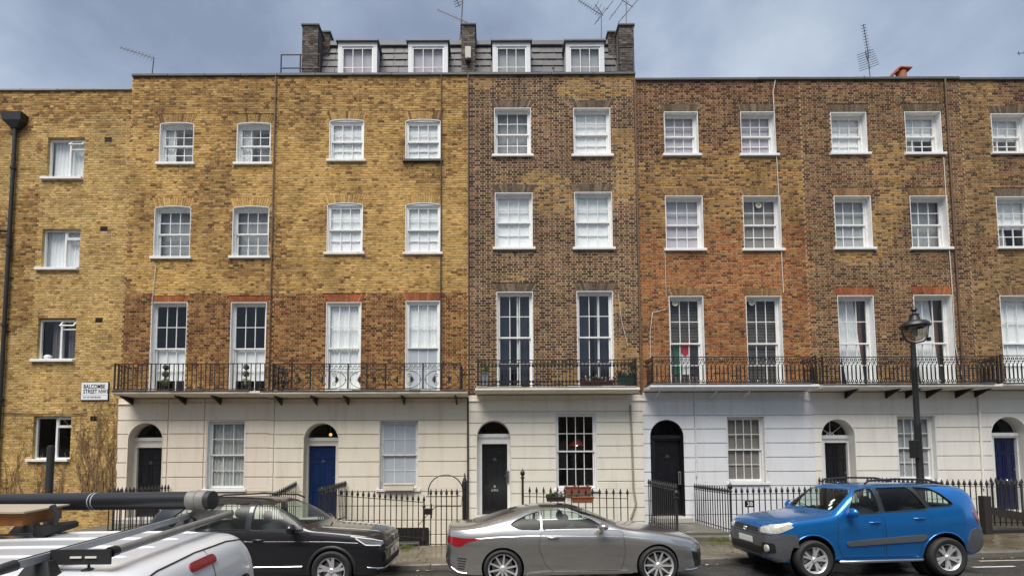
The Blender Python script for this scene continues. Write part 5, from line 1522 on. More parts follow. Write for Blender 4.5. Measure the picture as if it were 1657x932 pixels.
def build_car(root, car, body_mat, wheels, windows, screen, rear_screen, doors, cavity, interior_seats=True, arch_trim=None, handles=(), cuts=()):
    sp = car.sp
    xs_ = sorted(set([0, .006, .015, .03, .05, .08, .11, .15, .2]+[.2+.06*i for i in range(int((car.L-.4)/.06)+1)]+[car.L-v for v in (.2, .15, .11, .08, .05, .03, .015, .006, 0)]))
    outer = car.solid('body', xs_, lambda x: car.section(x))
    skin = Skin(outer)
    outer.materials.append(body_mat); outer.materials.append(PLAST)
    def dark(me): me.materials.append(PLAST); return me
    c0, c1, cz = cavity
    def inner(x):
        pts = car.section(x); zt = pts[-1][1]-0.05
        out = [(0, cz)]
        half = [(y, z) for y, z in pts[2:] ]
        o = [(max(0, y-0.07), min(z, zt)) for y, z in half if z > cz+0.02]
        o[-1] = (0, zt)
        out += [(o[0][0], cz)]+o
        return resample(out, 26)
    def resample(p, n):
        L = [0]
        for a, b in zip(p, p[1:]): L.append(L[-1]+math.dist(a, b))
        out = []
        for i in range(n):
            t = L[-1]*i/(n-1); k = max(j for j in range(len(L)-1) if L[j] <= t+1e-9); d = L[k+1]-L[k] or 1
            u = (t-L[k])/d; out.append((p[k][0]+(p[k+1][0]-p[k][0])*u, p[k][1]+(p[k+1][1]-p[k][1])*u))
        out[0] = (0, out[0][1]); out[-1] = (0, out[-1][1]); return out
    cut = [dark(car.solid('cav', [c0+(c1-c0)*i/24 for i in range(25)], inner))]
    for xa, r in sp['axles']:
        for sg in (-1, 1): cut.append(dark(cyl_mesh((xa, 0, sp['rt']), r, sg*0.48, sg*1.4)))
    for w in windows:
        m = MB(); n = len(w)
        m.v = [(x, 1.6, z) for x, z in w]+[(x, -1.6, z) for x, z in w]
        m.f = [tuple(range(n)), tuple(reversed(range(n, 2*n)))]+[(i, i+n, (i+1) % n+n, (i+1) % n) for i in range(n)]
        cut.append(dark(m.mesh('w', None)))
    for (poly, view) in ((screen, 'front'), (rear_screen, 'rear')):
        if not poly: continue
        n = len(poly); m = MB(); xa, xb = (-0.5, (c0+c1)/2) if view == 'front' else ((c0+c1)/2, car.L+0.5)
        m.v = [(xa, y, z) for y, z in poly]+[(xb, y, z) for y, z in poly]
        m.f = [tuple(range(n)), tuple(reversed(range(n, 2*n)))]+[(i, i+n, (i+1) % n+n, (i+1) % n) for i in range(n)]
        cut.append(dark(m.mesh('w', None)))
    me = boolean_cut(outer, cut); me.name = 'body'
    me.polygons.foreach_set('use_smooth', [True]*len(me.polygons)); me.set_sharp_from_angle(angle=R(32))
    body = link_mesh('body', me, root)
    for k, w in enumerate(windows):
        for sg in (1, -1):
            g = skin.patch('side', w, -0.008, 0.05, sides=(sg,)).build('side_window', CARGLASS, root, smooth=30)
            skin.line('side', w, 0.009, closed=True, sides=(sg,)).build('window_seal', sp.get('seal', PLAST), g, smooth=60)
    if screen: skin.patch('front', screen, -0.006, 0.05).build('windscreen', SCREEN, root, smooth=30)
    if rear_screen: skin.patch('rear', rear_screen, -0.006, 0.05).build('rear_window', CARGLASS, root, smooth=30)
    for k, d in enumerate(doors):
        for sg in (1, -1):
            dr = skin.patch('side', d, 0.0025, 0.05, sides=(sg,)).build('door', body_mat, root, smooth=30)
            skin.line('side', d, 0.0045, closed=True, sides=(sg,)).build('door_gap', SEAM, dr)
            if k < len(handles):
                hx, hz = handles[k]; m = MB()
                p = skin.hit('side', hx, hz, 0.0); y = p.y
                m.tube([(hx-0.10, sg*(y-0.005), hz), (hx-0.07, sg*(y+0.028), hz), (hx+0.07, sg*(y+0.028), hz+0.004), (hx+0.10, sg*(y-0.005), hz)], 0.014, 8)
                m.build('handle', sp.get('handle', body_mat), dr, smooth=60)
    for wi, (xa, r) in enumerate(sp['axles']):
        for sg in (-1, 1):
            y = sg*sp['track']
            wh = link_mesh('wheel', wheels[2], root); wh.location = (xa, y, sp['rt']); wh.rotation_euler = (0, R(23*wi+11), 0 if sg < 0 else math.pi)
            t = link_mesh('tyre', wheels[0], wh); rm = link_mesh('rim', wheels[1], wh)
    if arch_trim:
        for xa, r in sp['axles']:
            skin.line('side', rounded_arch(xa, sp['rt'], r+0.012), arch_trim[1], off=-arch_trim[1]*0.35, n=8).loose('arch_trim', arch_trim[0], root, smooth=60)
    m = MB()
    for xa, r in sp['axles']:
        for sg in (-1, 1):
            m.lathe([(r-0.005, sg*0.50), (r-0.005, sg*(sp['track']+0.02))], 30, (xa, 0, sp['rt']), 'Y', cap=False); m.lathe([(0.01, sg*0.5), (r, sg*0.49)], 30, (xa, 0, sp['rt']), 'Y', cap=False)
    m.loose('wheel_well', PLAST, root)
    if interior_seats:
        for sx, sy in interior_seats:
            for sg in (-1, 1):
                m = MB(); z = sp['seatz']
                m.tube([(sx, sg*sy, z), (sx+0.10, sg*sy, z+0.30), (sx+0.20, sg*sy, z+0.56)], [0.17, 0.20, 0.15], 8)
                m.ball((sx+0.225, sg*sy, z+0.70), 0.12, 10, 6, (0.6, 1.05, 0.85)); m.build('seat', SEATM, root, smooth=60)
        sx, sy = interior_seats[0]
        m = MB(); cx, cz_ = sx-0.42, sp['seatz']+0.42
        m.tube([(cx+0.07*math.sin(a*math.pi/8), sy+0.18*math.cos(a*math.pi/8), cz_+0.16*math.sin(a*math.pi/8)) for a in range(16)], 0.014, 6, closed=True)
        m.tube([(cx-0.3, sy, cz_-0.16), (cx, sy, cz_)], 0.03, 6); m.build('steering_wheel', PLAST, root, smooth=60)
    return skin, body
def car_root(name, label, xn, yc, face_left, tilt=0.018):
    Ytyre = yc-0.85
    o = empty(name, (xn, yc, G(xn)+road_z(Ytyre)), label, 'car')
    o.rotation_euler = (Matrix.Rotation(-tilt, 3, 'Y') @ Matrix.Rotation(0 if face_left else math.pi, 3, 'Z')).to_euler()
    ORG[o.name] = Vector((0, 0, 0)); return o
def plate(root, x, z, w, front=True, body='', y=0.0, tilt=0.0):
    m = MB(); m.cbox(-w/2, w/2, -0.006, 0.006, -0.055, 0.055, 0.003)
    o = link_mesh('number_plate', m.mesh('number_plate', PLATEW), root); o.location = (x, y, z); o.rotation_euler = (tilt, 0, -math.pi/2 if front else math.pi/2)
    ORG[o.name] = Vector((0, 0, 0))
    if body:
        t = text('plate_letters', body, 0.085, BLACKP, o, (0, -0.008, 0), ext=0.001, sx=0.8)
    return o

# ---- silver coupe
SILV = paint('warm_silver_paint', (0.60, 0.585, 0.555), 0.92, 0.26)
cp = Car(dict(L=4.695, rt=0.335, track=0.80, seatz=0.42, tum=0.30, box=0.9, shoulder=0.085, dish=0.022, crease=0.42, seal=mat('dark_chrome', (.25, .25, .26), .2, 1.0),
    axles=((0.93, 0.375), (3.66, 0.375)), handle=CHROME,
    top=[(0, .60), (.02, .68), (.08, .735), (.3, .815), (.7, .90), (1.1, .965), (1.45, 1.015), (1.75, 1.15), (2.1, 1.295), (2.45, 1.375), (2.8, 1.395), (3.15, 1.37), (3.6, 1.275), (4.0, 1.15), (4.3, 1.08), (4.52, 1.065), (4.63, 1.07), (4.66, 1.02), (4.68, .85), (4.695, .62)],
    bot=[(0, .30), (.05, .21), (.3, .17), (.9, .19), (2.3, .17), (3.7, .19), (4.4, .21), (4.6, .28), (4.695, .40)],
    belt=[(0, .50), (.05, .60), (.3, .72), (.7, .82), (1.3, .915), (1.7, .955), (2.4, .965), (3.2, .985), (3.7, 1.02), (4.2, 1.0), (4.6, .96), (4.695, .55)],
    wid=[(0, .40), (.02, .50), (.06, .60), (.15, .70), (.35, .81), (.75, .90), (1.05, .912), (1.5, .893), (2.2, .892), (2.9, .900), (3.5, .922), (3.85, .92), (4.25, .865), (4.5, .78), (4.62, .69), (4.695, .52)]))
r1 = car_root('silver_coupe', 'silver two-door coupe parked in the middle, facing right', 3.86, -6.03, False)
wh1 = wheel_meshes(0.338, 0.262, 0.235, (10, False, 0.020, 0.013, 0, 0.0), 'coupe')
win1 = [smooth_poly([(1.80, .985), (2.02, 1.13), (2.30, 1.255), (2.60, 1.315), (2.88, 1.312), (2.93, 1.30), (2.93, .985)], 1), smooth_poly([(2.98, .995), (2.98, 1.295), (3.18, 1.24), (3.42, 1.15), (3.52, 1.09), (3.34, 1.01)], 1)]
sk1, b1 = build_car(r1, cp, SILV, wh1, win1, smooth_poly([(-.66, 1.035), (.66, 1.035), (.56, 1.32), (.4, 1.345), (-.4, 1.345), (-.56, 1.32)], 2), smooth_poly([(-.55, 1.10), (.55, 1.10), (.48, 1.30), (-.48, 1.30)], 2),
    [smooth_poly([(1.52, .93), (1.62, .955), (2.9, .968), (2.98, .94), (3.02, .70), (2.92, .40), (2.78, .27), (1.62, .265), (1.56, .30), (1.50, .55)], 1)], (1.45, 3.95, 0.50), ((2.25, 0.36), (3.05, 0.34)), handles=((2.76, 0.855),))
for x0_, x1_ in ((1.50, 3.2),):
    m = sk1.patch('side', [(1.38, .215), (3.25, .215), (3.2, .25), (2.9, .275), (1.45, .255)], 0.035, 0.06); m.loose('side_skirt', SILV, r1, smooth=40)
m = sk1.line('side', [(.55, .70), (.9, .78), (1.5, .845), (2.4, .875), (3.1, .895), (3.8, .885), (4.3, .85)], 0.010, off=-0.006); m.loose('shoulder_crease', SILV, r1, smooth=60)
for xa in (): sk1.line('side', rounded_arch(xa, .335, .388, -4, 184), 0.014, off=-0.011, n=6).loose('arch_lip', SILV, r1, smooth=60)
m = sk1.patch('side', smooth_poly([(.14, .60), (.30, .70), (.70, .79), (.62, .73), (.42, .64), (.2, .57)], 2), 0.004, 0.03); sk1.patch('front', smooth_poly([(.42, .56), (.72, .60), (.74, .68), (.5, .64)], 2), 0.004, 0.03, mb=m); sk1.patch('front', smooth_poly([(-.42, .56), (-.72, .60), (-.74, .68), (-.5, .64)], 2), 0.004, 0.03, mb=m); m.loose('headlight', LAMPD, r1)
m = sk1.patch('side', [(.10, .30), (.22, .27), (.30, .56), (.16, .52)], 0.004, 0.04); m.loose('bumper_vent', PLAST, r1)
m = sk1.patch('front', [(-.5, .22), (.5, .22), (.36, .40), (.46, .58), (-.46, .58), (-.36, .40)], 0.004, 0.04); gr = m.build('grille', PLAST, r1)
for k in range(6): sk1.line('front', [(-.42, .25+k*.055), (.42, .25+k*.055)], 0.007, off=0.006).build('grille_bar', CHROME if k == 5 else BLACKP, gr)
m = MB(); sk1.line('side', [(.06, .245), (.30, .225), (.42, .235)], 0.014, mb=m); m.loose('chrome_lip', CHROME, r1, smooth=60)
m = sk1.patch('side', smooth_poly([(4.02, .865), (4.35, .87), (4.56, .90), (4.60, .78), (4.50, .715), (4.38, .73), (4.30, .79)], 1), 0.006, 0.04); sk1.patch('rear', [(.40, .80), (.72, .78), (.70, .90), (.40, .88)], 0.006, 0.04, mb=m); sk1.patch('rear', [(-.72, .78), (-.40, .80), (-.40, .88), (-.70, .90)], 0.006, 0.04, mb=m); m.loose('tail_light', LAMPR, r1, smooth=40)
for k in range(5): sk1.patch('side', [(4.30+.01*k, .52-.045*k), (4.46, .53-.045*k), (4.46, .515-.045*k), (4.30+.01*k, .50-.045*k)], 0.004, 0.05).loose('bumper_louvre', SEAM, r1)
m = MB(); sk1.line('side', [(4.30, .255), (4.45, .27), (4.58, .35)], 0.009, mb=m); m.loose('rear_chrome_trim', CHROME, r1, smooth=60)
sk1.patch('top', [(2.15, -.42), (2.95, -.42), (2.95, .42), (2.15, .42)], 0.003, 0.06).build('sunroof', mat('black_roof_glass', (.015, .015, .016), .08), r1, smooth=30)
for sg in (-1, 1):
    m = MB(); m.tube([(1.92, sg*.86, .985), (1.90, sg*.93, 1.02)], 0.03, 6); m.ball((1.90, sg*1.0, 1.045), 0.12, 12, 8, (.75, 1.0, .55)); m.build('door_mirror', SILV, r1, smooth=60)
m = MB(); m.lathe([(.045, 0), (.05, .002), (.035, .006)], 16, (4.62, 0, .98), 'X'); m.build('badge', CHROME, r1)
plate(r1, 4.70, .62, .5, front=False)
plate(r1, -0.02, .34, .5)

# ---- blue off-roader
BLUE = paint('bright_blue_paint', (0.009, 0.185, 0.56), 0.62, 0.24)
CLAD = mat('grey_cladding', (0.105, 0.11, 0.12), 0.38, 0.3, var=0.12, vscale=20)
su = Car(dict(L=4.20, rt=0.345, track=0.775, seatz=0.62, tum=0.15, box=3.8, shoulder=0.05, dish=0.01, crease=0.6, axles=((0.80, 0.425), (3.29, 0.425)),
    top=[(0, .78), (.02, .90), (.07, .97), (.3, 1.04), (.8, 1.10), (1.18, 1.14), (1.45, 1.33), (1.80, 1.575), (2.0, 1.635), (2.5, 1.655), (3.2, 1.64), (3.75, 1.60), (3.94, 1.55), (4.05, 1.38), (4.12, 1.12), (4.165, .85), (4.20, .60)],
    bot=[(0, .48), (.04, .36), (.25, .27), (.8, .30), (2, .29), (3.3, .30), (3.9, .34), (4.12, .42), (4.20, .48)],
    belt=[(0, .62), (.05, .80), (.25, .94), (.8, 1.02), (1.3, 1.075), (2.2, 1.11), (3.0, 1.145), (3.7, 1.19), (3.95, 1.15), (4.1, .95), (4.2, .55)],
    wid=[(0, .56), (.015, .64), (.05, .71), (.12, .77), (.28, .83), (.6, .86), (1.1, .857), (2.2, .86), (3.1, .867), (3.6, .85), (3.95, .775), (4.12, .70), (4.20, .64)]))
r2 = car_root('blue_off_roader', 'bright blue five-door off-roader with grey bumpers, parked at the right', 4.99, -5.93, True); r2.scale = (0.955, 1, 1)
wh2 = wheel_meshes(0.345, 0.235, 0.225, (5, True, 0.024, 0.020, 0.20, 0.0), 'suv')
win2 = [smooth_poly([(1.47, 1.125), (1.70, 1.44), (1.80, 1.54), (1.95, 1.575), (2.08, 1.58), (2.12, 1.15)], 1), smooth_poly([(2.20, 1.155), (2.16, 1.585), (2.78, 1.59), (3.0, 1.21), (2.95, 1.19)], 1), smooth_poly([(3.07, 1.225), (2.86, 1.59), (3.16, 1.565), (3.32, 1.47), (3.52, 1.28), (3.46, 1.245)], 1)]
sk2, b2 = build_car(r2, su, BLUE, wh2, win2, smooth_poly([(-.68, 1.19), (.68, 1.19), (.60, 1.52), (.5, 1.555), (-.5, 1.555), (-.60, 1.52)], 2), smooth_poly([(-.56, 1.22), (.56, 1.22), (.5, 1.47), (-.5, 1.47)], 2),
    [smooth_poly([(1.30, 1.06), (2.12, 1.115), (2.14, .38), (1.36, .38), (1.26, .6)], 1), smooth_poly([(2.17, 1.115), (3.0, 1.165), (3.06, .90), (2.86, .66), (2.80, .38), (2.18, .38)], 1)], (1.25, 3.7, 0.62), ((2.0, 0.34), (2.85, 0.36)), arch_trim=None, handles=((1.98, .985), (2.82, 1.04)))
m = sk2.patch('side', [(.02, .80), (.50, .79), (.555, .70), (.495, .65), (.45, .60), (.397, .50), (.372, .36), (.2, .29), (.03, .36)], 0.012, 0.04); sk2.patch('front', [(-.83, .38), (.83, .38), (.84, .70), (.80, .80), (.50, .80), (.42, .74), (-.42, .74), (-.50, .80), (-.80, .80), (-.84, .70)], 0.012, 0.05, mb=m); m.loose('front_bumper', CLAD, r2, smooth=50)
m = sk2.patch('side', [(3.72, .62), (3.80, .80), (3.95, .84), (4.18, .82), (4.19, .44), (3.78, .40), (3.70, .45)], 0.014, 0.04); sk2.patch('rear', [(-.75, .40), (.75, .40), (.75, .82), (-.75, .82)], 0.014, 0.06, mb=m); m.loose('rear_bumper', CLAD, r2, smooth=50)
m = sk2.patch('side', smooth_poly([(1.42, .62), (1.46, .57), (2.86, .64), (2.96, .72), (2.90, .755), (1.48, .66)], 2), 0.022, 0.05); m.loose('side_moulding', CLAD, r2, smooth=40)
m = sk2.patch('front', smooth_poly([(-.44, .755), (.44, .755), (.48, .80), (.40, .90), (-.40, .90), (-.48, .80)], 1), 0.006, 0.04); gr = m.build('grille', BLACKP, r2)
for k in range(3): sk2.line('front', [(-.40, .785+k*.042), (.40, .785+k*.042)], 0.009, off=0.01).build('grille_bar', PLAST, gr)
m = MB()   # oval badge of three loops
for a, b_, c in ((.055, .038, 0), (.018, .034, 0), (.036, .014, .018)):
    pts = [sk2.hit('front', a*math.cos(t*math.pi/9), .83+c+b_*math.sin(t*math.pi/9), 0.022) for t in range(18)]
    m.tube([p for p in pts if p], 0.006, 5, closed=True)
m.build('badge', CHROME, r2)
m = sk2.patch('side', smooth_poly([(.03, .815), (.10, .955), (.40, 1.0), (.47, .99), (.30, .86), (.20, .815)], 1), 0.008, 0.03)
for sg in (1, -1): sk2.patch('front', smooth_poly([(sg*.48, .815), (sg*.80, .81), (sg*.83, .93), (sg*.79, .975), (sg*.50, .915)], 1), 0.008, 0.03, mb=m)
m.loose('headlight', LAMPW, r2, smooth=40)
m = sk2.patch('front', [(-.55, .42), (.55, .42), (.58, .56), (-.58, .56)], 0.016, 0.05); m.build('lower_intake', SEAM, r2)
for sg in (1, -1):
    p = sk2.hit('front', sg*.66, .54, 0.015); m = MB(); m.lathe([(.07, 0.02), (.07, -.012), (.055, -.018), (.01, -.02)], 16, p, 'X'); m.build('fog_lamp', LAMPW, r2, smooth=40)
for sg in (1, -1): sk2.patch('front', smooth_poly([(sg*.57, .46), (sg*.76, .46), (sg*.76, .64), (sg*.57, .64)], 1), 0.015, 0.03).build('fog_recess', SEAM, r2)
sk2.line('front', [(-.74, .79), (.74, .79)], 0.010, off=0.012).build('bumper_edge', CLAD, r2, smooth=60)
for k in range(3): sk2.line('front', [(-.54, .445+k*.04), (.54, .445+k*.04)], 0.006, off=0.018).build('intake_bar', PLAST, r2)
plate(r2, -0.014, .645, .50)
m = sk2.patch('side', smooth_poly([(3.90, 1.12), (3.98, 1.20), (4.06, 1.10), (4.13, .90), (4.02, .89)], 1), 0.006, 0.03); m.loose('tail_light', LAMPR, r2, smooth=40)
for sg in (-1, 1):
    m = MB(); m.tube([(2.02, sg*.60, 1.66), (2.10, sg*.60, 1.715), (2.6, sg*.60, 1.735), (3.2, sg*.59, 1.715), (3.48, sg*.58, 1.64)], 0.02, 6); rr = m.build('roof_rail', PLAST, r2, smooth=60)
    m = MB(); m.tube([(1.50, sg*.80, 1.13), (1.52, sg*.86, 1.13)], 0.03, 6); m.ball((1.50, sg*.95, 1.17), 0.115, 12, 8, (.62, 1.0, .78)); m.build('door_mirror', BLUE, r2, smooth=60)
    m = MB(); m.tube([(1.28, sg*.84, .30), (1.36, sg*.90, .31), (2.75, sg*.90, .32), (2.82, sg*.84, .32)], 0.028, 8); m.build('side_step', mat('polished_alloy', (.6, .6, .6), .3, 1.0), r2, smooth=60)
for xa in (0.80, 3.29): sk2.line('side', rounded_arch(xa, .345, .44, -4, 184), 0.016, off=-0.011, n=6).loose('arch_lip', BLUE, r2, smooth=60)
m = sk2.patch('side', [(2.125, 1.14), (2.185, 1.145), (2.15, 1.59), (2.10, 1.59)], 0.004, 0.05); sk2.patch('side', [(3.01, 1.21), (3.06, 1.215), (2.85, 1.59), (2.79, 1.59)], 0.004, 0.05, mb=m); m.loose('window_pillar', PLAST, r2)
for (u, v, rr_) in ((-.46, 1.35, .035), (-.50, 1.29, .03), (-.57, 1.23, .03)):
    m = sk2.patch('front', [(u+rr_*math.cos(a*math.pi/6), v+rr_*math.sin(a*math.pi/6)) for a in range(12)], 0.001, 0.04, rim=0.0); m.build('windscreen_sticker', PLATEW, r2)
for sg in (-1, 1):
    m = MB(); pts = [sk2.hit('front', sg*.1+y*.1, 1.20+y*0.012, 0.012) for y in range(0, 6)]; m.tube([p for p in pts if p], 0.008, 5); m.build('wiper', PLAST, r2)

# ---- black family car
BLK = paint('black_metallic_paint', (0.006, 0.006, 0.009), 0.0, 0.35)
tg = Car(dict(L=4.49, rt=0.355, track=0.80, seatz=0.60, tum=0.185, box=2.2, shoulder=0.06, dish=0.016, crease=0.5, axles=((0.92, 0.40), (3.60, 0.40)),
    top=[(0, .78), (.02, .89), (.07, .95), (.3, 1.005), (.8, 1.06), (1.25, 1.11), (1.6, 1.34), (1.95, 1.535), (2.25, 1.615), (2.8, 1.645), (3.5, 1.625), (4.05, 1.56), (4.2, 1.45), (4.34, 1.18), (4.42, .95), (4.46, .75), (4.49, .55)],
    bot=[(0, .42), (.04, .30), (.25, .22), (.9, .27), (2, .25), (3.6, .27), (4.2, .30), (4.42, .38), (4.49, .45)],
    belt=[(0, .60), (.05, .78), (.25, .90), (.8, .99), (1.3, 1.04), (2.2, 1.065), (3.2, 1.09), (3.8, 1.12), (4.2, 1.10), (4.4, .85), (4.49, .5)],
    wid=[(0, .60), (.015, .68), (.05, .745), (.12, .81), (.3, .87), (.7, .905), (1.2, .90), (2.2, .90), (3.3, .91), (3.8, .90), (4.15, .85), (4.38, .77), (4.49, .68)]))
r3 = car_root('black_family_car', 'shiny black five-door family car, partly hidden by the white van', -1.90, -5.99, False)
wh3 = wheel_meshes(0.355, 0.245, 0.235, (5, True, 0.030, 0.026, 0.22, 0.30), 'black')
win3 = [smooth_poly([(1.42, 1.085), (1.62, 1.25), (1.90, 1.43), (2.12, 1.525), (2.36, 1.55), (2.38, 1.09)], 1), smooth_poly([(2.47, 1.10), (2.45, 1.555), (3.10, 1.55), (3.28, 1.13)], 1), smooth_poly([(3.40, 1.14), (3.28, 1.54), (3.62, 1.50), (3.92, 1.24), (3.86, 1.18)], 1)]
sk3, b3 = build_car(r3, tg, BLK, wh3, win3, smooth_poly([(-.70, 1.15), (.70, 1.15), (.62, 1.50), (.5, 1.54), (-.5, 1.54), (-.62, 1.50)], 2), smooth_poly([(-.56, 1.22), (.56, 1.22), (.5, 1.44), (-.5, 1.44)], 2),
    [smooth_poly([(1.30, 1.03), (2.38, 1.07), (2.42, .70), (2.40, .36), (1.42, .36), (1.32, .55)], 1), smooth_poly([(2.45, 1.07), (3.30, 1.10), (3.30, .95), (3.16, .70), (3.10, .36), (2.46, .36)], 1)], (1.30, 4.0, 0.60), ((2.05, 0.36), (2.95, 0.36)), arch_trim=(PLAST, 0.035), handles=((2.22, .925), (3.08, .955)))
m = sk3.line('side', [(.45, .83), (.9, .865), (1.6, .885), (2.4, .90), (3.3, .925), (4.1, .93)], 0.011, off=-0.007); m.loose('shoulder_crease', BLK, r3, smooth=60)
m = sk3.patch('side', smooth_poly([(1.42, .36), (3.10, .36), (3.06, .44), (1.50, .43)], 1), 0.012, 0.06); m.loose('sill_cladding', PLAST, r3)
m = MB(); sk3.line('side', [(1.44, .445), (3.06, .455)], 0.009, off=0.006, mb=m); m.loose('sill_chrome', CHROME, r3, smooth=60)
m = sk3.patch('front', smooth_poly([(-.72, .66), (.72, .66), (.66, .88), (-.66, .88)], 1), 0.005, 0.04); gr = m.build('grille', BLACKP, r3)
for k in range(4): sk3.line('front', [(-.66, .70+k*.052), (.66, .70+k*.052)], 0.008, off=0.008).build('grille_bar', CHROME if k in (0, 3) else PLAST, gr)
p = sk3.hit('front', 0, .83, 0.02); m = MB()
m.tube([(p.x, .065*math.cos(t*math.pi/12), .83+.065*math.sin(t*math.pi/12)) for t in range(24)], 0.007, 5, closed=True)
m.tube([(p.x, -.028, .885), (p.x, 0, .832), (p.x, .028, .885)], 0.006, 5); m.tube([(p.x, -.054, .86), (p.x, -.026, .778), (p.x, 0, .826), (p.x, .026, .778), (p.x, .054, .86)], 0.006, 5)
m.build('badge', CHROME, r3)
m = sk3.patch('side', smooth_poly([(.06, .81), (.20, .86), (.50, .925), (.48, .90), (.34, .81), (.10, .77)], 1), 0.006, 0.03)
for sg in (1, -1): sk3.patch('front', smooth_poly([(sg*.66, .775), (sg*.84, .785), (sg*.86, .84), (sg*.66, .845)], 1), 0.006, 0.03, mb=m)
m.loose('headlight', LAMPD, r3, smooth=40)
m = MB(); sk3.line('side', [(.06, .83), (.20, .88), (.58, .945)], 0.012, off=0.006, mb=m); sk3.line('side', [(.08, .765), (.32, .79), (.50, .91)], 0.012, off=0.006, mb=m); m.loose('running_light', PLATEW, r3)
m = sk3.patch('front', smooth_poly([(-.76, .34), (.76, .34), (.70, .48), (-.70, .48)], 1), 0.006, 0.04); m.build('lower_intake', SEAM, r3)
m = MB(); sk3.line('front', [(-.78, .36), (.78, .36)], 0.012, off=0.008, mb=m); sk3.line('side', [(.03, .36), (.30, .40)], 0.011, off=0.008, mb=m); m.loose('bumper_chrome', CHROME, r3, smooth=60)
plate(r3, -0.012, .57, .52, body='LT70')
m = sk3.patch('side', smooth_poly([(4.05, 1.0), (4.36, 1.0), (4.40, .85), (4.10, .90)], 1), 0.006, 0.03); m.loose('tail_light', LAMPR, r3)
for sg in (-1, 1):
    m = MB(); m.tube([(1.95, sg*.62, 1.575), (2.1, sg*.635, 1.635), (2.8, sg*.63, 1.675), (3.6, sg*.62, 1.655), (3.9, sg*.61, 1.60)], 0.018, 6); m.build('roof_rail', PLAST, r3, smooth=60)
    m = MB(); m.tube([(1.62, sg*.86, 1.06), (1.60, sg*.93, 1.09)], 0.03, 6); m.ball((1.58, sg*1.01, 1.12), 0.12, 12, 8, (.65, 1.0, .7)); m.build('door_mirror', BLK, r3, smooth=60)
    sk3.line('top', [(.10, sg*.40), (.6, sg*.46), (1.2, sg*.52)], 0.012, off=-0.006).build('bonnet_crease', BLK, r3, smooth=60)
for y in range(5):
    m = MB(); pts = [sk3.hit('top', 1.20-.02*y, -.1+y*.08+q*.02, 0.012) for q in range(4)]; m.tube([p for p in pts if p], 0.006, 5); m.build('cowl_slot', PLAST, r3)
# ---- white van in the foreground with its roof rack
VANW = paint('white_van_paint', (0.60, 0.615, 0.635), 0.0, 0.30)
VYAW = R(2.0)
vf = Vector((-math.cos(VYAW), -math.sin(VYAW), 0)); vn = Vector((math.sin(VYAW), -math.cos(VYAW), 0))   # towards its front; towards the camera
vr = Vector((-1.87, -12.27, 0))                      # middle of the tail, on the ground
van = Car(dict(L=4.25, rt=0.31, track=0.74, seatz=0.7, tum=0.10, box=4.2, shoulder=0.02, dish=0.008, axles=((0.85, 0.36), (3.45, 0.36)),
    top=[(0, .75), (.03, .88), (.1, .97), (.5, 1.08), (1.0, 1.17), (1.6, 1.48), (1.9, 1.62), (2.3, 1.67), (3.2, 1.69), (4.0, 1.68), (4.12, 1.65), (4.19, 1.58), (4.235, 1.42), (4.25, 1.1)],
    bot=[(0, .45), (.04, .32), (.25, .24), (4.0, .28), (4.2, .34), (4.25, .40)], belt=[(0, .62), (.1, .85), (.8, 1.0), (1.5, 1.08), (4.0, 1.08), (4.2, 1.0), (4.25, .8)],
    wid=[(0, .58), (.03, .68), (.12, .77), (.35, .84), (.9, .875), (3.9, .875), (4.08, .86), (4.17, .825), (4.22, .78), (4.25, .70)]))
VROLL = R(3.5)
vg = G(-3)+road_z(-12.3)
vroot = empty('white_van', tuple(vr+vf*4.25+Vector((0, 0, vg))), 'white panel van with ribbed roof in the left foreground', 'van', rz=VYAW)
vroot.rotation_euler = (VROLL, 0, VYAW)
ORG[vroot.name] = Vector((0, 0, 0))
xs_ = sorted(set([0, .01, .03, .06, .1, .15]+[.2+.08*i for i in range(48)]+[4.06, 4.1, 4.14, 4.17, 4.19, 4.21, 4.225, 4.24, 4.247, 4.25]))
vm = van.solid('body', xs_, lambda x: van.section(x)); sk4 = Skin(vm); vm.materials.append(VANW); vm.materials.append(PLAST)
cuts = []
for xa, r in van.sp['axles']:
    for sg in (-1, 1):
        c = cyl_mesh((xa, 0, .31), r, sg*.45, sg*1.4); c.materials.append(PLAST); cuts.append(c)
vm = boolean_cut(vm, cuts); vm.name = 'body'; vm.polygons.foreach_set('use_smooth', [True]*len(vm.polygons)); vm.set_sharp_from_angle(angle=R(32))
link_mesh('body', vm, vroot)
wh4 = wheel_meshes(0.31, 0.20, 0.2, (6, False, 0.035, 0.03, 0, 0), 'van')
for xa, r in van.sp['axles']:
    for sg in (-1, 1):
        wh = link_mesh('wheel', wh4[2], vroot); wh.location = (xa, sg*.74, .31); wh.rotation_euler = (0, 0, 0 if sg < 0 else math.pi); link_mesh('tyre', wh4[0], wh); link_mesh('rim', wh4[1], wh)
for y in (-.52, -.26, 0, .26, .52):
    pts = [sk4.hit('top', x, y, -0.004) for x in [2.0+i*.1 for i in range(20)]]
    m = MB(); m.tube(pts, [0.004]+[0.014]*(len(pts)-2)+[0.004], 8); m.build('roof_rib', VANW, vroot, smooth=60)
VGL = mat('van_dark_glass', (.02, .025, .025), .05)
for sg in (1, -1): sk4.patch('side', smooth_poly([(1.3, 1.1), (1.62, 1.36), (1.8, 1.46), (2.1, 1.48), (2.1, 1.08)], 1), 0.004, 0.06, sides=(sg,)).build('cab_window', VGL, vroot)
sk4.patch('front', smooth_poly([(-.66, 1.22), (.66, 1.22), (.6, 1.5), (-.6, 1.5)], 2), 0.004, 0.06).build('windscreen', VGL, vroot)
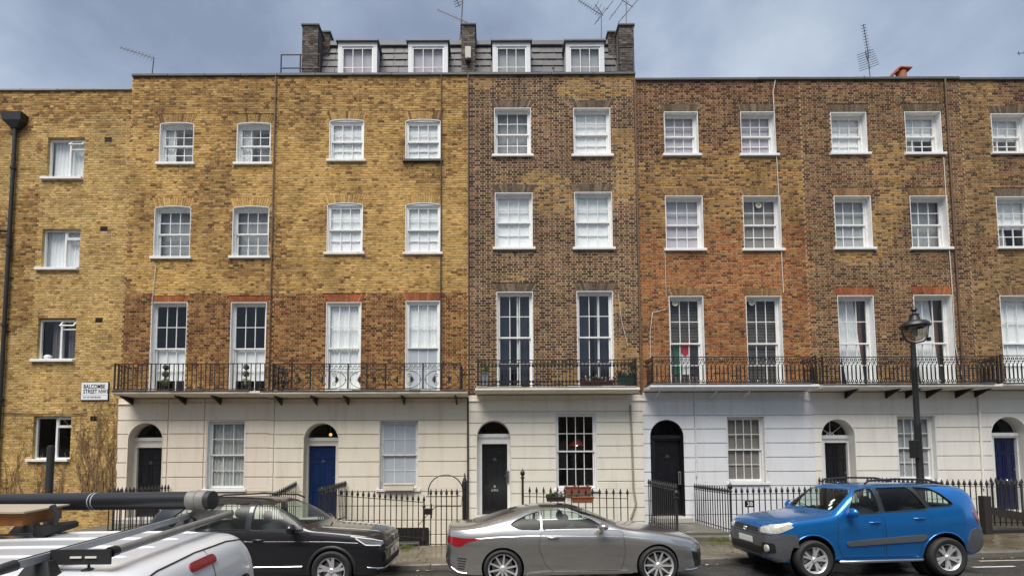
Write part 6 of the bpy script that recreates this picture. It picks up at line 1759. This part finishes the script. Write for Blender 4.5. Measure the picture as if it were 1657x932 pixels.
m = MB(); sk4.line('rear', [(0.10, .45), (0.10, 1.2), (0.10, 1.63)], 0.005, mb=m); m.build('tailgate_gap', mat('grey_gap', (.12, .12, .12), .6), vroot)
m = MB(); sk4.line('rear', [(-.74, .5), (-.74, 1.2), (-.72, 1.42), (-.62, 1.60), (-.4, 1.63), (0, 1.64), (.4, 1.63), (.62, 1.60), (.72, 1.42), (.74, 1.2), (.74, .5)], 0.006, mb=m); m.build('tailgate_gap', SEAM, vroot)
sk4.patch('rear', smooth_poly([(-.15, 1.545), (.15, 1.545), (.15, 1.60), (-.15, 1.60)], 1), 0.012, 0.03).build('brake_light', LAMPR, vroot, smooth=40)
sk4.patch('rear', smooth_poly([(-.66, .98), (-.05, .98), (-.07, 1.36), (-.58, 1.36)], 2), 0.004, 0.05).build('rear_window', VGL, vroot)
sk4.patch('rear', smooth_poly([(.25, .98), (.66, .98), (.58, 1.36), (.27, 1.36)], 2), 0.004, 0.05).build('rear_window', VGL, vroot)
for sg in (1, -1): sk4.patch('rear', smooth_poly([(sg*.77, .8), (sg*.83, .8), (sg*.82, 1.3), (sg*.76, 1.3)], 1), 0.008, 0.04).build('tail_light', LAMPR, vroot)
for sg in (1, -1): sk4.patch('side', smooth_poly([(.10, .75), (.45, .95), (.5, .9), (.3, .75)], 1), 0.008, 0.04, sides=(sg,)).build('headlight', LAMPW, vroot)

def VP(fwd, near, z): return vr+vf*fwd+vn*near+Vector((0, 0, z-math.tan(VROLL)*near))
zb1 = 1.665
rack = empty('roof_rack', VP(0.2, 0, 1.56), 'galvanised roof rack with black end plate and rear roller on the white van', 'roof rack')
RACKM = mat('rack_aluminium', (0.26, 0.255, 0.235), 0.5, 0.5, var=.2, vscale=15, stain=(.12, .11, .09), stscale=9, stamt=.6)
GREYSTEEL = mat('grey_steel_channel', (0.34, 0.35, 0.36), 0.5, 0.4, var=.15, vscale=15)
m = MB(); m.tube([VP(0.27, -0.72, zb1), VP(0.27, 0.60, zb1)], 0.025, 14); m.build('rear_roller', RACKM, rack, smooth=50)
m = MB(); m.tube([VP(0.27, 0.60, zb1), VP(0.27, 0.65, zb1)], 0.030, 12); m.tube([VP(0.27, 0.65, zb1), VP(0.27, 0.67, zb1)], 0.012, 8); m.build('roller_collar', BLACKP, rack, smooth=50)
def barbox(a, b, hw, z0, z1, name, mt):
    d = (b-a).normalized(); s = Vector((-d.y, d.x, 0))*hw; m = MB()
    vs = [a-s+Vector((0, 0, z0)), b-s+Vector((0, 0, z0)), b+s+Vector((0, 0, z0)), a+s+Vector((0, 0, z0)), a-s+Vector((0, 0, z1)), b-s+Vector((0, 0, z1)), b+s+Vector((0, 0, z1)), a+s+Vector((0, 0, z1))]
    m.add(vs, [(0, 3, 2, 1), (4, 5, 6, 7), (0, 1, 5, 4), (1, 2, 6, 5), (2, 3, 7, 6), (3, 0, 4, 7)]); return m.build(name, mt, rack)
for fw in (0.59, 1.85):
    barbox(VP(fw, -0.76, 0), VP(fw, 0.86, 0), 0.020, zb1-0.032, zb1+0.008, 'cross_bar', GREYSTEEL)
    barbox(VP(fw, -0.76, 0), VP(fw, 0.86, 0), 0.005, zb1+0.0085, zb1+0.012, 'bar_strip', PLAST)
    m = MB(); m.tube([VP(fw, 0.86, zb1-0.012), VP(fw, 0.94, zb1-0.014), VP(fw, 0.97, zb1-0.018)], [0.030, 0.028, 0.014], 10); m.build('bar_end_cap', PLAST, rack, smooth=60)
    for nr in (0.70, -0.66):
        a = VP(fw, nr, zb1-0.03); m = MB()
        m.add([a+vf*-0.05+vn*-.03, a+vf*0.05+vn*-.03, a+vf*0.10+vn*-.03+Vector((0, 0, -.10)), a+vf*-0.10+vn*-.03+Vector((0, 0, -.10)), a+vf*-0.05+vn*.02, a+vf*0.05+vn*.02, a+vf*0.10+vn*.06+Vector((0, 0, -.105)), a+vf*-0.10+vn*.06+Vector((0, 0, -.105))],
              [(0, 1, 2, 3), (4, 7, 6, 5), (0, 4, 5, 1), (3, 2, 6, 7), (0, 3, 7, 4), (1, 5, 6, 2)]); m.build('rack_foot', PLAST, rack)
barbox(VP(0.25, 0.665, 0), VP(0.57, 0.665, 0), 0.006, zb1-0.060, zb1+0.022, 'end_plate', PLAST)
for k in (0.32, 0.40): barbox(VP(k, 0.675, 0), VP(k+0.06, 0.675, 0), 0.003, zb1-0.024, zb1-0.014, 'plate_slot', PLATEW)
barbox(VP(0.25, -0.70, 0), VP(0.57, -0.70, 0), 0.012, zb1-0.05, zb1+0.03, 'end_plate', RACKM)
for fw, nr in ((0.40, 0.62), (0.36, -0.55)):
    a = VP(fw, nr, 0); m = MB(); m.tube([a+Vector((0, 0, zb1-0.03)), a+Vector((0, 0, zb1-0.10))], 0.007, 6); m.lathe([(0.04, 0), (0.036, 0.010), (0.010, 0.022)], 10, VP(fw, nr, zb1-0.11)); m.build('clamp_bolt', PLAST, rack, smooth=50)
# tube carrier
pd = Vector((-math.cos(R(5)), math.sin(R(5)), -0.012)).normalized(); pa = Vector((-2.28, -11.62, 1.822))
tc = empty('pipe_carrier', pa, 'long black pipe tube with grey end cap lying on the van roof rack', 'pipe')
TUBEM = mat('black_pipe', (0.016, 0.017, 0.019), 0.28, var=.1, vscale=5); CAPM = mat('grey_pipe_cap', (0.19, 0.185, 0.17), 0.55, var=.15, vscale=18)
RT = 0.073
m = MB(); m.tube([pa+pd*0.18, pa+pd*4.6], RT, 28); m.build('tube', TUBEM, tc, smooth=50)
m = MB(); m.tube([pa+pd*0.05, pa+pd*0.056, pa+pd*0.20], [RT+.003, RT+.007, RT+.007], 28); m.tube([pa+pd*0.12, pa+pd*0.135], RT+.010, 28); m.build('end_cap', CAPM, tc, smooth=50)
m = MB(); m.tube([pa, pa+pd*0.005, pa+pd*0.055], [RT-.004, RT+.003, RT+.003], 28); m.build('end_disc', PLAST, tc, smooth=50)
for t in (1.02, 1.05):
    m = MB(); m.tube([pa+pd*t, pa+pd*(t+0.009)], RT+.0015, 24); m.build('band', mat('pale_band', (.35, .36, .4), .5), tc, smooth=50)
# timber on the rack
WOODM = mat('varnished_timber', (0.22, 0.085, 0.022), 0.45, var=.3, vscale=9, stain=(.07, .03, .012), stscale=5, stamt=.7)
SHEET = mat('white_board', (0.34, 0.29, 0.22), 0.6, var=.1, vscale=6)
def plank(label, f0, f1, n0, n1, z0, z1, mt, yaw=0.0, tl=0.0):
    m = MB(); c0, c1 = VP(f0, 0, 0), VP(f1, 0, 0)
    vs = []
    for z in (z0, z1):
        for f, n in ((f0, n0), (f0, n1), (f1, n1), (f1, n0)): vs.append(VP(f, n+yaw*(f-f0), z+tl*(f-f0)))
    m.add(vs, [(0, 3, 2, 1), (4, 5, 6, 7), (0, 1, 5, 4), (1, 2, 6, 5), (2, 3, 7, 6), (3, 0, 4, 7)])
    bm_ = m.build('timber_board', mt, None, loc=tuple(VP(f0, (n0+n1)/2, z0))); return tag(bm_, label, 'board', 'boards on the van roof rack')
plank('thick brown timber on the van rack, its end towards the tail', 1.42, 4.0, -0.45, -0.12, zb1+0.013, zb1+0.105, WOODM, -0.03)
plank('thin pale-edged sheet lying on top of the brown timber', 1.38, 4.0, -0.47, -0.08, zb1+0.106, zb1+0.118, SHEET, -0.03)
plank('lower reddish plank on the van rack, nearer the camera than the timber', 1.68, 3.9, -0.06, 0.22, zb1+0.013, zb1+0.05, WOODM, 0.02)
m = MB(); p = VP(1.37, -0.30, zb1); m.tube([p+Vector((0, 0, 0.13)), p+vf*-0.04+Vector((0, 0, 0.06)), p+Vector((0, 0, -0.06))], 0.022, 6); m.tube([p+vn*0.10+Vector((0, 0, -0.05)), p-vn*0.22+Vector((0, 0, -0.03))], [0.05, 0.03], 6); m.build('stop_bracket', PLAST, rack)

# ------------------------------------------------------------------ street furniture
LX, LY = X(1489, 770, -4.72), -4.72
lamp = empty('street_lamp', (LX, LY, G(LX)), 'tall black street lamp with a hooded round lantern, behind the blue car', 'street lamp')
def LZ(py): return Z(1485, py, LY)
g0 = G(LX)
m = MB(); m.lathe([(0.16, 0), (0.16, 0.08), (0.12, 0.14), (0.105, 0.2), (0.085, 1.0), (0.095, 1.05), (0.072, 1.1), (0.068, LZ(690)-g0), (0.072, LZ(686)-g0), (0.055, LZ(680)-g0), (0.058, LZ(600)-g0), (0.068, LZ(598)-g0), (0.052, LZ(592)-g0), (0.048, LZ(556)-g0)], 16, (LX, LY, g0)); m.build('column', IRON, lamp, smooth=40)
hx = X(1480, 525, LY)
zh = LZ(526)
m = MB(); m.lathe([(0.275, -0.05), (0.285, -0.03), (0.265, 0.02), (0.215, 0.07), (0.12, 0.10), (0.10, 0.15), (0.085, 0.21), (0.10, 0.23), (0.045, 0.26), (0.03, 0.30), (0.065, 0.34), (0.05, 0.39), (0.01, 0.43)], 20, (hx, LY, zh)); m.build('lantern_hood', IRON, lamp, smooth=40)
m = MB(); m.lathe([(0.22, -0.05), (0.225, -0.16), (0.20, -0.26), (0.13, -0.34), (0.02, -0.37)], 18, (hx, LY, zh)); m.build('lantern_bowl', glass_material('lantern_glass', (0.62, 0.58, 0.52), 1.6), lamp, smooth=60)
m = MB(); m.lathe([(0.03, -0.05), (0.05, -0.12), (0.05, -0.24), (0.02, -0.27)], 10, (hx, LY, zh)); m.build('bulb', mat('milky_bulb', (.6, .58, .52), .4), lamp, smooth=60)
for sg in (-1, 1):
    m = MB(); m.tube([(hx+sg*0.30, LY, zh-0.04), (hx+sg*0.27, LY, zh-0.25), (hx+sg*0.20, LY, zh-0.36), (LX, LY, LZ(556)+0.0)], 0.02, 6); m.box(hx+sg*0.30-0.03, hx+sg*0.30+0.03, LY-0.03, LY+0.03, zh-0.36, zh-0.28); m.build('bracket', IRON, lamp, smooth=50)
m = MB(); m.cbox(LX-0.17, LX-0.06, LY-0.09, LY+0.05, LZ(741), LZ(712), 0.01); m.build('control_box', IRON, lamp)
PXl = X(80.5, 770, -4.7)
m = MB(); m.lathe([(0.085, 0), (0.085, 0.3), (0.072, 0.32), (0.072, Z(80, 724, -4.7)-G(PXl)), (0.06, Z(80, 721, -4.7)-G(PXl)), (0.01, Z(80, 720, -4.7)-G(PXl))], 14, (PXl, -4.7, G(PXl)))
tag(m.build('bollard_post', IRON, None, smooth=40, loc=(PXl, -4.7, G(PXl))), 'plain dark post standing before the flats at the left', 'post')
# street name plate
sx0, sx1, sz0, sz1 = rect(133, 176, 619, 647)
m = MB(); m.cbox(sx0-0.02, sx1+0.02, -0.035, -0.004, sz0-0.02, sz1+0.02, 0.006); sg_ = m.build('street_sign', BLACKP, None, loc=((sx0+sx1)/2, -0.02, sz0)); tag(sg_, 'white street name plate reading BALCOMBE STREET on the sandy brick flats', 'sign')
m = MB(); m.cbox(sx0, sx1, -0.042, -0.034, sz0, sz1, 0.003); m.build('face', mat('enamel_white', (.78, .80, .80), .3), sg_)
TXT = mat('sign_black', (.02, .022, .03), .4); H_ = sz1-sz0
text('lettering', 'BALCOMBE', H_*0.33, TXT, sg_, (sx0+0.07, -0.045, sz0+H_*0.76), ext=0.001, sx=0.74, align='LEFT', bold=0.003)
text('lettering', 'STREET NW1', H_*0.33, TXT, sg_, (sx0+0.07, -0.045, sz0+H_*0.47), ext=0.001, sx=0.74, align='LEFT', bold=0.003)
text('lettering', 'CITY OF WESTMINSTER', H_*0.13, TXT, sg_, (sx0+0.07, -0.045, sz0+H_*0.14), ext=0.001, sx=0.74, align='LEFT')
m = MB(); m.box(sx0+0.03, sx1-0.03, -0.0435, -0.0425, sz0+H_*0.255, sz0+H_*0.265); m.build('rule', TXT, sg_)
# dark timber barrier at the right
bx = X(1595, 830, YR-0.15); bar = empty('timber_barrier', (bx, YR-0.15, G(bx)), 'dark timber post and sloping beam before the dark blue door, right edge', 'barrier')
DTIM = mat('dark_timber', (.022, .018, .016), .6, var=.3, vscale=9)
m = MB(); m.cbox(bx-0.09, bx+0.09, YR-0.24, YR-0.06, G(bx)-0.05, Z(1595, 802, YR-0.15), 0.015); m.build('post', DTIM, bar)
b2_ = X(1690, 830, YR-0.15); m = MB()
m.prism([(bx+0.09, Z(1600, 832, YR-.15)), (b2_, Z(1690, 848, YR-.15)), (b2_, Z(1690, 836, YR-.15)), (bx+0.09, Z(1600, 819, YR-.15))], YR-0.20, YR-0.10); m.build('beam', DTIM, bar)

# ------------------------------------------------------------------ plants, boxes and small things
LEAF = [mat('box_leaf', (.06, .11, .03), .55, var=.4, vscale=40), mat('olive_leaf', (.13, .17, .045), .55, var=.4, vscale=40), mat('dark_leaf', (.032, .06, .02), .6, var=.4, vscale=40)]  # three leaf greens: mid, light olive and dark
POT = mat('black_pot', (.02, .02, .02), .4)
def leafball(c, r, n, s=0.02, mb=None, sq=1.0):
    m = mb or MB(); c = Vector(c)
    for _ in range(n):
        d = Vector((random.gauss(0, 1), random.gauss(0, 1), random.gauss(0, 1))).normalized()
        p = c+Vector((d.x, d.y, d.z*sq))*r*random.uniform(0.72, 1.04)
        u = d.orthogonal().normalized(); u.rotate(Matrix.Rotation(random.random()*6.3, 3, d)); w = d.cross(u)
        d2 = d*random.uniform(-0.5, 0.9)
        a = s*random.uniform(0.7, 1.4)
        m.add([p-u*a, p+w*a*0.5+d2*a*0.3, p+u*a+d2*a, p-w*a*0.5], [(0, 1, 2, 3)])
    return m
for k, (px, side) in enumerate(((268, 'left'), (398, 'right'))):
    bx_ = X(px, 615, -0.45); zz = ZS['A']+0.05
    t = empty('topiary', (bx_, -0.45, zz), 'three-ball topiary in a black pot before the %s tall window of the left balcony' % side, 'plant', 'topiaries on the left balcony')
    m = MB(); m.lathe([(0.08, 0), (0.11, 0.14), (0.12, 0.15), (0.10, 0.15)], 14, (bx_, -0.45, zz)); m.build('pot', POT, t, smooth=40)
    m = MB(); m.tube([(bx_, -0.45, zz+0.1), (bx_, -0.45, zz+0.78)], 0.012, 6); m.build('stem', mat('bark', (.08, .05, .03), .8), t)
    for (dz, r, lm) in ((0.27, 0.135, LEAF[1]), (0.53, 0.10, LEAF[0]), (0.74, 0.088, LEAF[2])):
        leafball((bx_, -0.45, zz+dz), r, 420, 0.018).build('foliage', lm, t)
def planter(name, label, px0, px1, py0, py1, Y, m_box, plants, dep=0.2, group=None):
    x0_, x1_, z0_, z1_ = X(px0, py1, Y), X(px1, py1, Y), Z((px0+px1)/2, py1, Y), Z((px0+px1)/2, py0, Y)
    t = empty(name, ((x0_+x1_)/2, Y, z0_), label, 'planter', group)
    m = MB(); h = z1_-z0_
    m.add([(x0_+0.02, Y-dep/2+.02, z0_), (x1_-0.02, Y-dep/2+.02, z0_), (x1_-0.02, Y+dep/2-.02, z0_), (x0_+0.02, Y+dep/2-.02, z0_), (x0_, Y-dep/2, z1_), (x1_, Y-dep/2, z1_), (x1_, Y+dep/2, z1_), (x0_, Y+dep/2, z1_)],
          [(0, 3, 2, 1), (0, 1, 5, 4), (1, 2, 6, 5), (2, 3, 7, 6), (3, 0, 4, 7), (4, 5, 6, 7)])
    m.box(x0_-0.012, x1_+0.012, Y-dep/2-0.012, Y+dep/2+0.012, z1_-0.03, z1_+0.004); m.build('box', m_box, t)
    for (n, r, mt, up, s) in plants:
        m = MB()
        for _ in range(n):
            c = (random.uniform(x0_, x1_), Y+random.uniform(-dep/2, dep/2), z1_+random.uniform(0, up)); leafball(c, r, 26, s, m)
        m.build('foliage' if mt in LEAF else 'flower', mt, t)
    return t
FLR = mat('red_flower', (.42, .04, .05), .6); FLW = mat('pale_flower', (.72, .62, .62), .6); FLG = mat('lime_leaf', (.22, .22, .03), .6)
planter('planter', 'grey pot with a yellow-green plant at the left end of the planted balcony', 779, 790, 603, 623, -0.40, mat('grey_planter', (.30, .32, .34), .4), [(7, .05, FLG, .22, .025), (4, .05, LEAF[0], .2, .025)], 0.22)
planter('planter', 'long trough of red and pale flowers before the right window of the planted balcony', 940, 992, 618, 625, -0.45, mat('red_trough', (.22, .03, .03), .5), [(16, .045, LEAF[2], .14, .025), (14, .03, FLR, .16, .02), (16, .028, FLW, .20, .018)], 0.2)
planter('planter', 'dark green trough at the right end of the planted balcony', 1000, 1029, 608, 624, -0.40, mat('green_trough', (.02, .06, .045), .5), [(9, .05, LEAF[0], .10, .03), (4, .04, FLG, .12, .02)], 0.2)
planter('window_box', 'reddish window box on the sill of the dark ground-floor window', 915, 956, 787, 800, -0.05, mat('terracotta_box', (.24, .075, .05), .7, var=.15), [(6, .04, LEAF[2], .04, .02)], 0.16)
planter('window_box', 'dark trough of withered flowers hung on the thin railing, left of the orange one', 884, 915, 803, 811, YR-0.12, mat('dark_trough', (.045, .032, .028), .6), [(12, .05, LEAF[2], .06, .03), (7, .03, FLW, .10, .02)], 0.18)
planter('window_box', 'orange-brown trough hung on the thin railing before the dark window', 926, 960, 803, 813, YR-0.12, mat('orange_trough', (.26, .085, .04), .7, var=.15), [(7, .04, LEAF[2], .05, .025)], 0.18)
planter('window_box', 'empty cream box on the sill right of the blue door', 622, 670, 782, 793, -0.10, ST_B, [], 0.14)
# weeds along the steps
for k, (px, py, w_, lab) in enumerate(((1085, 862, .35, 'weeds at the left foot of the steps under the black archway'), (1166, 866, .30, 'weeds at the right foot of the steps under the black archway'), (655, 880, .25, 'thin weeds by the railing plinth beside the black car'), (1205, 880, .2, 'small weeds by the plinth in front of the blue car'))):
    p = at(px, py, YR-0.32); m = MB(); gx = p.x
    for _ in range(70):
        x = gx+random.gauss(0, w_*0.5); y = YR-0.34-random.random()*0.12; h = random.uniform(0.04, 0.15); a = random.uniform(-.06, .06)
        z = G(x)+0.0
        m.add([(x-0.008, y, z), (x+0.008, y, z), (x+a*0.6+0.012, y-0.01, z+h*0.6), (x+a, y-0.02, z+h)], [(0, 1, 2, 3)])
    leafball((gx, YR-0.38, G(gx)+0.05), 0.09, 60, 0.03, m, 0.5)
    tag(m.build('weeds', LEAF[1], None, loc=(gx, YR-0.4, G(gx))), lab, 'weeds', kind='stuff')
# creeper stems without leaves on the flats
CREEP = mat('creeper_stem', (.22, .135, .065), .85)
def creeper(label, roots_, top, spread, n):
    m = MB()
    for _ in range(n):
        px, py = random.uniform(*roots_), 812; pts = []; a = random.uniform(-.25, .25)
        L = random.randint(8, top)
        for k in range(L):
            q = at(px, py, -0.03); pts.append(q); px += 5*math.sin(a)+random.gauss(0, 1.4); py -= 7; a = a*0.85+random.gauss(0, spread)
            px = min(max(px, 2), 189)
            if random.random() < 0.25:
                b, bx_, by_ = [q], px, py
                for j in range(random.randint(3, 8)):
                    bx_ += random.choice((-1, 1))*2.2+random.gauss(0, 2.2); by_ -= 4.5; bx_ = min(bx_, 189); b.append(at(bx_, by_, -0.012))
                m.tube(b, 0.005, 4)
        if len(pts) > 1: m.tube(pts, [0.016*(1-0.85*i/len(pts)) for i in range(len(pts))], 5)
    tag(m.build('creeper', CREEP, None, loc=(at((roots_[0]+roots_[1])/2, 812).x, -0.01, 0)), label, 'creeper', kind='stuff')
creeper('bare creeper stems on the flats beside the ivory stucco corner', (138, 188), 26, .25, 26)
creeper('bare creeper stems on the flats left of the dark ground-floor window', (8, 48), 16, .2, 6)
creeper('sparse creeper stems below the lowest window of the flats', (60, 130), 10, .3, 8)
# lamps seen through windows
def emit(name, c, s):
    m, N, L, b = nodes(name); b.inputs['Base Color'].default_value = (*c, 1); b.inputs['Emission Color'].default_value = (*c, 1); b.inputs['Emission Strength'].default_value = s; return m
p = at(933, 716, 0.7); lp = empty('pendant_lamp', (p.x, 0.7, p.z-0.12), 'dim red pendant lamp inside the dark ground-floor window', 'lamp')
m = MB(); m.lathe([(0.04, 0.10), (0.10, 0.07), (0.26, -0.06), (0.27, -0.10), (0.25, -0.10), (0.09, 0.05)], 18, p); m.build('shade', mat('red_shade', (.30, .045, .03), .5), lp, smooth=40)
m = MB(); m.ball((p.x, p.y, p.z-0.05), 0.06, 10, 6); m.build('bulb', emit('warm_bulb', (1, .45, .25), 2.5), lp, smooth=60)
m = MB(); m.tube([(p.x, p.y, p.z+0.1), (p.x, p.y, p.z+0.7)], 0.006, 5); m.build('flex', BLACKP, lp)
p = at(535, 703, 0.6); lp = empty('hall_lantern', (p.x, 0.6, p.z-0.1), 'small golden lamp glowing behind the fanlight of the blue door', 'lamp')
m = MB(); m.ball((p.x, p.y, p.z), 0.055, 10, 6); m.build('globe', emit('gold_glow', (1, .55, .15), 0.35), lp, smooth=60)
m = MB(); m.tube([(p.x, p.y, p.z+0.05), (p.x, p.y, p.z+0.5)], 0.008, 5); m.build('chain', BRASS, lp)
# cloth hung behind the left tall window of the orange house
fx0, fx1, fz0, fz1 = X(1090, 580, .28), X(1128, 580, .28), Z(1109, 606, .28), Z(1109, 553, .28)
fl = empty('hanging_cloth', ((fx0+fx1)/2, 0.285, fz0), 'green, white and black cloth with a red triangle hung inside a tall window', 'flag')
t3 = (fx1-fx0)/3
for k, (c, nm) in enumerate((((.012, .10, .045), 'green_stripe'), ((.62, .62, .62), 'white_stripe'), ((.02, .02, .02), 'black_stripe'))):
    m = wavy(fx0+t3*k, fx0+t3*(k+1), 0.284, fz0, fz1, 0.004, 0.3, n=8); m.build(nm, mat('cloth_'+nm, c, .9), fl)
m = MB(); m.add([(fx0+t3*0.75, 0.275, fz1), (fx1-t3*0.75, 0.275, fz1), (fx1-t3*0.8, 0.275, fz1-0.32), ((fx0+fx1)/2, 0.275, fz1-0.50), (fx0+t3*0.8, 0.275, fz1-0.32)], [(0, 4, 3, 2, 1)]); m.build('red_triangle', mat('cloth_red', (.42, .012, .025), .9), fl)
# round ventilators in the panes of the orange house
for px, py in ((1092, 491), (1216, 490), (1227, 333)):
    p = at(px, py, 0.17); m = MB(); m.lathe([(0.055, 0.0), (0.10, 0.0), (0.10, -0.02), (0.085, -0.03), (0.055, -0.02)], 18, p, 'Y', cap=False); m.lathe([(0.01, -0.005), (0.06, -0.005)], 18, p, 'Y', cap=False)
    m.build('pane_ventilator', mat('cream_plastic', (.62, .58, .45), .5), hD, smooth=40)
# extra glazing posts in the tall dark windows of the brown house
for px in (838, 969):
    m = MB(); xx = X(px, 550, .2); m.box(xx-0.03, xx+0.03, 0.255, 0.29, ZS['C']+0.05, Z(px, 478, .2)); m.build('inner_casement_post', WHITE, hC)
m = MB(); p = at(73, 575, 0.16); m.ball((p.x+0.05, 0.22, p.z-0.05), 0.11, 12, 8, (1.2, 1, .8)); m.lathe([(0.05, 0), (0.06, 0.02)], 10, (p.x+0.05, 0.22, p.z-0.16))
tag(m.build('teapot', mat('white_china', (.75, .75, .73), .25), None, smooth=60, loc=(p.x+0.05, 0.22, p.z-0.16)), 'round white pot standing inside the third window of the flats', 'pot')

# ------------------------------------------------------------------ unseen block across the street, added and sized for reflections in glass and paint
mb_ = empty('reflected_block', (0, -24, 0), 'long low unseen brick block across the street, added for reflections in panes and paint', 'building')
m = MB(); m.box(-45, 45, -30, -24, -1, 9.0); m.build('wall', mat('plum_brick', (.26, .18, .12), .9, var=.25, vscale=2), mb_)
m = MB(); m.box(-45, 45, -24, -23.95, -1, 3.6); m.build('stucco_base', ST_E, mb_)
for i in range(30):
    for z0_, z1_ in ((1.0, 3.0), (4.4, 6.6)):
        m = MB(); x = -43.5+i*3.0; m.box(x, x+1.15, -23.93, -23.90, z0_, z1_)
        w = m.build('window', WHITE, mb_); q = MB()
        for a in (0, 1): q.box(x+.06+a*.545, x+.06+a*.545+.49, -23.899, -23.89, z0_+.06, z1_-.06)
        q.loose('pane', mat('far_glass', (.02, .025, .03), .08), w)
